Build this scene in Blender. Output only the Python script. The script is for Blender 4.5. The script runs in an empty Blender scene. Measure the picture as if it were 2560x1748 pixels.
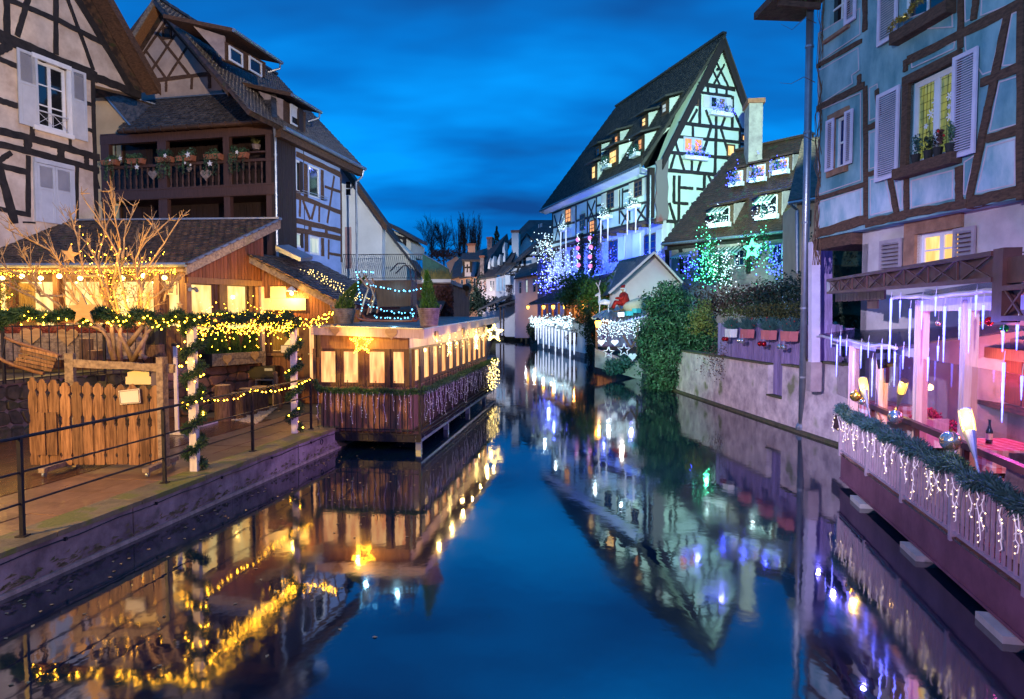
import bpy, bmesh, math, random
from mathutils import Vector, Matrix
rnd = random.Random(11)
SC = bpy.context.scene
COL = SC.collection
# ------------------------------------------------------------------ camera
CAMH = 3.0
F = 24.0 / 36.0 * 2560.0
PITCH = math.atan((874 - 790) / F)
cam = bpy.data.cameras.new('camera'); camo = bpy.data.objects.new('camera', cam); COL.objects.link(camo)
camo.location = (0, 0, CAMH); camo.rotation_euler = (math.pi / 2 - PITCH, 0, 0)
cam.lens = 24; cam.sensor_width = 36; cam.clip_start = 0.05; cam.clip_end = 2000
SC.camera = camo
# ------------------------------------------------------------------ sky
W = bpy.data.worlds.new('World'); SC.world = W; W.use_nodes = True
nt = W.node_tree; nt.nodes.clear()
def wn(t, **k):
    n = nt.nodes.new(t)
    for a, b in k.items(): setattr(n, a, b)
    return n
def wl(a, b): nt.links.new(a, b)
out = wn('ShaderNodeOutputWorld'); bg = wn('ShaderNodeBackground'); bg.inputs['Strength'].default_value = 1.0
tc = wn('ShaderNodeTexCoord'); sep = wn('ShaderNodeSeparateXYZ'); wl(tc.outputs['Generated'], sep.inputs[0])
zc = wn('ShaderNodeMath', operation='MAXIMUM'); wl(sep.outputs['Z'], zc.inputs[0]); zc.inputs[1].default_value = 0.0
za = wn('ShaderNodeMath', operation='ADD'); wl(zc.outputs[0], za.inputs[0]); za.inputs[1].default_value = 0.22
dx = wn('ShaderNodeMath', operation='DIVIDE'); wl(sep.outputs['X'], dx.inputs[0]); wl(za.outputs[0], dx.inputs[1])
dy = wn('ShaderNodeMath', operation='DIVIDE'); wl(sep.outputs['Y'], dy.inputs[0]); wl(za.outputs[0], dy.inputs[1])
cb = wn('ShaderNodeCombineXYZ'); wl(dx.outputs[0], cb.inputs[0]); wl(dy.outputs[0], cb.inputs[1])
mp = wn('ShaderNodeMapping'); wl(cb.outputs[0], mp.inputs[0])
mp.inputs['Location'].default_value = (3.1, 0.9, 0); mp.inputs['Scale'].default_value = (0.52, 0.95, 1); mp.inputs['Rotation'].default_value = (0, 0, math.radians(-14))
cl = wn('ShaderNodeTexNoise'); wl(mp.outputs[0], cl.inputs['Vector']); cl.inputs['Scale'].default_value = 1.7; cl.inputs['Detail'].default_value = 4; cl.inputs['Roughness'].default_value = 0.5
rp = wn('ShaderNodeValToRGB'); wl(cl.outputs['Fac'], rp.inputs[0])
e = rp.color_ramp.elements; e[0].position = 0.31; e[0].color = (0.003, 0.050, 0.215, 1); e[1].position = 0.64; e[1].color = (0.0005, 0.26, 0.80, 1)
m_ = e.new(0.47); m_.color = (0.0005, 0.135, 0.49, 1)
sky = wn('ShaderNodeTexSky', sky_type='NISHITA', sun_disc=False); sky.sun_elevation = math.radians(-4); sky.sun_rotation = math.radians(200)
sk = wn('ShaderNodeVectorMath', operation='SCALE'); wl(sky.outputs[0], sk.inputs[0]); sk.inputs['Scale'].default_value = 0.06
ad = wn('ShaderNodeVectorMath', operation='ADD'); wl(rp.outputs[0], ad.inputs[0]); wl(sk.outputs[0], ad.inputs[1])
wl(ad.outputs[0], bg.inputs['Color']); wl(bg.outputs[0], out.inputs[0])
# last light of the dusk sky, very weak and soft
sun = bpy.data.lights.new('dusk_sun', 'SUN'); sun.energy = 0.12; sun.angle = math.radians(60); sun.color = (0.45, 0.62, 1.0)
suno = bpy.data.objects.new('dusk_sun', sun); COL.objects.link(suno); suno.rotation_euler = (math.radians(35), 0, math.radians(-20))
SC.view_settings.view_transform = 'Standard'; SC.view_settings.look = 'None'
SC.view_settings.exposure = 0.45; SC.view_settings.gamma = 1.0; SC.view_settings.use_curve_mapping = False
SC.render.engine = 'CYCLES'
cy = SC.cycles; cy.use_denoising = True; cy.max_bounces = 6; cy.diffuse_bounces = 3; cy.glossy_bounces = 4; cy.transmission_bounces = 4
cy.transparent_max_bounces = 8; cy.sample_clamp_indirect = 6.0; cy.sample_clamp_direct = 0; cy.caustics_reflective = False; cy.caustics_refractive = False
try: cy.use_light_tree = True
except Exception: pass
def lamp(kind, loc, power, color, target=None, size=0.08, angle=70, blend=0.5, name=None, parent=None):
    L = bpy.data.lights.new(name or 'lamp_light', kind); L.energy = power; L.color = color
    if kind in ('POINT', 'SPOT'): L.shadow_soft_size = size
    if kind == 'SPOT': L.spot_size = math.radians(angle); L.spot_blend = blend
    o = bpy.data.objects.new(name or 'lamp_light', L); COL.objects.link(o); o.location = loc
    if target is not None:
        d = Vector(target) - Vector(loc); o.rotation_euler = d.to_track_quat('-Z', 'Y').to_euler()
    return o
# ------------------------------------------------------------------ photo -> place
SP = dict(A=(0, 0, 2.6457), B=(230, 240, 2.6457), C=(0, 480, 2.6457), D=(600, 560, 2.6457), E=(0, 800, 2.6447), G=(1100, 500, 2.6457),
          H=(1350, 80, 2.6457), I=(1900, 0, 2.4045), J=(1950, 600, 2.6443), K=(1960, 950, 1.9885), L=(1450, 620, 3.1743), M=(0, 1150, 1.9367),
          N=(1200, 850, 1.7678), O=(1000, 520, 4.96), Q=(0, 1150, 3.32), S=(700, 1000, 4.2255), T=(2000, 800, 3.5268), U=(0, 700, 5.2905),
          V=(420, 700, 5.2905), W=(1240, 600, 4.4095), X=(0, 0, 1.0), Y=(0, 0, 0.9078))
def px(s, x, y):
    a, b, c = SP[s]; return a + x / c, b + y / c
cp_, sp_ = math.cos(PITCH), math.sin(PITCH)
def ray(x, y):
    cx = (x - 1280) / F; cy_ = (874 - y) / F
    return Vector((cx, cp_ + cy_ * sp_, -sp_ + cy_ * cp_))
def at_Y(s, x, y, Y):
    d = ray(*px(s, x, y)); t = Y / d.y; return Vector((d.x * t, Y, CAMH + d.z * t))
def at_z(s, x, y, z):
    d = ray(*px(s, x, y)); t = (z - CAMH) / d.z; return Vector((d.x * t, d.y * t, z))
def at_plane(s, x, y, P, n):
    d = ray(*px(s, x, y)); C0 = Vector((0, 0, CAMH)); t = (P - C0).dot(n) / d.dot(n); return C0 + d * t
# ------------------------------------------------------------------ materials
MATS = {}
def new_mat(name):
    m = bpy.data.materials.new(name); m.use_nodes = True; n = m.node_tree.nodes; n.clear()
    o = n.new('ShaderNodeOutputMaterial'); b = n.new('ShaderNodeBsdfPrincipled'); m.node_tree.links.new(b.outputs[0], o.inputs[0])
    MATS[name] = m; return m, n, m.node_tree.links, b
def mat(name, col, rough=0.7, col2=None, scale=3.0, stretch=(1, 1, 1), contrast=(0.35, 0.65), bump=0.15, bscale=None, metal=0.0, spec=0.4, rand=0.0, detail=6, coat=0.0, moss=None):
    """base colour broken by world-space noise, fine relief, optional per-object tone"""
    m, n, l, b = new_mat(name)
    g = n.new('ShaderNodeNewGeometry'); mpn = n.new('ShaderNodeMapping'); l.new(g.outputs['Position'], mpn.inputs[0]); mpn.inputs['Scale'].default_value = stretch
    t = n.new('ShaderNodeTexNoise'); l.new(mpn.outputs[0], t.inputs['Vector']); t.inputs['Scale'].default_value = scale; t.inputs['Detail'].default_value = detail; t.inputs['Roughness'].default_value = 0.62
    r = n.new('ShaderNodeValToRGB'); l.new(t.outputs['Fac'], r.inputs[0]); r.color_ramp.elements[0].position, r.color_ramp.elements[1].position = contrast
    c2 = col2 or tuple(c * 0.6 for c in col)
    r.color_ramp.elements[0].color = (*c2, 1); r.color_ramp.elements[1].color = (*col, 1)
    cs = r.outputs[0]
    if rand > 0:
        oi = n.new('ShaderNodeObjectInfo'); mr = n.new('ShaderNodeMapRange'); l.new(oi.outputs['Random'], mr.inputs[0]); mr.inputs[3].default_value = 1 - rand; mr.inputs[4].default_value = 1 + rand * 0.6
        mx = n.new('ShaderNodeVectorMath'); mx.operation = 'SCALE'; l.new(cs, mx.inputs[0]); l.new(mr.outputs[0], mx.inputs['Scale']); cs = mx.outputs[0]
    if moss:
        t3 = n.new('ShaderNodeTexNoise'); l.new(g.outputs['Position'], t3.inputs['Vector']); t3.inputs['Scale'].default_value = moss[1]; t3.inputs['Detail'].default_value = 8
        r3 = n.new('ShaderNodeValToRGB'); l.new(t3.outputs['Fac'], r3.inputs[0]); r3.color_ramp.elements[0].position = moss[2]; r3.color_ramp.elements[1].position = moss[2] + 0.1
        m3 = n.new('ShaderNodeMixRGB'); l.new(r3.outputs[0], m3.inputs[0]); l.new(cs, m3.inputs[1]); m3.inputs[2].default_value = (*moss[0], 1); cs = m3.outputs[0]
    l.new(cs, b.inputs['Base Color']); b.inputs['Metallic'].default_value = metal; b.inputs['Specular IOR Level'].default_value = spec
    rr = n.new('ShaderNodeMapRange'); l.new(t.outputs['Fac'], rr.inputs[0]); rr.inputs[3].default_value = min(1, rough + 0.12); rr.inputs[4].default_value = max(0.03, rough - 0.12); l.new(rr.outputs[0], b.inputs['Roughness'])
    if coat: b.inputs['Coat Weight'].default_value = coat; b.inputs['Coat Roughness'].default_value = 0.25
    if bump > 0:
        t2 = n.new('ShaderNodeTexNoise'); l.new(mpn.outputs[0], t2.inputs['Vector']); t2.inputs['Scale'].default_value = bscale or scale * 6; t2.inputs['Detail'].default_value = 5
        bp = n.new('ShaderNodeBump'); bp.inputs['Strength'].default_value = bump; bp.inputs['Distance'].default_value = 0.03; l.new(t2.outputs['Fac'], bp.inputs['Height']); l.new(bp.outputs[0], b.inputs['Normal'])
    return m
def emit(name, col, strength, sample=True, base=(0.08, 0.08, 0.08)):
    m, n, l, b = new_mat(name); b.inputs['Base Color'].default_value = (*base, 1); b.inputs['Emission Color'].default_value = (*col, 1); b.inputs['Emission Strength'].default_value = strength
    b.inputs['Roughness'].default_value = 0.4
    m.cycles.emission_sampling = 'AUTO' if sample else 'NONE'
    return m
def lit_glass(name, c1, c2, strength, scale=1.6, stretch=(3, 3, 0.8), spec=0.5):
    """a lit pane: curtained room glow, uneven as cloth and lamps make it, behind shiny glass"""
    m, n, l, b = new_mat(name)
    g = n.new('ShaderNodeNewGeometry'); mpn = n.new('ShaderNodeMapping'); l.new(g.outputs['Position'], mpn.inputs[0]); mpn.inputs['Scale'].default_value = stretch
    t = n.new('ShaderNodeTexNoise'); l.new(mpn.outputs[0], t.inputs['Vector']); t.inputs['Scale'].default_value = scale; t.inputs['Detail'].default_value = 3
    r = n.new('ShaderNodeValToRGB'); l.new(t.outputs['Fac'], r.inputs[0]); r.color_ramp.elements[0].position = 0.36; r.color_ramp.elements[1].position = 0.62
    r.color_ramp.elements[0].color = (*c2, 1); r.color_ramp.elements[1].color = (*c1, 1)
    l.new(r.outputs[0], b.inputs['Emission Color']); b.inputs['Emission Strength'].default_value = strength
    b.inputs['Base Color'].default_value = (0.05, 0.05, 0.05, 1); b.inputs['Roughness'].default_value = 0.06; b.inputs['Specular IOR Level'].default_value = spec
    m.cycles.emission_sampling = 'NONE'
    return m
# ------------------------------------------------------------------ mesh building
class MB:
    def __init__(s): s.v = []; s.f = []
    def add(s, vs, fs):
        o = len(s.v); s.v += [Vector(v) for v in vs]; s.f += [tuple(i + o for i in f) for f in fs]; return s
    def box(s, c, d, M=None):
        c = Vector(c); vs = [Vector(((i & 1) - .5, ((i >> 1) & 1) - .5, ((i >> 2) & 1) - .5)) for i in range(8)]
        vs = [Vector((v.x * d[0], v.y * d[1], v.z * d[2])) for v in vs]
        if M is not None: vs = [M @ v for v in vs]
        return s.add([v + c for v in vs], [(0, 2, 3, 1), (4, 5, 7, 6), (0, 1, 5, 4), (2, 6, 7, 3), (0, 4, 6, 2), (1, 3, 7, 5)])
    def bar(s, a, b, w, h=None, up=(0, 0, 1)):
        a = Vector(a); b = Vector(b); d = b - a; L = d.length
        if L < 1e-6: return s
        x = d / L; up = Vector(up); y = up.cross(x)
        if y.length < 1e-4: y = Vector((1, 0, 0)).cross(x)
        if y.length < 1e-4: y = Vector((0, 1, 0))
        y.normalize(); z = x.cross(y)
        return s.box((a + b) / 2, (L, w, h if h else w), Matrix((x, y, z)).transposed())
    def tube(s, pts, r, n=6, cap=True):
        pts = [Vector(p) for p in pts]; rs = r if isinstance(r, (list, tuple)) else [r] * len(pts); o = len(s.v); prev = None
        for i, p in enumerate(pts):
            t = (pts[min(i + 1, len(pts) - 1)] - pts[max(i - 1, 0)])
            if t.length < 1e-9: t = Vector((0, 0, 1))
            t.normalize()
            if prev is None: a = t.cross(Vector((0, 0, 1)) if abs(t.z) < .9 else Vector((1, 0, 0)))
            else: a = prev - t * prev.dot(t)
            if a.length < 1e-6: a = t.cross(Vector((1, 0.3, 0)))
            a.normalize(); prev = a; b = t.cross(a)
            for k in range(n):
                q = 2 * math.pi * k / n; s.v.append(p + (a * math.cos(q) + b * math.sin(q)) * rs[i])
        for i in range(len(pts) - 1):
            for k in range(n):
                s.f.append((o + i * n + k, o + i * n + (k + 1) % n, o + (i + 1) * n + (k + 1) % n, o + (i + 1) * n + k))
        if cap: s.f.append(tuple(o + k for k in reversed(range(n)))); s.f.append(tuple(o + (len(pts) - 1) * n + k for k in range(n)))
        return s
    def lathe(s, c, prof, n=12):
        return s.tube([Vector(c) + Vector((0, 0, z)) for r, z in prof], [r for r, z in prof], n)
    def ico(s, c, r, sub=0):
        c = Vector(c)
        if sub == 0:
            vs = [(1, 0, 0), (-1, 0, 0), (0, 1, 0), (0, -1, 0), (0, 0, 1), (0, 0, -1)]
            return s.add([c + Vector(v) * r for v in vs], [(0, 2, 4), (2, 1, 4), (1, 3, 4), (3, 0, 4), (2, 0, 5), (1, 2, 5), (3, 1, 5), (0, 3, 5)])
        vs = []; fs = []; n, k = 8 + 4 * sub, 5 + 2 * sub
        for i in range(k + 1):
            th = math.pi * i / k
            for j in range(n): ph = 2 * math.pi * j / n; vs.append(c + Vector((math.sin(th) * math.cos(ph), math.sin(th) * math.sin(ph), math.cos(th))) * r)
        for i in range(k):
            for j in range(n): fs.append((i * n + j, (i + 1) * n + j, (i + 1) * n + (j + 1) % n, i * n + (j + 1) % n))
        return s.add(vs, fs)
    def prism(s, poly, off):
        """poly: 3-D outline; extruded by vector off"""
        n = len(poly); off = Vector(off); vs = [Vector(p) for p in poly] + [Vector(p) + off for p in poly]
        return s.add(vs, [tuple(range(n)), tuple(reversed(range(n, 2 * n)))] + [(i, i + n, (i + 1) % n + n, (i + 1) % n) for i in range(n)])
    def quad(s, a, b, c, d): return s.add([a, b, c, d], [(0, 1, 2, 3)])
    def mesh(s, name, m, base=None, smooth=False):
        me = bpy.data.meshes.new(name); b0 = base or Vector((0, 0, 0))
        me.from_pydata([tuple(v - b0) for v in s.v], [], s.f); me.materials.append(m)
        bm = bmesh.new(); bm.from_mesh(me); bmesh.ops.recalc_face_normals(bm, faces=bm.faces[:]); bm.to_mesh(me); bm.free()
        if smooth: me.polygons.foreach_set('use_smooth', [True] * len(me.polygons))
        me.update(); return me
class Thing:
    def __init__(s, name, label, cat, loc=(0, 0, 0), group=None, kind=None):
        s.loc = Vector(loc); s.o = bpy.data.objects.new(name, None); COL.objects.link(s.o); s.o.location = s.loc; s.o.empty_display_size = 0.2
        if label: s.o['label'] = label
        if cat: s.o['category'] = cat
        if group: s.o['group'] = group
        if kind: s.o['kind'] = kind
    def part(s, name, mb, m, parent=None, label=None, smooth=False, kind=None):
        o = bpy.data.objects.new(name, mb.mesh(name, m, s.loc, smooth)); COL.objects.link(o)
        o.parent = parent or s.o
        if parent is not None: o.matrix_parent_inverse = parent.matrix_basis.inverted()
        if label: o['label'] = label
        if kind: o['kind'] = kind
        return o
    def inst(s, name, me, M, parent=None, label=None):
        o = bpy.data.objects.new(name, me); COL.objects.link(o); o.parent = parent or s.o
        o.matrix_basis = Matrix.Translation(-s.loc) @ M
        if parent is not None: o.matrix_parent_inverse = parent.matrix_basis.inverted()
        if label: o['label'] = label
        return o
def single(name, mb, m, label, cat, group=None, kind=None, base=None, smooth=False):
    """a thing that is one mesh"""
    if base is None:
        xs = [v.x for v in mb.v]; ys = [v.y for v in mb.v]; zs = [v.z for v in mb.v]
        base = Vector(((min(xs) + max(xs)) / 2, (min(ys) + max(ys)) / 2, min(zs)))
    o = bpy.data.objects.new(name, mb.mesh(name, m, base, smooth)); COL.objects.link(o); o.location = base
    if label: o['label'] = label
    if cat: o['category'] = cat
    if group: o['group'] = group
    if kind: o['kind'] = kind
    return o
SHARE = {}
def cube_mesh(m):
    k = ('cube', m.name)
    if k not in SHARE: SHARE[k] = MB().box((0, 0, 0), (1, 1, 1)).mesh('block', m)
    return SHARE[k]
def rough_mesh(m, v):
    """hewn beam, unit size, edges wandering a little; long axis x"""
    k = ('rough', m.name, v)
    if k not in SHARE:
        r = random.Random(v * 7 + 1); b = MB(); n = 7
        for i in range(n + 1):
            x = i / n - .5
            for (y, z) in ((-.5, -.5), (.5, -.5), (.5, .5), (-.5, .5)): b.v.append(Vector((x, y * (1 + r.uniform(-.16, .12)) + r.uniform(-.05, .05), z)))
        for i in range(n):
            for q in range(4): b.f.append((i * 4 + q, i * 4 + (q + 1) % 4, i * 4 + 4 + (q + 1) % 4, i * 4 + 4 + q))
        b.f += [(3, 2, 1, 0), tuple(n * 4 + q for q in range(4))]
        SHARE[k] = b.mesh('hewn_beam', m)
    return SHARE[k]
def frameM(c, x, y, z, sx, sy, sz):
    x, y, z = Vector(x) * sx, Vector(y) * sy, Vector(z) * sz
    return Matrix(((x.x, y.x, z.x, c[0]), (x.y, y.y, z.y, c[1]), (x.z, y.z, z.z, c[2]), (0, 0, 0, 1)))
class Fac:
    """an upright wall plane: u runs along it to the right, z up, n out towards the viewer"""
    def __init__(s, P, d):
        s.P = Vector((P[0], P[1], 0)); s.d = Vector((d[0], d[1], 0)).normalized(); s.n = Vector((s.d.y, -s.d.x, 0))
    def uz(s, sp, x, y):
        q = at_plane(sp, x, y, s.P, s.n); return (q - s.P).dot(s.d), q.z
    def w(s, u, z, n=0.0): return s.P + s.d * u + s.n * n + Vector((0, 0, z))
    def shifted(s, n): return Fac(s.P + s.n * n, s.d)
    def R(s, sp, x0, y0, x1, y1):
        ym = (y0 + y1) / 2; xm = (x0 + x1) / 2
        return s.uz(sp, x0, ym)[0], s.uz(sp, x1, ym)[0], s.uz(sp, xm, y1)[1], s.uz(sp, xm, y0)[1]
    def poly(s, uzs, n0, n1, mb=None):
        mb = mb or MB(); return mb.prism([s.w(u, z, n1) for u, z in uzs], s.n * (n0 - n1))
    def q(s, sp, x, y, n=0.0): f = s.shifted(n); return f.w(*f.uz(sp, x, y))
    def pxpoly(s, sp, pts): return [s.uz(sp, *p) for p in pts]
    def wall(s, uzs, th, holes=(), mb=None):
        """wall slab with rectangular openings (u0,u1,z0,z1)"""
        mb = mb or MB(); holes = [h for h in holes if h[1] - h[0] > 1e-3 and h[3] - h[2] > 1e-3]
        def clip(P, ax, lim, sg):
            o = []
            for p, q in zip(P, P[1:] + P[:1]):
                ip, iq = sg * (p[ax] - lim) >= 0, sg * (q[ax] - lim) >= 0
                if ip: o.append(p)
                if ip != iq: t = (lim - p[ax]) / (q[ax] - p[ax]); o.append((p[0] + (q[0] - p[0]) * t, p[1] + (q[1] - p[1]) * t))
            return o
        cuts = sorted({min(p[0] for p in uzs), max(p[0] for p in uzs)} | {x for h in holes for x in h[:2]})
        for a, b in zip(cuts[:-1], cuts[1:]):
            if b - a < 1e-5: continue
            st = clip(clip(list(uzs), 0, a, 1), 0, b, -1); zs = [-99.0]
            for h in sorted((h for h in holes if h[0] < (a + b) / 2 < h[1]), key=lambda h: h[2]): zs += [h[2], h[3]]
            zs.append(999.0)
            for z0, z1 in zip(zs[::2], zs[1::2]):
                P = clip(clip(st, 1, z0, 1), 1, z1, -1) if st else []
                if len(P) >= 3: k = len(P); mb.add([s.w(u, z, 0) for u, z in P] + [s.w(u, z, -th) for u, z in P], [tuple(range(k)), tuple(reversed(range(k, 2 * k)))])
        for q in [list(uzs)] + [[(a, c), (b, c), (b, d), (a, d)] for a, b, c, d in holes]:
            k = len(q); mb.add([s.w(u, z, 0) for u, z in q] + [s.w(u, z, -th) for u, z in q], [(i, (i + 1) % k, (i + 1) % k + k, i + k) for i in range(k)])
        return mb
    def boxM(s, u0, u1, z0, z1, n0, n1):
        return frameM(s.w((u0 + u1) / 2, (z0 + z1) / 2, (n0 + n1) / 2), s.d, s.n, (0, 0, 1), u1 - u0, n1 - n0, z1 - z0)
    def box(s, u0, u1, z0, z1, n0, n1, mb=None):
        mb = mb or MB(); return mb.box(s.w((u0 + u1) / 2, (z0 + z1) / 2, (n0 + n1) / 2), (u1 - u0, n1 - n0, z1 - z0), Matrix((s.d, s.n, Vector((0, 0, 1)))).transposed())
    def beam(s, T, a, b, w, m, out=0.03, dep=0.10, name='timber', parent=None, rough=True):
        du, dz = b[0] - a[0], b[1] - a[1]; L = math.hypot(du, dz)
        if L < 1e-4: return
        x = s.d * (du / L) + Vector((0, 0, dz / L)); y = s.d * (-dz / L) + Vector((0, 0, du / L))
        me = rough_mesh(m, rnd.randrange(6)) if rough else cube_mesh(m)
        out += rnd.uniform(-0.006, 0.006)
        return T.inst(name, me, frameM(s.w((a[0] + b[0]) / 2, (a[1] + b[1]) / 2, out - dep / 2), x, y, s.n, L, w, dep), parent)
    def beams(s, T, sp, lst, m, out=0.03, dep=0.10, name='timber', wk=1.0):
        for q in lst: s.beam(T, s.uz(sp, q[0], q[1]), s.uz(sp, q[2], q[3]), q[4] * wk, m, out, dep, name)
    def window(s, T, r, fm, pm, nx=2, ny=2, fw=0.06, mw=0.03, rec=0.10, sill=None, name='window', out=0.0, mull=None):
        """frame ring + glazing bars as one part, each pane a sub-part"""
        u0, u1, z0, z1 = r; b = MB(); n0, n1 = out - rec, out - rec + 0.05
        s.box(u0, u1, z0, z0 + fw, n0, n1, b); s.box(u0, u1, z1 - fw, z1, n0, n1, b); s.box(u0, u0 + fw, z0 + fw, z1 - fw, n0, n1, b); s.box(u1 - fw, u1, z0 + fw, z1 - fw, n0, n1, b)
        W_, H_ = u1 - u0 - 2 * fw, z1 - z0 - 2 * fw; cw, ch = (W_ - (nx - 1) * (mull or mw)) / nx, (H_ - (ny - 1) * mw) / ny
        for i in range(1, nx): ux = u0 + fw + i * cw + (i - 1) * (mull or mw); s.box(ux, ux + (mull or mw), z0 + fw, z1 - fw, n0, n1 - 0.004, b)
        for i in range(nx):
            for j in range(1, ny): a = u0 + fw + i * (cw + (mull or mw)); zz = z0 + fw + j * ch + (j - 1) * mw; s.box(a, a + cw, zz, zz + mw, n0 + .002, n1 - 0.008, b)
        o = T.part(name, b, fm)
        for i in range(nx):
            for j in range(ny):
                a = u0 + fw + i * (cw + (mull or mw)); zz = z0 + fw + j * (ch + mw)
                p_ = pm[(i + j * nx) % len(pm)] if isinstance(pm, (list, tuple)) else pm
                T.inst('pane', cube_mesh(p_), s.boxM(a, a + cw, zz, zz + ch, n0 + 0.008, n0 + 0.02), o)
        if sill: T.part('sill', s.box(u0 - .05, u1 + .05, z0 - .07, z0 - .004, -rec, 0.09), sill, o)
        return o
    def shutter(s, T, u0, u1, z0, z1, m, n0=0.03, solid=0.0, slots=False, louv=0.035):
        """frame board with slanted louvres; solid = share of the height that is a closed panel below"""
        b = MB(); fw = min(0.07, (u1 - u0) * .2); t = 0.035; zs = z0 + (z1 - z0) * solid
        s.box(u0, u0 + fw, z0, z1, n0, n0 + t, b); s.box(u1 - fw, u1, z0, z1, n0, n0 + t, b)
        s.box(u0 + fw, u1 - fw, z1 - fw, z1, n0 + .001, n0 + t - .002, b); s.box(u0 + fw, u1 - fw, z0, z0 + fw, n0 + .001, n0 + t - .002, b)
        if solid > 0.02:
            s.box(u0 + fw, u1 - fw, zs - fw, zs, n0 + .001, n0 + t - .002, b); s.box(u0 + fw, u1 - fw, z0 + fw, zs - fw, n0 + .004, n0 + t - .016, b)
            s.box(u0 + fw + .04, u1 - fw - .04, z0 + fw + .04, zs - fw - .04, n0 + .006, n0 + t - .008, b)
        o = T.part('shutter', b, m); lb = MB(); z = zs + (fw if solid < .02 else .01)
        while z < z1 - fw - louv * .5:
            c = s.w((u0 + u1) / 2, z + louv * .5, n0 + t * .5); A = math.radians(40)
            y = s.n * math.cos(A) - Vector((0, 0, 1)) * math.sin(A); zz = s.n * math.sin(A) + Vector((0, 0, 1)) * math.cos(A)
            lb.box(c, (u1 - u0 - 2 * fw, louv * 1.1, .007), Matrix((s.d, y, zz)).transposed()); z += louv
        if lb.v: T.part('louvre_slats', lb, m, o, kind='stuff')
        return o
TILE = {}
def tile_mesh(m, tw, th):
    k = ('tile', m.name, round(tw, 3), round(th, 3))
    if k not in SHARE:
        b = MB(); L = th * 1.75; t = 0.022; pr = [(-.5, 0), (.5, 0), (.5, -.72), (.3, -.93), (0, -1), (-.3, -.93), (-.5, -.72)]
        top = [Vector((x * tw * .97, y * L + L - th * 0.9, 0)) for x, y in pr]
        b.prism(top, (0, 0, t)); SHARE[k] = b
    return SHARE[k]
def tiled(T, A, B, C, D, m, tw=0.17, th=0.12, name='roof_tile', singles=0, parent=None, slab=None, clip=None, sag=0.0):
    """overlapping beaver-tail tiles over the slope A(left eave) B(right eave) C(right ridge) D(left ridge); near tiles are single objects"""
    A, B, C, D = map(Vector, (A, B, C, D)); n = (B - A).cross(D - A).normalized()
    if n.z < 0: n = -n
    tb = tile_mesh(m, tw, th); key = ('tm', m.name, round(tw, 3), round(th, 3))
    if key not in SHARE: SHARE[key] = tb.mesh('roof_tile', m)
    me = SHARE[key]; up0 = ((D - A) + (C - B)).normalized(); rows = max(1, int(max((D - A).length, (C - B).length) / th)); allt = []
    for j in range(rows):
        f = (j + .5) / rows; L_ = A.lerp(D, f); R_ = B.lerp(C, f); w = (R_ - L_).length; k = max(1, int(w / tw)); x = (R_ - L_).normalized()
        y = n.cross(x).normalized(); tilt = 0.13
        for i in range(k + 1):
            g = (i + (0.5 if j % 2 else 0.0)) * tw / w
            if g > 1: continue
            c = L_.lerp(R_, g) + n * (0.012 + rnd.uniform(-.004, .007))
            if clip and not clip(c): continue
            yy = (y - n * tilt).normalized()
            nn = x.cross(yy); allt.append((c, x, yy, nn))
    camp = Vector((0, 0, CAMH))
    if singles:
        allt.sort(key=lambda q: (q[0] - camp).length)
        for c, x, yy, nn in allt[:singles]:
            a = rnd.uniform(-.02, .02); T.inst(name, me, frameM(c, x + yy * a, yy - x * a, nn, 1, 1, 1), parent)
        allt = allt[singles:]
    if allt:
        b = MB()
        for c, x, yy, nn in allt:
            M3 = Matrix((x, yy, nn)).transposed(); b.add([c + M3 @ v for v in tb.v], tb.f)
        T.part(name + 's', b, m, parent, kind='stuff')
def slab(A, B, C, D, t, mb=None):
    A, B, C, D = map(Vector, (A, B, C, D)); n = (B - A).cross(D - A).normalized()
    if n.z < 0: n = -n
    return (mb or MB()).prism([A, B, C, D], n * -t)
def heart_pts(n=28):
    o = []
    for i in range(n):
        t = 2 * math.pi * i / n; o.append((16 * math.sin(t) ** 3 / 34.0, (13 * math.cos(t) - 5 * math.cos(2 * t) - 2 * math.cos(3 * t) - math.cos(4 * t)) / 34.0))
    return o
def star_pts(k=5, r=.42, rot=0.0):
    return [((.5 if i % 2 == 0 else .5 * r) * math.sin(math.pi * i / k + rot), (.5 if i % 2 == 0 else .5 * r) * math.cos(math.pi * i / k + rot)) for i in range(2 * k)]
def flat_shape(c, u, v, pts, size, th, mb=None, tilt=0.0):
    u = Vector(u).normalized(); v = Vector(v).normalized(); ca, sa = math.cos(tilt), math.sin(tilt); n = u.cross(v)
    return (mb or MB()).prism([Vector(c) + u * (x * ca - y * sa) * size + v * (x * sa + y * ca) * size + n * th / 2 for x, y in pts], -n * th)
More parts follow.
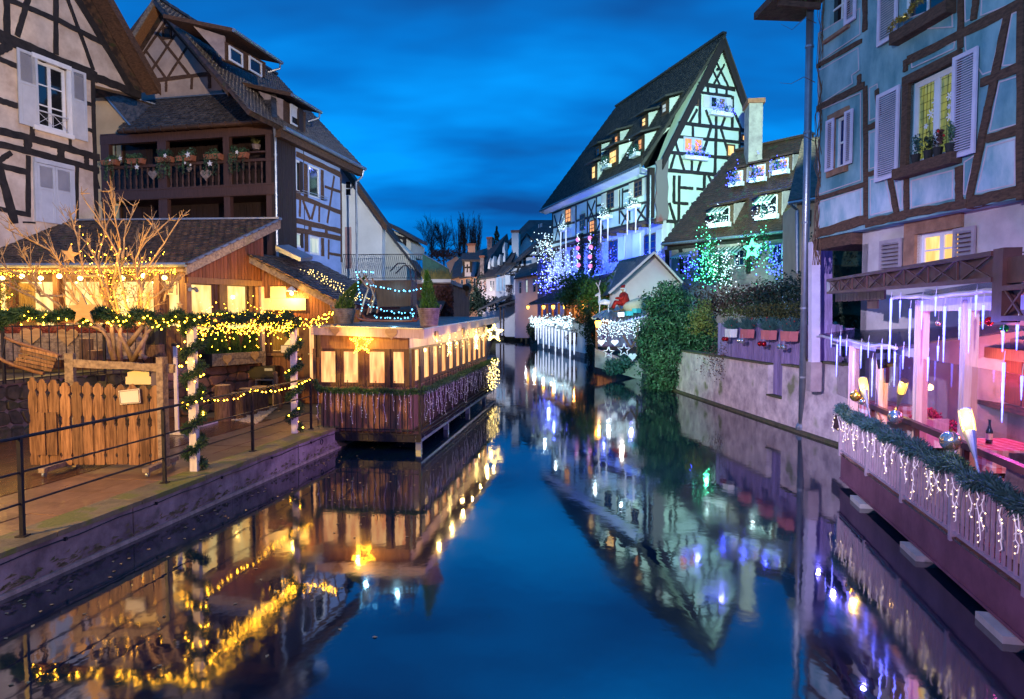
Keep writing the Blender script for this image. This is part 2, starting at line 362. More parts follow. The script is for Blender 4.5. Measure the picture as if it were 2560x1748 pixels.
# foliage
def needles(path, r, dens, L, mb=None, w=0.006, seed=1, droop=0.0):
    """fir garland: short flat needles bristling from a path"""
    mb = mb or MB(); g = random.Random(seed); path = [Vector(p) for p in path]
    for a, b in zip(path[:-1], path[1:]):
        d = b - a; ln = d.length
        if ln < 1e-6: continue
        t = d / ln; s = t.cross(Vector((0, 0, 1)) if abs(t.z) < .9 else Vector((1, 0, 0))).normalized(); q = t.cross(s)
        for i in range(int(ln * dens) + 1):
            c = a + d * g.random(); th = g.uniform(0, 2 * math.pi); o = s * math.cos(th) + q * math.sin(th); rr = r * g.uniform(.15, 1.0)
            c0 = c + o * rr * .55; dirn = (o * g.uniform(.4, 1) + t * g.uniform(-.9, .9) + Vector((0, 0, -droop))).normalized()
            e2 = c0 + dirn * L * g.uniform(.6, 1.2); sd = dirn.cross(Vector((g.uniform(-1, 1), g.uniform(-1, 1), g.uniform(-1, 1)))).normalized() * w
            mb.add([c0 - sd, c0 + sd, e2 + sd * .5, e2 - sd * .5], [(0, 1, 2, 3)])
    return mb
def leaf(mb, c, size, g, flat=None):
    n = Vector((g.gauss(0, 1), g.gauss(0, 1), g.gauss(0, 1)))
    if flat is not None: n = n * .6 + flat
    n.normalize(); a = n.cross(Vector((g.uniform(-1, 1), g.uniform(-1, 1), g.uniform(-1, 1)))).normalized(); b = n.cross(a)
    mb.add([c + a * size * .5, c + b * size * .32 + n * size * .08, c - a * size * .5, c - b * size * .32 + n * size * .08], [(0, 1, 2, 3)])
def blob_leaves(mb, c, rad, n, size, seed=1, shell=.55, lumps=9):
    """leaves spread through lumpy clumps"""
    g = random.Random(seed); c = Vector(c); rad = Vector(rad); L = []
    for i in range(lumps):
        d = Vector((g.gauss(0, 1), g.gauss(0, 1), g.gauss(0, 1))).normalized(); L.append((c + Vector((d.x * rad.x, d.y * rad.y, d.z * rad.z)) * g.uniform(.25, .8), g.uniform(.3, .55)))
    for i in range(n):
        k, f = g.choice(L); d = Vector((g.gauss(0, 1), g.gauss(0, 1), g.gauss(0, 1))).normalized(); r = g.uniform(shell, 1.05)
        leaf(mb, k + Vector((d.x * rad.x, d.y * rad.y, d.z * rad.z)) * f * r, size * g.uniform(.6, 1.3), g, d)
    return mb
def cone_conifer(mb, c, h, r, n, size, seed=1):
    g = random.Random(seed); c = Vector(c)
    for i in range(n):
        t = g.random() ** 1.4; a = g.uniform(0, 2 * math.pi); rr = r * (1 - t) ** .8 * min(1, .35 + t * 6) * g.uniform(.55, 1.08) * (1 + .18 * math.sin(a * 5 + t * 9))
        p = c + Vector((math.cos(a) * rr, math.sin(a) * rr, h * t)); d = Vector((math.cos(a) * .5, math.sin(a) * .5, 1.0 + g.uniform(-.3, .5))).normalized(); e2 = p + d * size * g.uniform(.6, 1.3)
        sd = d.cross(Vector((g.uniform(-1, 1), g.uniform(-1, 1), 0))).normalized() * size * .16
        mb.add([p - sd, p + sd, e2 + sd * .3, e2 - sd * .3], [(0, 1, 2, 3)])
    return mb
WARM = (1.0, .56, .10)
# ------------------------------------------------------------------ material set
M_cream = mat('plaster_cream', (0.66, 0.55, 0.46), 0.85, (0.42, 0.33, 0.27), 1.7, bump=0.12, bscale=14)
M_yellow = mat('plaster_yellow', (0.66, 0.50, 0.30), 0.85, (0.55, 0.40, 0.24), 1.2, bump=0.1, bscale=14)
M_white = mat('plaster_white', (0.74, 0.74, 0.72), 0.85, (0.62, 0.62, 0.60), 0.7, bump=0.08, bscale=12)
M_offwhite = mat('plaster_offwhite', (0.72, 0.68, 0.56), 0.85, (0.58, 0.54, 0.44), 0.8, bump=0.08)
M_pink = mat('plaster_peach', (0.62, 0.36, 0.24), 0.85, (0.48, 0.27, 0.18), 0.5, bump=0.05)
M_lilac = mat('plaster_lilac', (0.62, 0.58, 0.62), 0.85, (0.5, 0.47, 0.52), 0.5, bump=0.05)
M_skylitplaster = mat('plaster_skylit_blue', (0.30, 0.42, 0.74), 0.85, (0.22, 0.33, 0.62), 2.0, bump=0.1)  # pale plaster with blue sky light mixed into its base colour
M_palewall = mat('plaster_greyrose', (0.42, 0.35, 0.34), 0.9, (0.26, 0.21, 0.22), 2.2, bump=0.2, bscale=9)
M_black = mat('timber_black', (0.030, 0.024, 0.022), 0.75, (0.012, 0.010, 0.010), 5, (1, 1, 1), bump=0.35, bscale=30)
M_brownt = mat('timber_brown', (0.13, 0.070, 0.042), 0.8, (0.055, 0.03, 0.02), 9, (1, 1, 3), bump=0.5, bscale=40)
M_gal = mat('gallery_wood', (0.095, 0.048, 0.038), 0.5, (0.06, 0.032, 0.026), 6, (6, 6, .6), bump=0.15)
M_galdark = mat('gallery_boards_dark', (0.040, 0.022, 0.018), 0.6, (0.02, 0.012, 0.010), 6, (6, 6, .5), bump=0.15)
M_shut = mat('shutter_greywhite', (0.52, 0.55, 0.62), 0.55, (0.44, 0.47, 0.54), 3, bump=0.04)
M_frame = mat('window_white', (0.74, 0.76, 0.80), 0.45, (0.66, 0.68, 0.72), 4, bump=0.02)
M_framebr = mat('window_brown', (0.14, 0.065, 0.035), 0.5, (0.08, 0.035, 0.02), 8, (6, 6, .6), bump=0.1)
M_tile = mat('roof_tile_slate', (0.115, 0.098, 0.090), 0.40, (0.035, 0.031, 0.031), 6.5, contrast=(.4, .6), bump=0.2, rand=0.4, moss=((0.05, 0.06, 0.025), 5, .62))
M_tilebr = mat('roof_tile_brown', (0.120, 0.070, 0.045), 0.5, (0.04, 0.027, 0.022), 6.5, contrast=(.4, .6), bump=0.2, rand=0.4, moss=((0.06, 0.065, 0.025), 4, .6))
M_tilered = mat('roof_tile_red', (0.075, 0.036, 0.025), 0.45, (0.032, 0.02, 0.015), 3.5, bump=0.2, moss=((0.05, 0.06, 0.03), 2.5, .58))
M_tilefar = mat('roof_far', (0.075, 0.062, 0.058), 0.7, (0.04, 0.034, 0.034), 1.2, (1, 1, 1), bump=0.3, bscale=8)
M_zinc = mat('zinc', (0.36, 0.40, 0.45), 0.38, (0.25, 0.28, 0.33), 3, bump=0.03, metal=0.7)
M_copper = mat('gutter_copper', (0.16, 0.09, 0.06), 0.45, (0.09, 0.055, 0.04), 4, bump=0.03, metal=0.6)
M_iron = mat('iron_dark', (0.030, 0.028, 0.036), 0.45, (0.02, 0.018, 0.024), 12, bump=0.08, metal=0.5)
M_boards = mat('red_brown_boards', (0.26, 0.085, 0.035), 0.45, (0.14, 0.045, 0.02), 5, (7, 7, .5), bump=0.12, rand=0.25)
M_warmw = mat('warm_timber', (0.34, 0.17, 0.075), 0.5, (0.2, 0.09, 0.04), 5, (6, 6, .6), bump=0.12, rand=0.2)
M_fence = mat('fence_pine', (0.36, 0.19, 0.085), 0.5, (0.13, 0.058, 0.024), 4, (9, 9, .7), (.38, .62), bump=0.2, rand=0.55)
M_oldwood = mat('old_grey_wood', (0.40, 0.30, 0.20), 0.65, (0.17, 0.12, 0.09), 5, (3, 3, 3), bump=0.3, rand=0.2)
M_deck = mat('wet_deck', (0.15, 0.070, 0.034), 0.22, (0.08, 0.036, 0.018), 3, (2, 2, 2), bump=0.1, rand=0.3, spec=0.6)
M_slab = mat('wet_paving', (0.24, 0.14, 0.085), 0.32, (0.14, 0.08, 0.05), 2.5, bump=0.18, rand=0.22, spec=0.55)
M_coping = mat('mossy_coping', (0.25, 0.20, 0.11), 0.6, (0.13, 0.11, 0.055), 3, bump=0.35, rand=0.15, moss=((0.14, 0.15, 0.035), 3, .48))
M_conc = mat('quay_concrete', (0.30, 0.25, 0.25), 0.8, (0.12, 0.095, 0.10), 2.3, bump=0.3, bscale=16, moss=((0.055, 0.06, 0.035), 1.6, .60))
M_ledge = mat('quay_ledge', (0.34, 0.29, 0.24), 0.8, (0.2, 0.17, 0.14), 9, bump=0.4)
M_stone = mat('sandstone_rubble', (0.34, 0.17, 0.11), 0.8, (0.17, 0.09, 0.06), 4, bump=0.5, rand=0.4)
M_mortar = mat('mortar', (0.30, 0.24, 0.17), 0.9, (0.2, 0.16, 0.12), 8, bump=0.4)
M_mossstone = mat('mossy_stone', (0.17, 0.14, 0.085), 0.85, (0.07, 0.07, 0.035), 3, bump=0.5, rand=0.3, moss=((0.07, 0.08, 0.03), 3, .5))
M_earth = mat('garden_earth', (0.10, 0.08, 0.055), 0.95, (0.05, 0.045, 0.03), 1.5, bump=0.5)
M_gravel = mat('pale_gravel', (0.55, 0.45, 0.30), 0.9, (0.32, 0.25, 0.16), 25, bump=0.4, rand=.2)
M_fir = mat('fir_needles', (0.030, 0.085, 0.035), 0.65, (0.012, 0.04, 0.018), 14, bump=0)
M_firblue = mat('fir_needles_blue', (0.045, 0.13, 0.11), 0.65, (0.02, 0.07, 0.06), 14, bump=0)
M_ivy = mat('ivy_leaves', (0.065, 0.15, 0.07), 0.45, (0.012, 0.035, 0.02), 1.8, contrast=(.38, .6), bump=0)
M_ivydark = mat('ivy_dark', (0.030, 0.060, 0.028), 0.6, (0.014, 0.025, 0.014), 4, bump=0)
M_bright = mat('bright_green_leaves', (0.085, 0.19, 0.035), 0.5, (0.03, 0.085, 0.02), 4, bump=0)
M_yleaf = mat('yellow_leaves', (0.20, 0.17, 0.035), 0.6, (0.10, 0.10, 0.03), 5, bump=0)
M_redleaf = mat('red_brown_leaves', (0.13, 0.055, 0.045), 0.7, (0.06, 0.03, 0.03), 4, bump=0)
M_thuja = mat('thuja_green', (0.11, 0.21, 0.035), 0.6, (0.05, 0.11, 0.02), 9, bump=0)
M_bark = mat('bark_pale', (0.40, 0.27, 0.14), 0.7, (0.22, 0.13, 0.07), 6, (2, 2, 1), bump=0.4)
M_twig = mat('twig_dark', (0.035, 0.028, 0.028), 0.85, (0.02, 0.016, 0.018), 6, bump=0)
M_log = mat('log_bark', (0.20, 0.12, 0.07), 0.85, (0.08, 0.045, 0.03), 6, (6, 6, .8), bump=0.8)
M_wicker = mat('wicker_grey', (0.34, 0.27, 0.24), 0.7, (0.15, 0.11, 0.10), 8, bump=0.3)
M_heart = mat('heart_wood', (0.52, 0.33, 0.14), 0.55, (0.40, 0.23, 0.09), 4, (1, 1, 5), bump=0.08)
M_sign = mat('sign_cream', (0.80, 0.66, 0.36), 0.6, (0.74, 0.60, 0.32), 3, bump=0.02)
M_signw = mat('sign_white', (0.80, 0.76, 0.62), 0.6, (0.75, 0.70, 0.56), 3, bump=0.02)
M_signp = mat('sign_purple', (0.10, 0.075, 0.14), 0.5, (0.08, 0.06, 0.11), 3, bump=0.02)
M_whitedecor = mat('white_decor', (0.85, 0.85, 0.85), 0.6, (0.7, 0.7, 0.72), 6, bump=0.05)
M_terracotta = mat('terracotta', (0.36, 0.14, 0.08), 0.8, (0.25, 0.09, 0.05), 6, bump=0.15)
M_blackbox = mat('black_metal', (0.018, 0.015, 0.014), 0.5, (0.01, 0.01, 0.01), 5, bump=0.03)
M_purple = mat('purple_boards', (0.33, 0.25, 0.48), 0.6, (0.18, 0.13, 0.28), 4, (6, 6, .6), bump=0.15, rand=0.25)
M_beam = mat('oxide_steel', (0.22, 0.085, 0.13), 0.5, (0.14, 0.05, 0.08), 2.2, bump=0.1, moss=((0.30, 0.17, 0.22), 7, .70))
M_steelbr = mat('brown_steel', (0.10, 0.036, 0.034), 0.42, (0.06, 0.022, 0.022), 4, bump=0.05)
M_paintw = mat('white_paint_wood', (0.74, 0.70, 0.68), 0.55, (0.55, 0.50, 0.48), 4, (5, 5, .7), bump=0.1)
M_pinecol = mat('pine_column', (0.72, 0.55, 0.40), 0.5, (0.58, 0.40, 0.27), 4, (6, 6, .6), bump=0.08)
M_teal = mat('plaster_teal', (0.25, 0.45, 0.51), 0.85, (0.08, 0.23, 0.28), 1.5, (1, 1, .55), bump=0.15, bscale=12)
M_tealp = mat('plaster_pale', (0.52, 0.62, 0.70), 0.85, (0.17, 0.36, 0.44), 2.0, (1, 1, .5), bump=0.15, bscale=12)
M_line = mat('pale_pink_line', (0.62, 0.50, 0.56), 0.85, (0.5, 0.42, 0.48), 5, bump=0.05)
M_sandst = mat('sandstone_frame', (0.34, 0.19, 0.12), 0.8, (0.2, 0.11, 0.07), 4, bump=0.3)
M_grey = mat('grey_render', (0.50, 0.48, 0.47), 0.9, (0.36, 0.34, 0.34), 1.6, bump=0.2, bscale=10)
M_lav = mat('shutter_lavender', (0.66, 0.62, 0.76), 0.55, (0.56, 0.52, 0.66), 4, bump=0.04)
M_darkglass, n_, l_, b_ = new_mat('dark_glass'); b_.inputs['Base Color'].default_value = (0.012, 0.014, 0.018, 1); b_.inputs['Roughness'].default_value = 0.05; b_.inputs['Specular IOR Level'].default_value = 0.9
def clear_glass(name, tint, rough=0.02, w=0.12):
    m, n, l, b = new_mat(name); o = [x for x in n if x.type == 'OUTPUT_MATERIAL'][0]; t = n.new('ShaderNodeBsdfTransparent'); t.inputs[0].default_value = (*tint, 1)
    g = n.new('ShaderNodeBsdfGlossy'); g.inputs['Roughness'].default_value = rough; mx = n.new('ShaderNodeMixShader'); mx.inputs[0].default_value = w
    l.new(t.outputs[0], mx.inputs[1]); l.new(g.outputs[0], mx.inputs[2]); l.new(mx.outputs[0], o.inputs[0]); return m
M_clear = clear_glass('clear_glass', (0.86, 0.84, 0.88))
M_warmpane = lit_glass('lit_pane_warm', (1.0, 0.62, 0.20), (0.95, 0.42, 0.09), 1.05)
M_warmpane2 = lit_glass('lit_pane_pale', (1.0, 0.72, 0.26), (0.95, 0.45, 0.09), 1.1)
M_pinkpane = lit_glass('lit_pane_peach', (1.0, 0.52, 0.18), (0.68, 0.22, 0.07), 1.3, 2.2, (4, 4, .6))
M_whitepane = lit_glass('lit_pane_white', (0.85, 0.95, 0.85), (0.40, 0.62, 0.72), 0.55)
M_orange = lit_glass('lit_pane_orange', (1.0, 0.45, 0.10), (0.7, 0.22, 0.04), 0.95, 2.5)
M_bulbw = emit('bulb_warm', (1.0, 0.44, 0.018), 32, True)
M_bulbwh = emit('bulb_globe', (1.0, 0.70, 0.24), 9, False)
M_bulbb = emit('bulb_ice_blue', (0.12, 0.55, 1.0), 5, False)
M_bulbc = emit('bulb_cool_white', (0.60, 0.86, 1.0), 2.2, False)
M_bulbv = emit('bulb_blue', (0.05, 0.07, 1.0), 5, False)
M_bulbg = emit('bulb_green', (0.10, 1.0, 0.50), 3.0, False)
M_bulby = emit('bulb_pale_gold', (1.0, 0.70, 0.22), 5, False)
M_icicle = emit('icicle_tube', (0.62, 0.72, 1.0), 1.1, False)
M_torch = emit('torch_lamp', (1.0, 0.55, 0.08), 2.6, False)
M_wire = mat('pale_wire', (0.62, 0.56, 0.62), 0.5, (0.5, 0.45, 0.5), 5, bump=0)
# ------------------------------------------------------------------ water and ground
Mw, n_, l_, b_ = new_mat('canal_water')
b_.inputs['Base Color'].default_value = (0.002, 0.012, 0.026, 1); b_.inputs['Roughness'].default_value = 0.085; b_.inputs['IOR'].default_value = 3.4; b_.inputs['Specular IOR Level'].default_value = 0.5
g_ = n_.new('ShaderNodeNewGeometry'); mp_ = n_.new('ShaderNodeMapping'); l_.new(g_.outputs['Position'], mp_.inputs[0]); mp_.inputs['Scale'].default_value = (1.0, 0.8, 1)
t_ = n_.new('ShaderNodeTexNoise'); l_.new(mp_.outputs[0], t_.inputs['Vector']); t_.inputs['Scale'].default_value = 0.9; t_.inputs['Detail'].default_value = 3
r_ = n_.new('ShaderNodeMapRange'); l_.new(t_.outputs['Fac'], r_.inputs[0]); r_.inputs[1].default_value = .35; r_.inputs[2].default_value = .65; r_.inputs[3].default_value = 0.025; r_.inputs[4].default_value = 0.09; l_.new(r_.outputs[0], b_.inputs['Roughness'])
t2_ = n_.new('ShaderNodeTexNoise'); l_.new(mp_.outputs[0], t2_.inputs['Vector']); t2_.inputs['Scale'].default_value = 4.5; t2_.inputs['Detail'].default_value = 2
bp_ = n_.new('ShaderNodeBump'); bp_.inputs['Strength'].default_value = 0.035; bp_.inputs['Distance'].default_value = 0.03; l_.new(t2_.outputs['Fac'], bp_.inputs['Height']); l_.new(bp_.outputs[0], b_.inputs['Normal'])
single('water', MB().quad((-40, -30, 0), (60, -30, 0), (60, 160, 0), (-40, 160, 0)), Mw, None, None, kind='structure')
single('ground', MB().quad((-900, -900, -0.9), (900, -900, -0.9), (900, 900, -0.9), (-900, 900, -0.9)), M_earth, None, None, kind='structure')
def flat_poly(pts, z0, z1): return MB().prism([Vector((x, y, z1)) for x, y in pts], (0, 0, z0 - z1))
ZQ = 0.5
e1 = at_z('X', 105, 1343, ZQ); e2 = at_z('X', 512, 1191, ZQ); ED = (e2 - e1).normalized(); IN = Vector((-ED.y, ED.x, 0))
def QE(t, m, z=ZQ): return e1 + ED * t + IN * m + Vector((0, 0, z - ZQ))
YEND = 21.0
a_, b2_ = QE(-12, .02), QE(YEND, .02)
single('left_bank', flat_poly([(a_.x, a_.y), (b2_.x, b2_.y), (-2.6, 95), (-400, 95), (-400, -40), (a_.x - 2, -40)], -0.9, ZQ - .03), M_earth, None, None, kind='structure')
# quay: concrete wall, ledge, coping, paving, deck
Tq = Thing('quay_wall', 'stained concrete quay wall along the left bank with a mossy coping', 'quay wall', QE(0, .2, 0))
t = -12.0
while t < YEND:
    L = min(rnd.uniform(2.2, 3.1), YEND - t); m0 = rnd.uniform(0, .012); Tq.part('wall_section', MB().prism([QE(t + .008, m0, -.6), QE(t + L - .008, m0, -.6), QE(t + L - .008, m0, ZQ - .065), QE(t + .008, m0, ZQ - .065)], IN * .28), M_conc); t += L
Tq.part('wall_core', MB().prism([QE(-12, .03, -.6), QE(YEND, .03, -.6), QE(YEND, .03, ZQ - .07), QE(-12, .03, ZQ - .07)], IN * .3), M_conc)
ab = MB(); g = random.Random(4)
for i in range(900): u = g.uniform(-10, 16); z = .05 + abs(g.gauss(0, .07)); c = QE(u, -.004, z); ab.add([c, c + ED * g.uniform(.03, .16), c + ED * g.uniform(.02, .1) + Vector((0, 0, g.uniform(.01, .05)))], [(0, 1, 2)])
Tq.part('algae', ab, M_mossstone, kind='stuff')
Tq.part('ledge', MB().prism([QE(-12, -.10, -.5), QE(8, -.09, -.5), QE(8, -.02, .045), QE(-12, -.02, .045)], IN * .06), M_ledge)
cb_ = MB(); cpts = []
for i in range(60):
    t = -11 + i * .32; cpts.append(QE(t, -.018, .385 + .01 * math.sin(i * 1.7)))
Tq.part('cable', cb_.tube(cpts, .008, 5), M_iron)
for i in range(12): Tq.part('cable_clip', MB().box(QE(-9 + i * 1.55, -.02, .385), (.03, .03, .04)), M_iron)
rg = MB(); c0 = QE(6.9, -.06, .33)
rg.tube([c0 + ED * .055 * math.cos(k * .524) + Vector((0, 0, .055 * math.sin(k * .524))) for k in range(13)], .009, 5); Tq.part('mooring_ring', rg, M_iron)
t = -11.0
while t < 9.2:
    L = rnd.uniform(1.0, 1.5); Tq.part('coping_stone', MB().prism([QE(t + .006, -.015, ZQ - .06), QE(t + L - .006, -.015, ZQ - .06), QE(t + L - .006, .50, ZQ - .06), QE(t + .006, .50, ZQ - .06)], (0, 0, .06 + rnd.uniform(.0, .008))), M_coping); t += L
Tw = Thing('walkway', None, None, QE(2, 2, ZQ - .05), kind='structure')
for row, (m0, m1) in enumerate(((.515, .98), (.99, 1.50), (1.51, 2.05))):
    t = -11 + row * .37
    while t < 9.3:
        L = rnd.choice((.75, .9, 1.1)); z = ZQ - .012 + rnd.uniform(-.004, .006)
        Tw.part('paving_slab', MB().prism([QE(t + .006, m0, z - .05), QE(t + L - .006, m0, z - .05), QE(t + L - .006, m1, z - .05), QE(t + .006, m1, z - .05)], (0, 0, .05)), M_slab); t += L
for i in range(38):
    m0 = 2.06 + i * .135; z = ZQ - .004
    Tw.part('deck_plank', MB().prism([QE(-11, m0, z - .04), QE(8.6, m0, z - .04), QE(8.6, m0 + .125, z - .04), QE(-11, m0 + .125, z - .04)], (0, 0, .04 + rnd.uniform(-.002, .003))), M_deck)
gp = MB(); gg = random.Random(5); GP = [at_z('E', x, y, ZQ + .002) for x, y in ((1510, 662), (1640, 600), (1830, 582), (1700, 690))]
for i in range(1500):
    u, v = gg.random(), gg.random(); p = GP[0].lerp(GP[1], u).lerp(GP[3].lerp(GP[2], u), v); gp.ico(p + Vector((0, 0, .008)), gg.uniform(.012, .026))
single('gravel_bed', gp, M_gravel, 'pale gravel patch beside the wet deck', 'gravel', kind='stuff')
# ------------------------------------------------------------------ quay railing
Tr = Thing('quay_railing', 'dark iron railing with three rails along the left quay edge', 'railing', at_z('X', 412, 1208, ZQ))
pb = [at_z('X', x, y, ZQ) for x, y in ((57, 1341), (412, 1208), (632, 1128), (778, 1073))]
pb = [pb[0] * 2 - pb[1]] + pb
for p in pb: Tr.part('post', MB().box(p + Vector((0, 0, .565)), (.045, .045, 1.13)).box(p + Vector((0, 0, .008)), (.11, .11, .016)), M_iron)
for h in (1.13, .735, .38): Tr.part('rail', MB().tube([p + Vector((0, 0, h)) for p in pb], .02 if h > 1 else .013, 8), M_iron)
# string of warm bulbs twined along the top rail, from the garland post to the pavilion
def sag_path(a, b, n, sag, jit=0.0, g=rnd):
    a, b = Vector(a), Vector(b); return [a.lerp(b, i / n) + Vector((g.uniform(-jit, jit), g.uniform(-jit, jit), -sag * 4 * (i / n) * (1 - i / n) + g.uniform(-jit, jit))) for i in range(n + 1)]
def light_string(name, label, path_list, bm, r=0.012, spacing=0.09, wm=None, jit=0.03, group=None, wire=0.003, seed=3, cat='string lights'):
    T = Thing(name, label, cat, path_list[0][0], group); g = random.Random(seed); wb = MB(); bb = MB()
    for path in path_list:
        path = [Vector(p) for p in path]; wb.tube(path, wire, 3)
        acc = 0.0
        for a, b in zip(path[:-1], path[1:]):
            L = (b - a).length; k = acc
            while k < L: bb.ico(a.lerp(b, k / L) + Vector((g.uniform(-jit, jit), g.uniform(-jit, jit), g.uniform(-jit, jit))), r * g.uniform(.7, 1.2)); k += spacing * g.uniform(.7, 1.3)
            acc = max(0.0, k - L)
    T.part('wire', wb, wm or M_iron); T.part('bulbs', bb, bm, kind='stuff')
    return T
pA = pb[2].lerp(pb[3], .42) + Vector((0, 0, 1.12)); pths = [sag_path(pA, pb[3] + Vector((0, 0, 1.12)), 8, .08, .01), sag_path(pb[3] + Vector((0, 0, 1.12)), pb[4] + Vector((0, 0, 1.12)), 10, .10, .01)]
light_string('rail_lights', 'warm bulbs strung along the top rail of the quay railing', pths, M_bulbw, .015, .13, jit=.02)
# ------------------------------------------------------------------ carved board screen on casters
YF = at_z('X', 240, 1176, ZQ).y
FF = Fac((0, YF), (1, 0))
Tf = Thing('board_screen', 'rolling wooden screen of carved upright boards on casters', 'screen', FF.w(FF.uz('E', 620, 990)[0], ZQ))
prof = [(.40, 0), (.46, .03), (.47, .08), (.36, .115), (.46, .15), (.47, .40), (.42, .47), (.30, .50), (.34, .53), (.30, .565), (.42, .60), (.46, .66), (.46, .78), (.36, .82), (.27, .845), (.42, .87), (.46, .90), (.44, .945), (.30, .955), (.22, .985), (0, 1.0)]
bme = MB().prism([Vector((x, 0, y)) for x, y in prof] + [Vector((-x, 0, y)) for x, y in reversed(prof[:-1])], (0, 1, 0)).mesh('carved_board', M_fence)
xs_ = [185, 248, 317, 395, 470, 545, 615, 690, 765, 840, 915, 990, 1070]; tops = [375, 388, 392, 410, 405, 410, 415, 420, 425, 422, 428, 430]
for i in range(12):
    u0, zt = FF.uz('E', xs_[i], tops[i]); u1, _ = FF.uz('E', xs_[i + 1], tops[i]); z0 = ZQ + .09 + rnd.uniform(0, .012)
    Tf.inst('carved_board', bme, frameM(FF.w((u0 + u1) / 2, z0, .02 + rnd.uniform(0, .012)), (1, 0, 0), (0, 1, 0), (0, 0, 1), (u1 - u0) * 1.02, .03, zt - z0))
for i in (1, 2):
    u0, zt = FF.uz('E', xs_[i] + 6, 780); u1, _ = FF.uz('E', xs_[i + 1] - 6, 780); z0 = FF.uz('E', 300, 890)[1]
    Tf.inst('short_picket', cube_mesh(M_fence), FF.boxM(u0, u1, z0, FF.uz('E', 300, 610)[1], .026, .05))
for x0, x1, y0 in ((430, 487, 222), (1055, 1097, 246)):
    r = FF.R('E', x0, y0, x1, 1000); Tf.part('post', FF.box(r[0], r[1], ZQ + .05, r[3], -.10, -.02 if x0 < 600 else .075), M_oldwood)
a, b = FF.uz('E', 420, 285), FF.uz('E', 1140, 322); FF.beam(Tf, a, b, .125, M_oldwood, -.03, .07, 'top_beam')
for z in (ZQ + .32, ZQ + 1.02): Tf.part('cross_rail', FF.box(FF.uz('E', 190, 600)[0], FF.uz('E', 1075, 600)[0], z, z + .08, -.05, -.012), M_oldwood)
for xa in (425, 1080):
    u = FF.uz('E', xa, 990)[0]; Tf.part('foot', MB().box(FF.w(u, ZQ + .115, .06), (.10, .95, .07)), M_oldwood)
    for dn in (-.34, .47):
        c = FF.w(u, ZQ + .045, dn); w_ = Tf.part('caster', MB().tube([c - Vector((.016, 0, 0)), c + Vector((.016, 0, 0))], .045, 14), M_zinc)
        Tf.part('fork', MB().box(c + Vector((.024, 0, .035)), (.006, .05, .07)).box(c + Vector((-.024, 0, .035)), (.006, .05, .07)).box(c + Vector((0, 0, .073)), (.06, .06, .008)), M_zinc, w_)
def fsign(name, label, sp, pts, m, fac, n0, th=.02):
    single(name, fac.poly(fac.pxpoly(sp, pts), n0 - th, n0), m, label, 'sign')
fsign('sign', 'cream signboard with scalloped top behind the carved screen', 'E', [(800, 432), (800, 382), (812, 378), (812, 350), (840, 345), (860, 336), (900, 336), (925, 345), (955, 350), (958, 378), (970, 382), (970, 432)], M_sign, FF, -.13)
sg = Thing('sign', 'small tilted white signboard hung on the carved screen', 'sign', FF.w(FF.uz('E', 870, 555)[0], FF.uz('E', 870, 555)[1], .07))
sg.part('board', FF.poly(FF.pxpoly('E', [(800, 466), (938, 450), (946, 545), (812, 556)]), .065, .08), M_signw)
q = FF.pxpoly('E', [(806, 472), (933, 457), (940, 540), (817, 549)])
fb = MB()
for i in range(4): fb.bar(FF.w(*q[i], .083), FF.w(*q[(i + 1) % 4], .083), .008)
sg.part('painted_border', fb, M_oldwood)
fsign('sign', 'dark violet signboard beside the right post of the carved screen', 'E', [(975, 440), (975, 360), (985, 340), (1000, 336), (1054, 336), (1054, 440)], M_signp, FF, -.11)
# white trestle leg leaning near the stone wall
tl = Thing('trestle', 'white wooden trestle frame behind the garland post', 'trestle', at_z('E', 1172, 740, ZQ))
p = at_z('E', 1172, 760, ZQ); tl.part('leg', MB().box(p + Vector((0, 0, .95)), (.07, .05, 1.85)), M_paintw); tl.part('cap', MB().box(p + Vector((0, 0, 1.9)), (.12, .1, .06)), M_blackbox)
tl.part('foot', MB().bar(p + Vector((-.1, 0, .03)), at_z('E', 1435, 680, ZQ) + Vector((0, 0, .03)), .05), M_paintw); tl.part('foot', MB().bar(p + Vector((-.35, .1, .03)), p + Vector((.3, -.1, .03)), .05), M_paintw)
# ------------------------------------------------------------------ garland posts, beam, garlands
def spiral(a, b, turns, r, n=60):
    a, b = Vector(a), Vector(b); return [a.lerp(b, i / n) + Vector((math.cos(i / n * turns * 6.283) * r, math.sin(i / n * turns * 6.283) * r, 0)) for i in range(n + 1)]
def wavy(a, b, n, amp, g=rnd):
    a, b = Vector(a), Vector(b); return [a.lerp(b, i / n) + Vector((g.uniform(-amp, amp), g.uniform(-amp, amp), g.uniform(-amp, amp) + amp * math.sin(i * 1.1))) for i in range(n + 1)]
GA = at_z('E', 1290, 1000, ZQ); GB = at_z('E', 1950, 748, ZQ)
ZG = at_Y('X', 487, 797, GA.y).z
for gp_, lab, nm in ((GA, 'near white post wound with fir garland and bulbs by the quay railing', 11), (GB, 'far white post wound with fir garland in front of the pavilion', 17)):
    T = Thing('garland_post', lab, 'garland post', gp_, 'garland posts on the quay'); top = gp_ + Vector((0, 0, ZG - ZQ))
    T.part('post', MB().box((gp_ + top) / 2, (.115, .115, ZG - ZQ)), M_paintw)
    T.part('garland', needles(spiral(gp_ + Vector((0, 0, .06)), top, 6 if nm == 11 else 5.2, .13), .085, 900, .075, seed=nm, w=.0075), M_fir, kind='stuff')
    bb = MB(); g = random.Random(nm)
    for p in spiral(gp_ + Vector((0, 0, .9 if nm == 11 else .1)), top, 5, .17, 40 if nm == 11 else 22):
        if g.random() < .8: bb.ico(p + Vector((g.uniform(-.03, .03), -.05, g.uniform(-.03, .03))), .017)
    T.part('bulbs', bb, M_bulbw, kind='stuff')
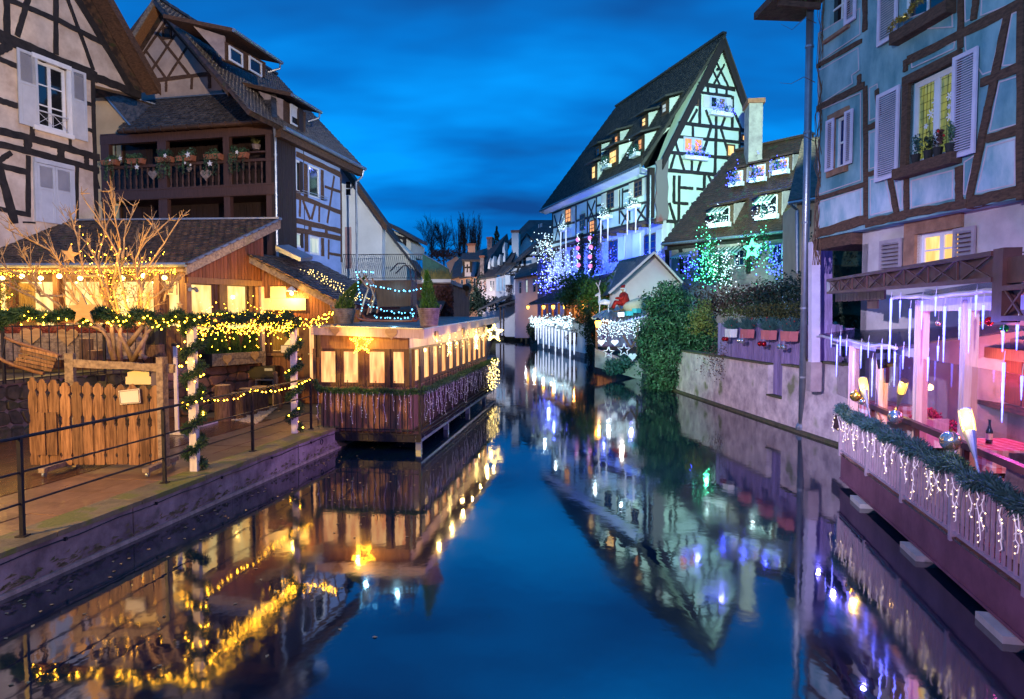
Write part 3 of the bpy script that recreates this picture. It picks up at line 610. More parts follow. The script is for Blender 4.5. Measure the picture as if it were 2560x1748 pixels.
BL = at_Y('U', -140, 600, GA.y + .6); BM = at_Y('U', 330, 480, GA.y + .4)
beamL = [BL, BM, Vector((GA.x, GA.y, ZG - .03)), Vector((GB.x, GB.y, ZG - .03))]
T = Thing('garland_beam', 'fir garland along a timber beam above the restaurant terrace, full of warm bulbs', 'garland', BM)
T.part('beam', MB().bar(BM + Vector((0, 0, -.05)), beamL[2], .09, .10).bar(beamL[2], beamL[3], .09, .10), M_warmw)
gb = MB()
for i, (a, b) in enumerate(zip(beamL[:-1], beamL[1:])): needles(wavy(a + Vector((0, -.06, .02)), b + Vector((0, -.06, .02)), 26, .05), .115, 1500, .085, gb, seed=40 + i, w=.008)
T.part('garland', gb, M_fir, kind='stuff')
bb = MB(); g = random.Random(8)
for i in range(620):
    t = g.random(); p = beamL[2].lerp(beamL[3], t); bb.ico(p + Vector((g.uniform(-.08, .08), g.uniform(-.16, .05), g.gauss(-.07, .14))), .009 * g.uniform(.7, 1.25))
for i in range(55):
    t = g.random(); p = BM.lerp(beamL[2], t); bb.ico(p + Vector((0, -.14, g.gauss(-.02, .06))), .014)
T.part('bulbs', bb, M_bulbw, kind='stuff')
# big wooden star on the beam
c = at_Y('U', 1100, 400, GA.y - .05); single('star', flat_shape(c, (1, 0, 0), (0, 0, 1), star_pts(), .52, .03, tilt=.03), M_heart, 'large golden wooden star on the garland beam below the bare tree', 'star')
# lights continuing to the pavilion roof
pths = [sag_path(beamL[3] + Vector((.1 * i, -.05 * i, -.02 - .05 * i)), at_Y('V', 2180 - 8 * i, 420 + 26 * i, GB.y + .25), 10, .05, .02) for i in range(4)]
light_string('curtain_lights', 'warm bulb strings between the far garland post and the pavilion roof', pths, M_bulbw, .012, .06, jit=.04)
# ------------------------------------------------------------------ white half-timbered house, far left
def pxdir(vp): return ((vp - 1280) / F, 1.0)
YL = 21.3
LHf = Fac(at_Y('X', 250, 500, YL), pxdir(1800))
T = Thing('half_timbered_house', 'cream house with black timbering and grey shutters at the left edge', 'house', LHf.w(-1.5, ZQ))
rw = LHf.R('A', 232, 428, 440, 858)
outl = LHf.pxpoly('A', [(655, 1720), (640, 1480), (612, 560), (925, 640), (490, 0)])
outl = [(outl[0][0], 1.0)] + outl[1:] + [(outl[-1][0] - 1.6, outl[-1][1] + 4.3), (-6.5, outl[-1][1] + 2), (-6.5, 1.0)]
T.part('wall', LHf.wall(outl, .3, [rw]), M_cream)
LHf.beams(T, 'A', [(-80, 205, 300, 372, .36), (300, 372, 640, 515, .34), (640, 515, 930, 632, .25), (40, -80, 45, 225, .17), (192, -40, 112, 240, .15), (366, -90, 368, 360, .15), (50, -5, 350, 125, .15), (380, 135, 680, 285, .16), (432, -40, 615, 465, .12), (485, -50, 885, 620, .23),
    (-20, 385, 110, 438, .14), (-30, 345, 66, 300, .22), (609, 520, 640, 1490, .13), (-20, 660, 113, 702, .16), (556, 680, 612, 695, .12), (556, 850, 610, 868, .11), (-20, 862, 330, 950, .20), (330, 950, 655, 1045, .20), (-20, 950, 330, 1040, .19), (330, 1040, 652, 1128, .18),
    (180, 925, 180, 1010, .22), (400, 985, 400, 1060, .22), (570, 1030, 570, 1100, .16), (209, 780, 211, 905, .13), (461, 890, 463, 975, .09), (185, 1030, 183, 1425, .13), (-20, 1060, 95, 1480, .21), (-20, 1090, 178, 1142, .16), (-20, 1380, 200, 1422, .13), (506, 1100, 506, 1480, .10), (-10, 1065, 72, 1010, .14), (150, 1470, 230, 1475, .05), (630, 1170, 650, 1250, .10)], M_black, .035, .12)
LHf.window(T, (rw[0], rw[1], rw[2], rw[3]), M_frame, M_darkglass, 2, 3, .09, .035, .10, M_frame, mull=.10)
u0, u1, z0, z1 = rw; b = MB()
LHf.box(u0 - .10, u0, z0 - .1, z1 + .1, -.02, .05, b); LHf.box(u1, u1 + .12, z0 - .1, z1 + .1, -.02, .05, b); LHf.box(u0 - .10, u1 + .12, z1 + .002, z1 + .13, -.02, .09, b); LHf.box(u0 - .12, u1 + .14, z0 - .13, z0 - .002, -.02, .10, b)
T.part('window_surround', b, M_frame)
b = MB()
za, zb = z0 + .05, z0 + .42; LHf.box(u0, u1, zb, zb + .035, .03, .06, b)
uc = (u0 + u1) / 2
for a_, c_ in (((u0, zb), (uc, za + .05)), ((u0, za), (uc, zb)), ((uc, zb), (u1, za)), ((uc, za + .05), (u1, zb)), ((uc, za), (uc, zb))): b.bar(LHf.w(*a_, .045), LHf.w(*c_, .045), .012)
T.part('window_grille', b, M_shut)
r = LHf.R('A', 108, 400, 240, 768); LHf.shutter(T, r[0], r[1], z0 - .08, z1 + .1, M_shut, .05, .58, louv=.03)
r = LHf.R('A', 466, 535, 556, 870); LHf.shutter(T, r[0], r[0] + (u1 - u0) * .5, z0 - .08, z1 + .1, M_shut, .05, .58, louv=.03)
r = LHf.R('A', 228, 1085, 480, 1480); um = (r[0] + r[1]) / 2
LHf.shutter(T, r[0] + .05, um - .005, r[2], r[3] - .08, M_shut, .04, .60, louv=.03); LHf.shutter(T, um + .005, r[1] - .05, r[2], r[3] - .08, M_shut, .04, .60, louv=.03)
T.part('door_surround', LHf.box(r[0] - .02, r[1] + .02, r[3] - .07, r[3] + .06, -.02, .09, LHf.box(r[0] - .03, r[0] + .045, r[2], r[3] - .072, -.02, .07, LHf.box(r[1] - .045, r[1] + .03, r[2], r[3] - .072, -.02, .07))), M_shut)
# roof overhang
ra, rb = LHf.uz('A', 600, -30), LHf.uz('A', 968, 610); sl = (rb[1] - ra[1]) / (rb[0] - ra[0])
p0 = (rb[0] - 3.4, rb[1] - sl * 3.4)
T.part('roof', MB().prism([LHf.w(*p0, .55), LHf.w(*rb, .55), LHf.w(*rb, -5), LHf.w(*p0, -5)], (0, 0, .16)), M_tilebr)
T.part('soffit_boards', MB().prism([LHf.w(p0[0], p0[1] - .10, .53), LHf.w(rb[0], rb[1] - .10, .53), LHf.w(rb[0], rb[1] - .10, 0), LHf.w(p0[0], p0[1] - .10, 0)], (0, 0, .09)), M_brownt)
T.part('barge_board', MB().prism([LHf.w(p0[0], p0[1] - .16, .56), LHf.w(rb[0], rb[1] - .16, .56), LHf.w(rb[0], rb[1] + .19, .56), LHf.w(p0[0], p0[1] + .19, .56)], LHf.n * .05), M_brownt)
# ------------------------------------------------------------------ brown gallery house
YK = 22.6
K = at_Y('X', 690, 310, YK); GF = Fac(K, (1, -.22)); GS = Fac(K, pxdir(1635))
T = Thing('gallery_house', 'tall brown house with open timber gallery, tiled lean-to roof and dormers', 'house', GF.w(-3, ZQ))
zE = GF.uz('A', 1790, 830)[1]; uL = GF.uz('A', 665, 1000)[0]; DB = 1.5
GB_ = GF.shifted(-DB)
# back wall and floors of the gallery
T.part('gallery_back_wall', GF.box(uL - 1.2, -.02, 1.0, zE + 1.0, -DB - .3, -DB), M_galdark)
zr = GF.uz('A', 1210, 1085)[1]; zf0, zf1 = GF.uz('A', 1230, 1312)[1], GF.uz('A', 1230, 1236)[1]; zl = GF.uz('A', 1230, 1600)[1]
for i in range(26):
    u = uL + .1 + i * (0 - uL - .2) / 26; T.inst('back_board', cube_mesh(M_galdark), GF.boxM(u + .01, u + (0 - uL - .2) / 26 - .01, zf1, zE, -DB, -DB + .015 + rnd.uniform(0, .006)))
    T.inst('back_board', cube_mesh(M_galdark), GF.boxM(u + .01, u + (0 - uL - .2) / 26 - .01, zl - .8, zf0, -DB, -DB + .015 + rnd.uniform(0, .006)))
r = GB_.R('A', 728, 930, 822, 1090); GB_.window(T, r, M_framebr, lit_glass('lit_pane_dim', (.30, .26, .12), (.10, .08, .03), .5), 2, 1, .05, .03, -.05)
r = GB_.R('A', 735, 1330, 810, 1500); GB_.window(T, r, M_framebr, MATS['lit_pane_dim'], 1, 1, .05, .03, -.05)
T.part('gallery_floor', GF.box(uL, 0, zf0 + .05, zf1 - .03, -DB, -.10), M_gal)
T.part('gallery_ceiling', GF.box(uL, 0, zE + .02, zE + .08, -DB, 0), M_gal)
for x0, x1, top in ((1042, 1100, 0), (1476, 1517, 0), (668, 722, 0), (1757, 1822, 0)):
    r = GF.R('A', x0, 930, x1, 1230); w = max(.16, r[1] - r[0]); uc = min((r[0] + r[1]) / 2, -w / 2)
    T.part('gallery_post', GF.box(uc - w / 2, uc + w / 2, zl - .8, zf0, -.18, .0, GF.box(uc - w / 2, uc + w / 2, zf1, zE + .05, -.18, .0)), M_gal)
    if x0 in (1042, 1476): T.part('post_bracket', GF.box(uc - w * .8, uc + w * .8, zl - .05, zl + .18, -.19, .01), M_gal)
T.part('gallery_beam', GF.box(uL, 0, zf0, zf1, -.20, .03), M_gal)
T.part('beam_moulding', GF.box(uL, 0, zf1 - .06, zf1 - .02, .03, .05, GF.box(uL, 0, zf0 + .02, zf0 + .06, .03, .05)), M_gal)
T.part('top_rail', GF.box(uL, 0, zr - .045, zr + .045, -.14, .02), M_gal)
T.part('eave_beam', GF.box(uL, 0.05, zE - .28, zE + .02, -.20, .01), M_gal)
nb = 27; blm = None
for i in range(nb):
    u = uL + .45 + i * (-.35 - uL - .45) / (nb - 1); h = zr - .05 - zf1
    if blm is None: blm = MB().lathe((0, 0, 0), [(.030, 0), (.030, .10), (.018, .14), (.034, .32), (.026, .46), (.016, .56), (.030, .62), (.018, .68), (.032, .80), (.030, .88), (.030, 1)], 8).mesh('baluster', M_gal, smooth=False)
    T.inst('baluster', blm, frameM(GF.w(u, zf1, -.06), GF.d, GF.n, (0, 0, 1), 1.15, 1.15, h))
# right dark half panel and shelf of the gallery
u0 = GF.uz('A', 1520, 1000)[0]; T.part('gallery_shelf', GF.box(u0, -.22, GF.uz('A', 1640, 1010)[1], GF.uz('A', 1640, 1000)[1], -.35, -.05), M_gal)
# lean-to roof over the gallery
GT = GF.shifted(-1.25)
eL, eR = GF.uz('A', 860, 885), GF.uz('A', 1800, 832); tL, tR = GT.uz('A', 925, 645), GT.uz('A', 1800, 632)
zEv = zE + .05; zTop = (tL[1] + tR[1]) / 2
A0, B0, C0_, D0 = GF.w(eL[0] - .15, zEv, .28), GF.w(.12, zEv, .28), GT.w(tR[0] + .05, zTop), GT.w(tL[0] - .1, zTop)
T.part('lean_to_roof', slab(A0, B0, C0_, D0, .10), M_tilebr)
tiled(T, A0, B0, C0_, D0, M_tile, .20, .15, singles=300)
hp = MB()
for i in range(9):
    p = B0.lerp(C0_, (i + .2) / 9); hp.bar(p + Vector((0, 0, .05)), B0.lerp(C0_, (i + 1.25) / 9) + Vector((0, 0, .07)), .17, .08)
T.part('hip_tiles', hp, M_tile)
gpts = [A0 + GF.n * .06 + Vector((0, 0, -.02)), B0 + GF.n * .06 + Vector((0, 0, -.02))]
gut = T.part('gutter', MB().tube(gpts, .075, 10), M_copper)
for i in range(12): p = gpts[0].lerp(gpts[1], (i + .5) / 12); T.part('gutter_clip', MB().box(p, (.03, .17, .16), Matrix((GF.d, GF.n, Vector((0, 0, 1)))).transposed()), M_copper, gut)
T.part('ridge_flashing', MB().bar(D0 + Vector((0, 0, .03)), C0_ + Vector((0, 0, .03)), .16, .05), M_zinc)
# downpipe at the corner
q = B0 + GF.n * .03; cpx = GF.w(.02, 0, .09)
T.part('downpipe', MB().tube([q, q + Vector((0, 0, -.18)), Vector((cpx.x, cpx.y, zE - .55)), Vector((cpx.x, cpx.y, zE - 2.2)), Vector((cpx.x, cpx.y, 4.4))], .045, 8), M_zinc)
for z in (zE - 1.0, zE - 2.3, zE - 3.4): T.part('pipe_bracket', MB().tube([Vector((cpx.x, cpx.y, z)), Vector((cpx.x, cpx.y, z + .06))], .058, 8), M_zinc)
# cream gable piece and small valley roof between the two houses
GFc = GF.shifted(-.08)
T.part('side_wall', GFc.poly(GFc.pxpoly('A', [(600, 600), (640, 600), (900, 862), (860, 905), (690, 905), (690, 1700), (600, 1700)]), -.3, 0), M_yellow)
v = [GFc.uz('A', *p) for p in ((655, 575), (900, 858), (915, 855), (912, 648))]
T.part('valley_roof', MB().prism([GFc.w(*v[0], .05), GFc.w(*v[1], .05), GFc.w(*v[2], -.3), GFc.w(v[3][0], v[3][1], -1.0)], (0, 0, -.08)), M_tilebr)
tiled(T, GFc.w(*v[1], .08), GFc.w(v[2][0] + .05, v[2][1], .0), GFc.w(v[3][0] + .05, v[3][1], -1.1), GFc.w(v[0][0], v[0][1], -.1), M_tile, .165, .115)
T.part('valley_flashing', MB().bar(GFc.w(*v[0], .1), GFc.w(*v[1], .1), .10, .05).bar(GFc.w(*v[0], .02), GFc.w(v[3][0], v[3][1] + .03, -1.0), .14, .04).bar(GFc.w(v[2][0] + .02, v[2][1], .1), GFc.w(v[3][0] + .02, v[3][1], -1.0), .14, .03), M_zinc)
# gable wall above
GG = GF.shifted(-1.35)
gw = GG.pxpoly('A', [(940, 700), (1500, 700), (1465, 580), (1405, 488), (1088, 108), (880, 440), (900, 600)])
ap = GG.uz('A', 1076, 22)
T.part('gable_wall', GG.poly(gw, -.25, 0), mat('plaster_rose', (.50, .40, .36), .9, (.34, .27, .25), 1.6, bump=.25, bscale=9))
GG.beams(T, 'A', [(1110, 125, 885, 450, .10), (1042, 225, 1255, 500, .10), (965, 335, 1095, 515, .09), (1175, 205, 970, 520, .09), (1245, 300, 1110, 515, .09), (975, 540, 1395, 488, .14), (1100, 535, 1100, 608, .10), (1270, 515, 1268, 592, .10), (1385, 492, 1388, 585, .12), (1088, 120, 1405, 500, .14)], M_brownt, .02, .08)
T.part('attic_opening', GG.box(*GG.R('A', 1090, 192, 1124, 248), .0, .03), M_blackbox)
r = GG.R('A', 1086, 190, 1128, 250); b = MB()
GG.box(r[0] - .06, r[0], r[2] - .06, r[3] + .06, 0, .05, b); GG.box(r[1], r[1] + .06, r[2] - .06, r[3] + .06, 0, .05, b); GG.box(r[0], r[1], r[2] - .06, r[2], 0, .05, b); GG.box(r[0], r[1], r[3], r[3] + .06, 0, .05, b)
T.part('opening_frame', b, M_brownt)
# main roof: ridge runs back from the gable, right slope falls to the eave over the side wall
ridge0 = GG.w(*ap, .42); dS = GS.d; eS0 = GS.uz('B', 1385, 295); eS1 = GS.uz('B', 1740, 480); zS = (eS0[1] + eS1[1]) / 2
lenS = eS1[0] + .2
rid1 = ridge0 + dS * (lenS + 1.7)
ecr = GS.w(-1.9, zS, .30); ecr1 = GS.w(lenS, zS, .30)
fl = lambda p: Vector((p.x, p.y, p.z))
# left slope mirrored
ml = ridge0 + (ridge0 - ecr) * 1.0; ml.z = ecr.z + 2.0; ml = GG.w(ap[0] - (GG.w(0, 0) - GG.w(ap[0], 0)).length * .62, ap[1] - (ap[1] - zS) * .62, .42)
T.part('roof_slope', slab(ecr, ecr1, rid1, ridge0, .14), M_tilebr)
T.part('roof_slope', MB().prism([ridge0, rid1, ml + dS * (lenS + 1.7), ml], (0, 0, -.15)), M_tilebr)
tiled(T, ecr, ecr1, rid1, ridge0, M_tile, .19, .13)
rvb = GG.uz('A', 1560, 618); lvb = GG.uz('A', 850, 385)
T.part('barge_board', MB().prism([GG.w(ap[0], ap[1] + .03, .44), GG.w(rvb[0], rvb[1], .44), GG.w(rvb[0], rvb[1] - .24, .44), GG.w(ap[0], ap[1] - .24, .44)], GG.n * -.04), M_oldwood)
T.part('barge_board', MB().prism([GG.w(ap[0], ap[1] + .03, .44), GG.w(lvb[0] - .3, lvb[1] - .42, .44), GG.w(lvb[0] - .3, lvb[1] - .66, .44), GG.w(ap[0], ap[1] - .24, .44)], GG.n * -.04), M_oldwood)
T.part('soffit', MB().prism([GG.w(ap[0], ap[1] - .2, .40), GG.w(lvb[0] - .3, lvb[1] - .62, .40), GG.w(lvb[0] - .3, lvb[1] - .62, 0), GG.w(ap[0], ap[1] - .2, 0)], (0, 0, .03)).prism([GG.w(ap[0], ap[1] - .2, .40), GG.w(rvb[0], rvb[1] - .2, .40), GG.w(rvb[0], rvb[1] - .2, 0), GG.w(ap[0], ap[1] - .2, 0)], (0, 0, .03)), M_warmw)
T.part('verge_flashing', MB().bar(GG.w(ap[0], ap[1] + .06, .40), GG.w(rvb[0], rvb[1] + .03, .40), .09, .03), M_zinc)
rt = MB()
for i in range(14): rt.bar(ridge0.lerp(rid1, i / 14) + Vector((0, 0, .05)), ridge0.lerp(rid1, (i + 1.05) / 14) + Vector((0, 0, .07)), .22, .10)
T.part('ridge_tiles', rt, M_tile)
# dormers: fronts parallel to the side wall
def dormer(fac, sp, front, roofline, back, wins, lab):
    f = fac.pxpoly(sp, front); T.part('dormer_front', fac.poly(f, -.12, 0), M_brownt, label=lab)
    zt = max(p[1] for p in f); u0 = min(p[0] for p in f); u1 = max(p[0] for p in f); zb = min(p[1] for p in f)
    T.part('dormer_cheek', MB().prism([fac.w(u0, zb, -.02), fac.w(u0, zt, -.02), fac.w(u0, zt + back * .2, -back * .55)], fac.d * .06), M_palewall)
    T.part('dormer_roof', MB().prism([fac.w(u0 - .2, zt + .02, .38), fac.w(u1 + .25, zt + .02, .38), fac.w(u1 + .25, zt + back * .27 + .1, -back), fac.w(u0 - .2, zt + back * .27 + .1, -back)], (0, 0, .12)), M_brownt)
    T.part('dormer_gutter', MB().tube([fac.w(u0 - .2, zt + .06, .44), fac.w(u1 + .3, zt + .06, .44)], .06, 8).tube([fac.w(u1 + .22, zt + .04, .42), fac.w(u1 + .22, zt - .15, .40), fac.w(u1 + .05, zt - .3, .05)], .035, 6), M_zinc)
    for w in wins: fac.window(T, fac.R(sp, *w), M_frame, M_darkglass, 1, 1, .06, .03, -.05)
DS1 = GS.shifted(-.95)
dormer(DS1, 'A', [(1490, 275), (1758, 415), (1752, 515), (1490, 400)], None, 2.0, [(1502, 330, 1590, 425), (1634, 395, 1716, 490)], 'upper shed dormer with two dark windows')
DS2 = GS.shifted(-.15)
dormer(DS2, 'B', [(1268, 30), (1415, 110), (1412, 262), (1268, 195)], None, 1.7, [(1300, 75, 1378, 205)], 'lower shed dormer with a half lowered blind')
r = DS2.R('B', 1304, 85, 1374, 150); T.part('roller_blind', DS2.box(*r, .06, .075), M_frame)
T.part('eave_gutter', MB().tube([GS.w(-.1, zS - .02, .36), GS.w(lenS, zS - .02, .36)], .075, 8).tube([GS.w(lenS - .1, zS - .05, .34), GS.w(lenS - .1, zS - .35, .25), GS.w(lenS - .25, zS - .6, .06), GS.w(lenS - .25, 2.4, .06)], .045, 8), M_zinc)
T.part('eave_fascia', GS.box(-.2, lenS - .05, zS - .32, zS + .02, .05, .28), M_brownt)
# side wall: dark boards then timbering on plaster tinted by the blue sky light
ub = GS.uz('B', 1347, 600)[0]; ue = GS.uz('B', 1645, 800)[0]
ws = [GS.R('B', 1350, 430, 1397, 640), GS.R('B', 1433, 468, 1505, 672), GS.R('B', 1350, 905, 1400, 1003), GS.R('B', 1440, 930, 1506, 1050)]
T.part('board_wall', GS.box(0, ub, 3.0, zS - .05, -.2, .0), M_galdark)
nb = 9
for i in range(nb): T.inst('wall_board', cube_mesh(M_galdark), GS.boxM(.02 + i * (ub - .02) / nb, .02 + (i + 1) * (ub - .02) / nb - .012, 3.2, zS - .1, 0, .02 + rnd.uniform(0, .008)))
T.part('side_plaster', GS.wall([(ub, 1.0), (ue, 1.0), (ue, zS - .05), (ub, zS - .05)], .25, ws), M_skylitplaster)
for i, w in enumerate(ws):
    GS.window(T, w, M_frame, M_darkglass if i < 2 else M_whitepane, 1, 1, .07, .03, .06, None)
GS.beams(T, 'B', [(1350, 385, 1640, 520, .20), (1412, 450, 1415, 680, .22), (1520, 490, 1522, 690, .20), (1600, 530, 1555, 840, .10), (1645, 520, 1648, 1100, .12), (1540, 600, 1640, 635, .10), (1350, 660, 1640, 770, .16), (1375, 680, 1372, 800, .10), (1392, 690, 1440, 815, .10), (1478, 700, 1450, 815, .10), (1502, 720, 1500, 835, .10), (1350, 825, 1645, 895, .19), (1350, 885, 1645, 945, .19), (1440, 855, 1440, 905, .2), (1548, 880, 1548, 930, .2), (1418, 900, 1420, 1030, .20), (1522, 940, 1525, 1060, .20), (1565, 950, 1563, 1080, .10), (1560, 1040, 1640, 1055, .1)], M_brownt, .025, .1)
b = MB()
for du in (0, .08): 
    a_, c_ = GS.uz('B', 1352, 640), GS.uz('B', 1525, 690); b.bar(GS.w(a_[0], a_[1] + du, .22), GS.w(c_[0], c_[1] + du, .22), .02)
b.bar(GS.w(a_[0], a_[1], .22), GS.w(a_[0], a_[1], 0), .02).bar(GS.w(c_[0], c_[1], .22), GS.w(c_[0], c_[1], 0), .02)
T.part('sill_rail', b, M_zinc)
T.part('rear_wall', MB().prism([GS.w(ue, 1, -.1), GS.w(ue, zS, -.1), GS.w(ue, zS, -5), GS.w(ue, 1, -5)], GS.d * -.2), M_skylitplaster)
# ------------------------------------------------------------------ flower boxes, stars and hearts on the gallery rail
spots = [(750, 1085, 'leftmost'), (920, 1090, 'second from the left'), (1110, 1080, 'third from the left'), (1250, 1080, 'fourth from the left'), (1430, 1080, 'fifth from the left'), (1600, 1055, 'rightmost')]
for i, (x, y, w) in enumerate(spots):
    u, z = GF.uz('A', x, y); T = Thing('flower_box', 'ivy filled terracotta flower box on the gallery rail, %s of six' % w, 'flower box', GF.w(u, zr + .04, .12), 'flower boxes on the gallery rail')
    T.part('box', GF.poly([(u - .28, zr + .05), (u + .28, zr + .05), (u + .32, zr + .22), (u - .32, zr + .22)], .03, .24), M_terracotta)
    b = MB(); blob_leaves(b, GF.w(u, zr + .27, .15), (.36, .22, .22), 420, .055, 60 + i); 
    g = random.Random(i)
    for k in range(7 + i % 3):
        c = GF.w(u + g.uniform(-.35, .3), zr + .18, .27); L = g.uniform(.2, .75)
        for q in range(int(L * 70)): leaf(b, c + Vector((g.uniform(-.04, .04), g.uniform(-.03, .03), -L * q / (L * 70))), .05, g)
    T.part('ivy', b, M_ivy, kind='stuff')
sts = [(795, 1048, 38), (905, 1105, 42), (1092, 1030, 34), (1242, 1022, 46), (1388, 1082, 44), (1567, 1008, 30), (727, 1060, 18), (1224, 1078, 20), (1260, 1092, 20)]
for i, (x, y, s_) in enumerate(sts):
    f2 = GF.shifted(.36); u, z = f2.uz('A', x, y); sz = s_ * .0048
    single('star', flat_shape(f2.w(u, z), f2.d, (0, 0, 1), star_pts(rot=.2 * (i % 3) - .2), sz, .02), M_whitedecor, ['white star above the leftmost gallery flower box', 'white star hanging low on the second gallery flower box', 'white star standing on the third gallery flower box', 'big white star with a little bell at the gallery centre', 'white star before the fifth gallery flower box', 'white star on top of the rightmost gallery flower box', 'tiny white star at the left end of the gallery', 'tiny white star left of centre in the gallery ivy', 'tiny white star right of centre in the gallery ivy'][i], 'star', 'white stars on the gallery')
for i, (x, y, s_) in enumerate([(1012, 1155, 75), (1362, 1155, 85), (1252, 1120, 40)]):
    f2 = GF.shifted(.14); u, z = f2.uz('A', x, y); single('heart', flat_shape(f2.w(u, z), f2.d, (0, 0, 1), heart_pts(), s_ * .0049, .05), M_wicker, ['woven wicker heart hanging left on the gallery balusters', 'largest wicker heart hanging right on the gallery balusters', 'small woven heart hanging at the gallery centre'][i], 'heart', 'wicker hearts on the gallery')
f2 = GF.shifted(-.15); u, z = f2.uz('A', 1695, 990); T = Thing('potted_plant', 'spiky plant in a basket on the gallery shelf at right', 'plant', f2.w(u, z))
T.part('basket', MB().lathe(f2.w(u, z), [(.10, 0), (.15, .16)], 10), M_wicker); b = MB(); g = random.Random(3)
for k in range(26):
    a = g.uniform(0, 6.28); c = f2.w(u, z + .15); e_ = c + Vector((math.cos(a) * .2, math.sin(a) * .2, g.uniform(.1, .3))); b.add([c, c + Vector((.015, 0, 0)), e_], [(0, 1, 2)])
T.part('leaves', b, M_yleaf, kind='stuff')
# ------------------------------------------------------------------ restaurant with red boarded gable
YC = 17.4; ZT = 1.68
CN = at_Y('X', 466, 700, YC); RF = Fac(CN, (1, -.06)); RG = Fac(CN, (.47, .883))
T = Thing('restaurant', 'low restaurant with red boarded gable, warm lit windows and tiled roofs', 'restaurant', Vector((CN.x, CN.y, ZQ)))
zev = RF.uz('C', 1225, 490)[1]; uW = -9.0
# front wall with windows
bays = [(-330, -60), (-30, 45), (100, 355), (398, 682), (722, 1022), (1088, 1192)]
holes = []
for a, b in bays:
    r = RF.R('C', a, 572, b, 830); zt = RF.uz('C', 800, 575)[1]; holes.append((r[0], r[1], ZT + 1.0, zt))
T.part('front_wall', RF.wall([(uW, ZQ), (-.02, ZQ), (-.02, zev - .1), (uW, zev - .1)], .22, holes), M_framebr)
for i, h in enumerate(holes): RF.window(T, h, M_framebr, M_warmpane2, 1, 1, .07, .03, .12)
for h in holes: T.part('window_post', RF.box(h[1] + .03, h[1] + .16, ZT, zev - .12, .0, .06), M_warmw)
r = RF.R('C', 100, 575, 205, 830); cu = MB()
for i in range(9): u = r[0] + .06 + (r[1] - r[0]) * i / 9; cu.tube([RF.w(u, ZT + 1.05, -.085), RF.w(u + .01, zt - .1, -.085)], .03, 6)
T.part('curtain', cu, mat('curtain_olive', (.36, .24, .06), .8, (.22, .14, .03), 5, (8, 8, .4), bump=.1))
r = RF.R('C', 1097, 590, 1167, 680); v_ = T.part('vent_grille', RF.box(*r, -.05, .01), M_sign)
for i in range(9): z = r[2] + .05 + (r[3] - r[2] - .1) * i / 8; T.part('vent_slot', RF.box(r[0] + .06 + .03 * abs(i - 4) / 4, r[1] - .06 - .03 * abs(i - 4) / 4, z, z + .018, .01, .014), M_blackbox, v_)
# dark base boards
for i in range(30): u = uW + i * (-uW) / 30; T.inst('base_board', cube_mesh(M_framebr), RF.boxM(u, u - uW / 30 - .012, ZT - .1, ZT + .9, 0, .02 + rnd.uniform(0, .006)))
# front roof slope
vtop = RG.uz('C', 1800, 185); ux = vtop[0]
back = RG.d * (ux + .1)
eR_ = RF.w(.25, zev, .42); eL_ = RF.w(uW, zev, .42); tR_ = Vector((CN.x, CN.y, 0)) + RG.d * ux + RF.d * .25 + Vector((0, 0, vtop[1])); tL_ = tR_ + RF.d * (uW - .25)
T.part('front_roof', slab(eL_, eR_, tR_, tL_, .12), M_brownt)
tiled(T, eL_, eR_, tR_, tL_, M_tilebr, .20, .14, singles=300)
T.part('roof_flashing', MB().bar(tL_ + Vector((0, 0, .04)), tR_ + Vector((0, 0, .04)), .22, .05), M_zinc)
T.part('verge_flashing', MB().bar(eR_ + Vector((0, 0, .03)), tR_ + Vector((0, 0, .03)), .10, .05), M_zinc)
T.part('barge_board', MB().prism([eR_ + Vector((0, 0, -.02)), tR_ + Vector((0, 0, -.02)), tR_ + Vector((0, 0, -.24)), eR_ + Vector((0, 0, -.24))], RF.d * -.04), M_oldwood)
T.part('gutter', MB().tube([eL_ + RF.n * .06, eR_ + RF.n * .06], .06, 8), M_zinc)
T.part('eave_board', RF.box(uW, .2, zev - .16, zev - .04, .1, .34), M_oldwood)
# boarded gable wall
ur = RG.uz('C', 1740, 400)[0]
slope = (vtop[1] - zev) / ux
zH = RG.uz('C', 1480, 575)[1]
wg = [RG.R('C', 1262, 600, 1425, 925), RG.R('C', 1503, 610, 1648, 915)]
T.part('gable_wall', RG.wall([(0.0, ZQ), (ur, ZQ), (ur, zev + slope * ur - .15), (0, zev - .15)], .2, wg), M_framebr)
nb = 22
for i in range(nb):
    u0, u1 = i * ur / nb, (i + 1) * ur / nb - .010; T.part('gable_board', RG.poly([(u0, zH), (u1, zH), (u1, zev + slope * u1 - .12), (u0, zev + slope * u0 - .12)], 0, .022 + rnd.uniform(0, .006)), M_boards)
T.part('lintel_beam', RG.box(0, ur, zH - .16, zH - .002, 0, .07), M_warmw)
for w in wg: RG.window(T, w, M_framebr, M_warmpane2, 1, 1, .06, .03, .10)
for x in (1238, 1455, 1690):
    u = RG.uz('C', x, 700)[0]; T.part('post', RG.box(u - .07, u + .07, ZQ + .2, zH - .17, .0, .08), M_warmw if x != 1455 else M_framebr)
T.part('corner_post', RG.box(RG.uz('C', 1712, 700)[0] - .06, RG.uz('C', 1712, 700)[0] + .05, ZQ + .2, zH - .17, .05, .16), M_pinecol)
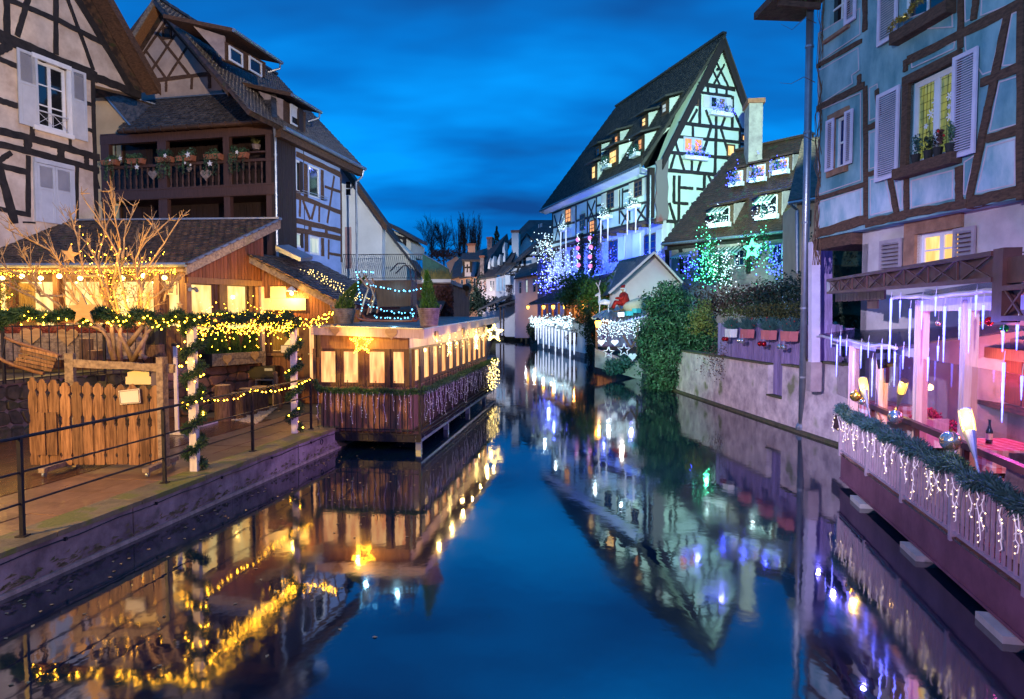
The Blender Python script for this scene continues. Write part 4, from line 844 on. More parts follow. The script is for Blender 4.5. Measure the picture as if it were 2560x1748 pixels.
# lean-to wing on the right
YW = RG.w(ur, 0).y - .12
RL = Fac((0, YW), (1, 0))
vA, vB = RL.uz('B', 1045, 1062), RL.uz('B', 1640, 1375)
sl2 = (vB[1] - vA[1]) / (vB[0] - vA[0]); zat = lambda u: vA[1] + sl2 * (u - vA[0])
uA, uB = RL.uz('B', 1125, 1300)[0], vB[0] - .05
wl_ = RL.R('V', 1345, 570, 1745, 968); dr = RL.R('V', 1800, 585, 1965, 1420)
T.part('wing_wall', RL.wall([(uA, ZQ), (uB + .6, ZQ), (uB + .6, zat(uB) - .2), (uB, zat(uB) - .1), (uA, zat(uA) - .1)], .2, [wl_]), M_framebr)
nb = 24
for i in range(nb):
    u0 = uA + i * (uB - uA) / nb; u1 = u0 + (uB - uA) / nb - .01; T.part('wing_board', RL.poly([(u0, wl_[3] + .12), (u1, wl_[3] + .12), (u1, max(wl_[3] + .2, zat(u1) - .08)), (u0, max(wl_[3] + .2, zat(u0) - .08))], 0, .02 + rnd.uniform(0, .006)), M_boards)
for i in range(10):
    u0 = uA + i * .17; T.inst('base_board', cube_mesh(M_boards), RL.boxM(u0, u0 + .16, ZQ, wl_[2] - .12, 0, .02 + rnd.uniform(0, .006)))
RL.window(T, wl_, M_framebr, M_warmpane, 1, 1, .06, .03, .12, M_warmw)
cu = MB(); g = random.Random(2)
for i in range(9):
    u = wl_[0] + .07 + i * .052; zt_, zb_ = wl_[3] - .05, wl_[2] + .08; cu.tube([RL.w(u + .12 * .2, zt_, -.07), RL.w(u + .03, (zt_ + zb_) / 2, -.07), RL.w(wl_[0] + .08 + i * .018, zb_, -.07)], .026, 6)
T.part('curtain', cu, MATS['curtain_olive'])
r = RL.R('V', 1483, 862, 1625, 968); f_ = T.part('menu_frame', RL.box(*r, -.05, -.03), M_blackbox); T.part('menu_sheet', RL.box(r[0] + .015, r[1] - .015, r[2] + .015, r[3] - .015, -.03, -.026), M_signw, f_)
d_ = T.part('door', RL.box(*dr, 0, .05), M_framebr); T.part('door_glass', RL.box(dr[0] + (dr[1] - dr[0]) * .5, dr[1] - .06, dr[2] + .25, dr[3] - .1, .05, .056), M_pinkpane, d_); T.part('door_handle', RL.box(dr[0] + .14, dr[0] + .30, dr[2] + .95, dr[2] + .975, .06, .09), M_zinc, d_)
# lean-to roof
DP = 3.4
lA, lB = RL.w(vA[0], vA[1] + .05, .35), RL.w(vB[0] + .15, zat(vB[0] + .15) + .05, .35)
bk = Vector((.35, 1, 0)).normalized() * DP
T.part('wing_roof', slab(lA, lB, lB + bk, lA + bk, .12), M_brownt)
n2 = (lB - lA).cross(bk).normalized(); n2 = n2 if n2.z > 0 else -n2
tiled(T, lB, lB + bk, lA + bk, lA, M_tile, .20, .15, singles=300, name='wing_tile')
T.part('wing_barge_board', MB().prism([lA, lB, lB + Vector((0, 0, -.2)), lA + Vector((0, 0, -.2))], (0, .04, 0)), M_oldwood)
T.part('wing_flashing', MB().bar(lA + Vector((0, -.02, .03)), lB + Vector((0, -.02, .03)), .06, .04), M_copper)
T.part('roof_box', MB().prism([RL.w(*RL.uz('B', 1165, 975), -.6), RL.w(*RL.uz('B', 1340, 1060), -.6), RL.w(*RL.uz('B', 1335, 1085), -.6), RL.w(*RL.uz('B', 1165, 1010), -.6)], (0, 1.2, .15)), M_zinc)
# signs, wall lamp
fw = RL.shifted(.05)
fsign('sign', 'square blank amber signboard on the boarded wing under the wall lamp', 'V', [(1355, 240), (1355, 88), (1562, 88), (1562, 240)], M_sign, fw, .02)
fsign('sign', 'long blank amber signboard on the boarded wing of the restaurant', 'V', [(1250, 400), (1250, 243), (1828, 243), (1828, 400)], M_sign, fw, .05)
u, z = RL.uz('V', 1680, 165)
Tl = Thing('wall_lamp', 'enamel shade wall lamp glowing above the amber signs', 'wall lamp', RL.w(u, z, 0))
Tl.part('arm', MB().tube([RL.w(u, z + .12, 0), RL.w(u, z + .2, .15), RL.w(u, z + .12, .3)], .012, 6), M_iron)
Tl.part('shade', MB().lathe(RL.w(u, z + .02, .30), [(.16, 0), (.15, .02), (.06, .10), (.03, .13)], 16), M_frame); Tl.part('bulb', MB().ico(RL.w(u, z - .04, .30), .055, 1), M_bulbwh, smooth=True)
lamp('POINT', RL.w(u, z - .12, .42), 75, WARM, size=.05, name='wall_lamp_light')
# spot lamps on the corner
Tl = Thing('security_light', 'twin spot lamp on the restaurant corner', 'lamp', RG.w(.02, zH - .35, .1))
p = RG.w(.05, zH - .3, .08); Tl.part('housing', MB().tube([p, p + Vector((.06, -.16, -.03))], .05, 10).tube([p + Vector((.12, 0, 0)), p + Vector((.22, -.12, -.06))], .045, 10), M_zinc); Tl.part('bracket', MB().box(p + Vector((.05, .05, 0)), (.2, .05, .05)), M_zinc)
# globe bulbs and small bulbs along the eave
gl = [RF.w(uW + .4, zev - .22, .40)] + [RF.w(RF.uz('C', x, 555)[0], zev - .27 - .05 * (i % 2), .42) for i, x in enumerate((-40, 100, 228, 350, 470, 605, 738, 878, 1015, 1150))]
Tg = Thing('globe_lights', 'string of large warm globe bulbs under the restaurant eave', 'string lights', gl[3])
Tg.part('wire', MB().tube([p + Vector((0, 0, .07)) for p in gl], .006, 4), M_iron)
for i, p in enumerate(gl[1:]):
    Tg.part('globe', MB().ico(p, .06, 1), M_bulbwh, smooth=True)
    lamp('POINT', p + Vector((.05, -.16, -.05)), 12, WARM, size=.02, name='globe_light')
g = random.Random(6); pths = []
for k in range(3): pths.append([RF.w(uW + 3.0 + i * .35 if uW + 3.0 + i * .35 < -.1 else -.1, zev - .14 - .03 * k + g.uniform(-.05, .05), .36 + .02 * k) for i in range(29)])
light_string('eave_lights', 'tiny warm bulbs in a dense strip along the restaurant eave', pths, M_bulbw, .009, .08, jit=.03)
# light net on the wing roof
pths = []; nv = n2
for k in range(5):
    a = lA.lerp(lB, .30) + bk * (.34 + .05 * k); b = lA.lerp(lB, .95) + bk * (.24 + .08 * k); pths.append([a.lerp(b, i / 14) + nv * .07 + bk * (.02 * math.sin(i * 1.9 + k)) for i in range(15)])
light_string('roof_lights', 'band of pale gold bulbs lying on the dark wing roof tiles', pths, M_bulby, .014, .13, jit=.03)
# ------------------------------------------------------------------ upper terrace: stone walls, iron fence, planters
wl0 = at_z('X', -120, 1010, ZT); wl1 = at_z('X', 300, 922, ZT); wl2 = at_z('X', 440, 925, ZT - .02); 
st1 = at_z('E', 1180, 330, ZT); st2 = RL.w(RL.uz('V', 1250, 1200)[0], ZT)
TP = [Vector((-10.4, 10.6, 0)), Vector((-10.2, 13.2, 0)), Vector((-9.9, 16.2, 0)), Vector((CN.x - .2, YC - .75, 0)), Vector((st2.x, YW - .02, 0))]
TPp = [(p.x, p.y) for p in TP] + [(-8, YW + 3), (-30, YW + 3), (-30, 10.6)]
single('terrace', flat_poly(TPp, ZQ - .1, ZT - .06), M_earth, None, None, kind='structure')
def rubble(T, a, b, z0, z1, nrm, m, seed, cols, rows, th=.06):
    """irregular fieldstones: jittered cells, each a stone proud of the mortar"""
    g = random.Random(seed); d = b - a; P = {}
    for j in range(rows + 1):
        for i in range(cols + 1):
            ju = 0 if i in (0, cols) else g.uniform(-.36, .36); jv = 0 if j in (0, rows) else g.uniform(-.34, .34); P[i, j] = (min(1, max(0, (i + ju + (.0 if j % 2 else .0)) / cols)), (j + jv) / rows)
    for j in range(rows):
        for i in range(cols):
            q = [P[i, j], P[i + 1, j], P[i + 1, j + 1], P[i, j + 1]]; cx = sum(p[0] for p in q) / 4; cyy = sum(p[1] for p in q) / 4; poly = []
            for k in range(4):
                p0, p1 = q[k], q[(k + 1) % 4]
                for f in (.18, .82): poly.append(((p0[0] + (p1[0] - p0[0]) * f - cx) * .95 + cx, (p0[1] + (p1[1] - p0[1]) * f - cyy) * .93 + cyy))
            h = th * g.uniform(.4, 1.0); mb = MB(); n = len(poly)
            base = [a + d * u + Vector((0, 0, z0 + (z1 - z0) * v)) for u, v in poly]; mid = a + d * cx + Vector((0, 0, z0 + (z1 - z0) * cyy))
            top = [mid + (p - mid) * .86 + nrm * h for p in base]
            mb.add(base + top, [tuple(range(n, 2 * n))] + [(k, (k + 1) % n, (k + 1) % n + n, k + n) for k in range(n)]); T.part('stone', mb, m)
def stone_wall(label, a, b, z0, z1, m, seed, cols, rows, cap=None):
    d = (b - a).normalized(); n = Vector((d.y, -d.x, 0)); T = Thing('stone_wall', label, 'wall', (a + b) / 2 + Vector((0, 0, z0)))
    T.part('mortar_core', MB().prism([a + Vector((0, 0, z0)), b + Vector((0, 0, z0)), b + Vector((0, 0, z1)), a + Vector((0, 0, z1))], n * -.3), M_mortar)
    rubble(T, a, b, z0, z1 - .02, n, m, seed, cols, rows)
    if cap: T.part('cap', MB().prism([a + n * .08 + Vector((0, 0, z1)), b + n * .08 + Vector((0, 0, z1)), b - n * .35 + Vector((0, 0, z1)), a - n * .35 + Vector((0, 0, z1))], (0, 0, .07)), cap)
    return T
stone_wall('mossy rubble retaining wall below the iron fence at left', TP[0], TP[2], ZQ - .02, ZT - .05, M_mossstone, 3, 15, 4, M_coping)
stone_wall('short rubble wall turning below the bare tree', TP[2], TP[3], ZQ - .02, ZT - .05, M_mossstone, 4, 6, 4, M_coping)
stone_wall('red sandstone rubble wall under the conifer planter', TP[3], TP[4], ZQ - .02, ZT + .02, M_stone, 9, 7, 5)
single('end_wall', flat_poly([(-30, 10.3), (TP[0].x, 10.6), (TP[0].x, 10.9), (-30, 10.9)], ZQ - .1, ZT), M_mossstone, 'mossy end wall of the upper terrace at the frame edge', 'wall')
# iron fence on the retaining wall
ftop = 3 - (at_z('U', 460, 1330, ZT).y * 0) 
Ti = Thing('iron_fence', 'black iron bar fence on the upper terrace behind the sledge', 'fence', TP[1] + Vector((0, 0, ZT)))
IF0, IF1, IF2 = at_z('U', 100, 1385, ZT), at_z('U', 1390, 1230, ZT), at_z('U', 2200, 1090, ZT)
IF0 = Vector((-9.2, 12.6, ZT)); IF0 = at_Y('U', 60, 1370, 13.0); IF0.z = ZT + .02; IF1 = at_Y('U', 1390, 1230, 15.4); IF1.z = ZT + .02; IF2 = at_Y('U', 2190, 1100, 16.3); IF2.z = ZT + .02
IFm = IF0 * 2 - IF1; IFm.z = IF0.z
hF = at_Y('U', 700, 605, (IF0.y + IF1.y) / 2).z - ZT
for a, b, k in ((IFm, IF0, 8), (IF0, IF1, 12), (IF1, IF2, 8)):
    for i in range(k): p = a.lerp(b, i / k); Ti.part('bar', MB().tube([p, p + Vector((0, 0, hF))], .011, 6), M_iron)
    for h in (.06, hF - .02): Ti.part('rail', MB().bar(a + Vector((0, 0, h)), b + Vector((0, 0, h)), .03, .02), M_iron)
    Ti.part('post', MB().box(b + Vector((0, 0, hF / 2)), (.045, .045, hF)), M_iron)
# pale plank planter with hearts and red heather behind the fence
pl0, pl1 = at_Y('U', -150, 800, 16.2), at_Y('U', 1900, 800, 16.9)
fp = Fac(pl0, (pl1 - pl0)); zp0, zp1 = fp.uz('U', 900, 1060)[1], fp.uz('U', 900, 705)[1]; LP_ = (pl1 - pl0).length
Tp = Thing('plank_planter', 'long pale plank planter with red heather below the restaurant windows', 'planter', fp.w(LP_ / 2, zp0))
hh = (zp1 - zp0) / 3
for k in range(3): Tp.part('plank', fp.box(0, LP_, zp0 + k * hh + .008, zp0 + (k + 1) * hh, -.04, rnd.uniform(0, .012)), M_oldwood)
Tp.part('back_plank', fp.box(0, LP_, zp0, zp1, -.45, -.40), M_oldwood); Tp.part('soil', fp.box(0, LP_, zp0, zp1 - .08, -.40, -.04), M_earth)
b = MB(); g = random.Random(4)
for i in range(2600): u = g.uniform(0, LP_); leaf(b, fp.w(u, zp1 + abs(g.gauss(0, .09)), g.uniform(-.4, 0)), .05, g)
Tp.part('heather', b, mat('heather_red', (.34, .05, .035), .7, (.14, .03, .02), 6, bump=0), kind='stuff')
for i, x in enumerate((425, 903)):
    u, z = fp.uz('U', x, 745 if i else 735); single('heart', flat_shape(fp.w(u, z - .0, .05), fp.d, (0, 0, 1), heart_pts(), .50, .03), M_heart, ['wooden heart behind the sledge on the plank planter', 'wooden heart on the plank planter right of the sledge'][i], 'heart')
# stumps, crates behind the fence
for i, (x, y0, y1, w, lab) in enumerate(((1150, 780, 1060, .30, 'tall pale tree stump behind the iron fence'), (1270, 935, 1060, .36, 'short cut log behind the iron fence'), (2060, 860, 1010, .42, 'split log under the dark flower tub'))):
    c = at_Y('U', x, y1, 15.9); h = at_Y('U', x, y0, 15.9).z - c.z
    Tn = Thing('log', lab, 'log', c); Tn.part('bark', MB().lathe(c, [(w * .52, 0), (w * .47, h * .5), (w * .48, h)], 14), M_log); Tn.part('cut_face', MB().lathe(c + Vector((0, 0, h + .002)), [(w * .45, 0), (w * .44, .01)], 14), M_heart)
c = at_Y('U', 2060, 855, 15.9); Tn = Thing('flower_tub', 'dark tapering flower tub on a split log', 'flower tub', c)
Tn.part('tub', MB().lathe(c, [(.20, 0), (.26, .56), (.29, .58), (.29, .64)], 16), M_blackbox); b = MB(); blob_leaves(b, c + Vector((0, 0, .7)), (.25, .25, .15), 260, .05, 5); Tn.part('plant', b, M_redleaf, kind='stuff')
# glowing shrub at the left edge in front of the windows
c = at_Y('U', 50, 500, 15.8); Tn = Thing('lit_shrub', 'leafy shrub wound with warm bulbs at the left window', 'shrub', c + Vector((0, 0, -.6)))
b = MB(); blob_leaves(b, c + Vector((-.1, 0, .5)), (.55, .4, .8), 900, .06, 12); Tn.part('leaves', b, M_yleaf, kind='stuff'); b = MB(); g = random.Random(1)
for i in range(90): b.ico(c + Vector((g.gauss(-.1, .28), -.3, g.uniform(-.1, 1.0))), .014)
Tn.part('bulbs', b, M_bulbw, kind='stuff'); lamp('POINT', c + Vector((0, -.7, .5)), 20, WARM, size=.05, name='shrub_glow')
# sledge hung on the fence
YS = 12.7; fs = Fac((0, YS), (1, 0)); S_ = lambda x, y, n=0.0: fs.w(*fs.uz('U', x, y), n)
Ts = Thing('sledge', 'wooden slatted sledge hung slanting on the iron fence', 'sledge', S_(450, 1100))
for a in (((330, 895), (815, 1005)), ((320, 938), (795, 1055)), ((298, 990), (775, 1102)), ((265, 1040), (755, 1142)), ((235, 1085), (735, 1190))): Ts.part('slat', MB().bar(S_(*a[0], .10), S_(*a[1], .10), .055, .025, (0, 1, 0)), M_fence)
for pts in ([(80, 760), (110, 775), (240, 830), (420, 880), (620, 940), (820, 1010)], [(-10, 1020), (60, 1070), (180, 1120), (340, 1170), (480, 1215), (590, 1240)]): Ts.part('runner', MB().tube([S_(*p, .02) for p in pts], .032, 8), M_warmw)
for pts in ([(235, 1090), (430, 900)], [(610, 1195), (720, 985)], [(340, 1080), (440, 900)]): Ts.part('crosspiece', MB().bar(S_(*pts[0], .05), S_(*pts[1], .05), .05, .03, (0, 1, 0)), M_oldwood)
for pts in ([(200, 830), (330, 900)], [(90, 770), (60, 1000)], [(500, 1180), (235, 1085)]): Ts.part('strut', MB().tube([S_(*pts[0], .03), S_(*pts[1], .06)], .018, 6), M_iron)
# planter with small conifers and hearts
fq = RG.shifted(.35); Q_ = lambda x, y, n=0.0: fq.w(*fq.uz('V', x, y), n)
r0, r1 = fq.uz('V', 570, 1060), fq.uz('V', 1275, 1010); z0 = fq.uz('V', 900, 1120)[1]; z1 = fq.uz('V', 900, 962)[1]
Tp = Thing('conifer_planter', 'rustic timber planter with five small conifers below the gable windows', 'planter', fq.w((r0[0] + r1[0]) / 2, z0))
Tp.part('front_board', fq.box(r0[0], r1[0], z0, (z0 + z1) / 2 - .004, 0, .05), M_oldwood); Tp.part('front_board', fq.box(r0[0], r1[0], (z0 + z1) / 2 + .004, z1, 0, .055), M_oldwood); Tp.part('end_board', fq.box(r0[0] - .05, r0[0], z0, z1, -.28, .03), M_blackbox); Tp.part('soil', fq.box(r0[0], r1[0], z0, z1 - .05, -.28, 0), M_earth)
for i, (x, yt, w) in enumerate(((625, 625, .21), (755, 615, .20), (930, 610, .17), (1080, 720, .17), (1180, 640, .17))):
    u, zt2 = fq.uz('V', x, yt); cm = cone_conifer(MB(), fq.w(u, z1 - .08, -.14), zt2 - z1 + .05, w * 1.05, 1500, .05, 20 + i)
    single('small_conifer', cm, M_thuja, ['leftmost bushy conifer in the rustic planter', 'second conifer from the left in the rustic planter', 'slim tall conifer in the middle of the rustic planter', 'low round conifer in the rustic planter', 'rightmost conifer in the rustic planter'][i], 'conifer', 'conifers in the rustic planter')
for i, (x, y) in enumerate(((760, 1045), (1125, 1000))):
    u, z = fq.uz('V', x, y); single('heart', flat_shape(fq.w(u, z, .075), fq.d, (0, 0, 1), heart_pts(), .30, .02), M_heart, ['left wooden heart on the rustic conifer planter', 'right wooden heart on the rustic conifer planter'][i], 'heart')
# letter box, logs, carved plank by the wall
fr = RL.shifted(.5)
r = fr.R('V', 1055, 1145, 1250, 1295); Tm = Thing('letter_box', 'black letter box on the sandstone wall', 'letter box', fr.w((r[0] + r[1]) / 2, r[2])); Tm.part('body', fr.box(r[0], r[1] + .35, r[2], r[3], -.42, 0), M_blackbox); Tm.part('flap', fr.box(r[1] + .06, r[1] + .28, r[3] - .12, r[3] - .05, 0, .012), M_zinc); Tm.part('arm', fr.box(r[0], r[1], r[2] - .06, r[2] - .005, -.5, -.1), M_iron)
r = fr.R('V', 1150, 1310, 1400, 1530); Tm = Thing('open_cupboard', 'low dark open cupboard under the letter box', 'cupboard', fr.w((r[0] + r[1]) / 2, ZQ))
Tm.part('top', fr.box(r[0], r[1], r[3] - .05, r[3], -.35, 0), M_oldwood); Tm.part('side', fr.box(r[0], r[0] + .05, ZQ, r[3] - .05, -.35, 0), M_oldwood); Tm.part('side', fr.box(r[1] - .05, r[1], ZQ, r[3] - .05, -.35, 0), M_oldwood); Tm.part('back', fr.box(r[0] + .05, r[1] - .05, ZQ, r[3] - .05, -.35, -.33), M_blackbox)
lg = [at_z('E', x, y, ZQ) for x, y in ((1478, 665), (1560, 650), (1640, 625), (1720, 600))]
for i, c in enumerate(lg):
    Tn = Thing('log', ['upright log standing in front of the sandstone wall, leftmost', 'thick bark log second along the sandstone wall', 'thick bark log third along the sandstone wall', 'bark log nearest the cupboard by the wall'][i], 'log', c, 'logs along the sandstone wall'); h = (.85, .62, .66, .64)[i]; w = (.19, .23, .22, .22)[i]
    Tn.part('bark', MB().lathe(c, [(w * 1.05, 0), (w, h * .4), (w * .97, h)], 16), M_log); Tn.part('cut_face', MB().lathe(c + Vector((0, 0, h)), [(w * .9, 0), (w * .88, .008)], 16), M_heart)
fz = Fac((0, at_z('E', 1850, 585, ZQ).y), (1, 0)); pf = [(1800, 350), (1822, 340), (1835, 352), (1832, 372), (1840, 390), (1836, 420), (1850, 450), (1848, 480), (1862, 510), (1868, 575), (1845, 590), (1838, 520), (1828, 490), (1832, 465), (1818, 440), (1822, 415), (1806, 395), (1812, 372)]
single('carved_plank', fz.poly(fz.pxpoly('E', pf), -.04, 0), M_fence, 'carved wooden plank leaning by the restaurant door', 'plank')
# ------------------------------------------------------------------ bare pollard tree
c = at_Y('U', 1500, 1080, 15.1); c.z = ZT
Tt = Thing('bare_tree', 'bare multi-stem tree glowing gold on the terrace, wound with lights', 'tree', c)
ft = Fac((0, 15.1), (1, 0)); g = random.Random(14)
P_ = lambda s, x, y, n=0.0: ft.w(*ft.uz(s, x, y), n)
b = MB()
main = [[('U', 1480, 1090), ('U', 1470, 900), ('U', 1440, 780), ('U', 1390, 680), ('U', 1200, 630)], [('U', 1560, 1080), ('U', 1590, 880), ('U', 1600, 700), ('U', 1500, 610)], [('U', 1520, 1060), ('U', 1480, 800), ('U', 1490, 620)], [('U', 1720, 1080), ('U', 1650, 900), ('U', 1610, 720), ('U', 1600, 560)], [('U', 1740, 1070), ('U', 1860, 900), ('U', 1940, 740), ('U', 1900, 590)], [('U', 1930, 1040), ('U', 1870, 990), ('U', 1880, 740), ('U', 2000, 650)], [('U', 1660, 860), ('U', 1780, 730), ('U', 1850, 610)]]
for q in main: b.tube([P_(*p, g.uniform(-.15, .1)) for p in q], [max(.024, .066 - .012 * i) for i in range(len(q))], 8)
limbs = [[(1490, 620, 'U'), (640, 650, 'C'), (605, 420, 'C'), (640, 200, 'C'), (672, 60, 'C')], [(1500, 610, 'U'), (560, 620, 'C'), (510, 300, 'C'), (455, 150, 'C')], [(1600, 560, 'U'), (690, 640, 'C'), (620, 480, 'C'), (540, 330, 'C'), (420, 210, 'C')], [(1600, 560, 'U'), (730, 700, 'C'), (770, 480, 'C'), (760, 300, 'C'), (810, 70, 'C')], [(1600, 560, 'U'), (780, 600, 'C'), (860, 400, 'C'), (870, 200, 'C'), (855, 40, 'C')],
    [(1850, 610, 'U'), (870, 760, 'C'), (830, 400, 'C'), (760, 230, 'C'), (675, 50, 'C')], [(1900, 590, 'U'), (900, 740, 'C'), (960, 500, 'C'), (1060, 330, 'C'), (1180, 150, 'C')], [(1900, 590, 'U'), (930, 640, 'C'), (900, 440, 'C'), (960, 330, 'C'), (1020, 220, 'C')], [(1850, 610, 'U'), (890, 620, 'C'), (850, 400, 'C'), (920, 260, 'C'), (1010, 155, 'C')],
    [(1390, 680, 'U'), (560, 860, 'C'), (480, 780, 'C'), (330, 620, 'C'), (190, 520, 'C'), (90, 390, 'C')], [(1200, 630, 'U'), (440, 850, 'C'), (300, 700, 'C'), (110, 600, 'C'), (0, 540, 'C')], [(1390, 680, 'U'), (520, 760, 'C'), (420, 600, 'C'), (380, 450, 'C')], [(1500, 610, 'U'), (590, 700, 'C'), (440, 400, 'C'), (210, 280, 'C')], [(440, 690, 'C'), (300, 690, 'C'), (290, 560, 'C'), (250, 410, 'C')], [(2000, 650, 'U'), (1000, 790, 'C'), (1080, 720, 'C'), (1260, 640, 'C')], [(1080, 720, 'C'), (1100, 680, 'C'), (1150, 600, 'C')], [(690, 640, 'C'), (680, 560, 'C'), (600, 560, 'C'), (480, 520, 'C')]]
tips = []
for q in limbs:
    n_ = g.uniform(-.9, .9); pts = [P_(p[2], p[0], p[1], n_ * i / (len(q) - 1)) for i, p in enumerate(q)]; fine = []
    for i in range(len(pts) - 1):
        for k in range(3): fine.append(pts[i].lerp(pts[i + 1], k / 3) + Vector((g.uniform(-.02, .02), g.uniform(-.02, .02), g.uniform(-.02, .02))))
    fine.append(pts[-1]); L = len(fine); b.tube(fine, [.022 * (1 - i / L) + .009 for i in range(L)], 7); tips.append(fine)
Tt.part('trunk', b, M_bark, smooth=True)
b = MB()
for f in tips:
    for k in range(12):
        i = g.randrange(2, len(f) - 1); p = f[i]; d = (f[i + 1] - f[i]).normalized(); s = (d + Vector((g.uniform(-1, 1), g.uniform(-.6, .6), g.uniform(-.1, .8)))).normalized(); L = g.uniform(.2, .75); m_p = p + s * L * .5 + Vector((0, 0, .03)); e_ = p + s * L + Vector((0, 0, g.uniform(0, .12)))
        b.tube([p, m_p, e_], [.010, .007, .003], 5); 
        for q in range(2): s2 = (s + Vector((g.uniform(-.9, .9), g.uniform(-.5, .5), g.uniform(-.2, .9)))).normalized(); b.tube([m_p, m_p + s2 * L * .35], [.008, .003], 4)
    for q in range(4): s2 = Vector((g.uniform(-1, 1), g.uniform(-.5, .5), g.uniform(-.1, 1))).normalized(); b.tube([f[-1], f[-1] + s2 * g.uniform(.1, .28)], [.014, .005], 4)
Tt.part('twigs', b, M_bark)
b = MB()
for f in tips[:9]:
    for i in range(16): b.ico(f[1].lerp(f[8], g.random()) + Vector((g.gauss(0, .12), g.uniform(-.15, .1), g.gauss(0, .08))), .009)
Tt.part('bulbs', b, M_bulbw, kind='stuff')
b = MB()
for i in range(500): leaf(b, P_('C', 800 + g.gauss(0, 55), g.uniform(430, 800), g.uniform(-.3, .3)), .05, g)
Tt.part('climber_leaves', b, M_yleaf, kind='stuff')
Tu = Thing('uplight', 'small ground uplight at the foot of the bare tree', 'floodlight', Vector((c.x + .5, c.y - 1.3, ZT)))
pu = Vector((c.x + .5, c.y - 1.3, ZT + .12)); Tu.part('housing', MB().lathe(pu + Vector((0, 0, -.12)), [(.07, 0), (.09, .1), (.10, .13)], 12), M_blackbox)
lamp('SPOT', pu + Vector((0, 0, .05)), 900, (1.0, .52, .07), target=(c.x + .05, c.y, ZT + 3.4), size=.06, angle=80, blend=.7, name='uplight_lamp')
for i, (x, y, s_, lab) in enumerate(((530, 425, .42, 'pale star hanging high in the bare tree'), (1240, 748, .16, 'small star hanging near the restaurant corner'))):
    single('star', flat_shape(P_('C', x, y, .35), (1, 0, 0), (0, 0, 1), star_pts(rot=.15), s_, .02), M_heart, lab, 'star')
M_skirt = mat('skirt_boards', (.36, .17, .13), .5, (.20, .085, .06), 5, (7, 7, .5), bump=.12, rand=.25)
# ------------------------------------------------------------------ pavilion on the water
Pc = at_Y('X', 1050, 1108, 14.9); Pl = at_Y('X', 792, 1102, 15.25)
PF = Fac(Pc, (Pc - Pl)); PS = Fac(Pc, pxdir(1495)); wF = (Pc - Pl).to_2d().length
LS = PS.uz('X', 1236, 900)[0]
zb = PF.uz('D', 1150, 1445)[1]; zfl = PF.uz('D', 1150, 1395)[1]; zg = PF.uz('D', 800, 1100)[1]; zrf = PF.uz('D', 1200, 692)[1]; zft = PF.uz('D', 1200, 740)[1]
T = Thing('pavilion', 'timber dining pavilion over the canal with glowing windows and iron railing', 'pavilion', Pc + Vector((0, 0, -Pc.z)))
W2 = PF.shifted(-.22); S2 = PS.shifted(-.30)
wins = [(525, 830, 640, 1055), (675, 835, 790, 1060), (845, 837, 965, 1062), (1003, 838, 1118, 1065)]
hs = [W2.R('D', *w) for w in wins]; zw0 = sum(h[2] for h in hs) / 4; zw1 = sum(h[3] for h in hs) / 4; hs = [(h[0], h[1], zw0, zw1) for h in hs]
uR = -.30
T.part('front_wall', W2.wall([(-wF + .02, zfl), (uR, zfl), (uR, zrf - .05), (-wF + .02, zrf - .05)], .12, hs), M_framebr)
for h in hs: W2.window(T, h, M_framebr, M_pinkpane, 1, 1, .035, .03, .05)
for i in range(13):
    u = -wF + .02 + i * (uR + wF - .02) / 13; w = (uR + wF - .02) / 13; T.inst('wall_board', cube_mesh(M_skirt), W2.boxM(u + .004, u + w - .004, zfl + .02, zg + .05, 0, .018 + rnd.uniform(0, .008)))
T.part('upper_panel', W2.box(-wF + .03, uR - .01, zw1 + .03, zft + .01, 0, .015), M_warmw)
for x in (495, 655, 817, 985, 1148):
    u = W2.uz('D', x, 940)[0]; T.part('window_post', W2.box(u - .035, u + .035, zg + .06, zw1 + .03, .0, .03), M_framebr)
nW = 11; pit = (LS - .5) / nW; hs2 = [(.42 + i * pit + .17, .42 + (i + 1) * pit - .17, zw0, zw1 + .02) for i in range(nW)]
T.part('side_wall', S2.wall([(.23, zfl), (LS, zfl), (LS, zrf + .12), (.23, zrf - .03)], .12, hs2), M_framebr)
for h in hs2: S2.window(T, h, M_framebr, M_pinkpane, 1, 1, .035, .03, .05)
for i in range(60):
    u = .24 + i * (LS - .26) / 60; T.inst('wall_board', cube_mesh(M_skirt), S2.boxM(u + .004, u + (LS - .26) / 60 - .004, zfl + .02, zg + .05, 0, .018 + rnd.uniform(0, .008)))
for i in range(40):
    u = .24 + i * (LS - .26) / 40; T.inst('upper_board', cube_mesh(M_pinecol), S2.boxM(u + .004, u + (LS - .26) / 40 - .004, zw1 + .05, zft + .03, 0, .012 + rnd.uniform(0, .005)))
T.part('end_wall', MB().prism([S2.w(LS, zfl), S2.w(LS, zrf + .1), S2.w(LS, zrf + .1, -wF), S2.w(LS, zfl, -wF)], S2.d * -.1), M_framebr)
# roof: front edge level, slightly rising to the far end
r0, r1 = PF.w(-wF - .06, zrf + .04, .05), PF.w(.10, zrf - .02, .05); far = PS.uz('X', 1244, 795); rr_ = PS.w(LS + .3, zrf + .22, .10); rl_ = rr_ - PF.d * (wF + .1)
T.part('roof', slab(r0, r1, rr_, rl_, .05), M_galdark)
for i in range(14):
    a, b_, c_, d_ = r0.lerp(r1, i / 14 + .004), r0.lerp(r1, (i + 1) / 14 - .004), rl_.lerp(rr_, (i + 1) / 14 - .004), rl_.lerp(rr_, i / 14 + .004)
    T.part('roof_board', MB().prism([a + Vector((0, 0, .003)), b_ + Vector((0, 0, .003)), c_ + Vector((0, 0, .003)), d_ + Vector((0, 0, .003))], (0, 0, .02 + rnd.uniform(0, .008))), mat('roof_felt', (.10, .105, .11), .35, (.05, .05, .055), 2, bump=.2, rand=.25) if i == 0 else MATS['roof_felt'])
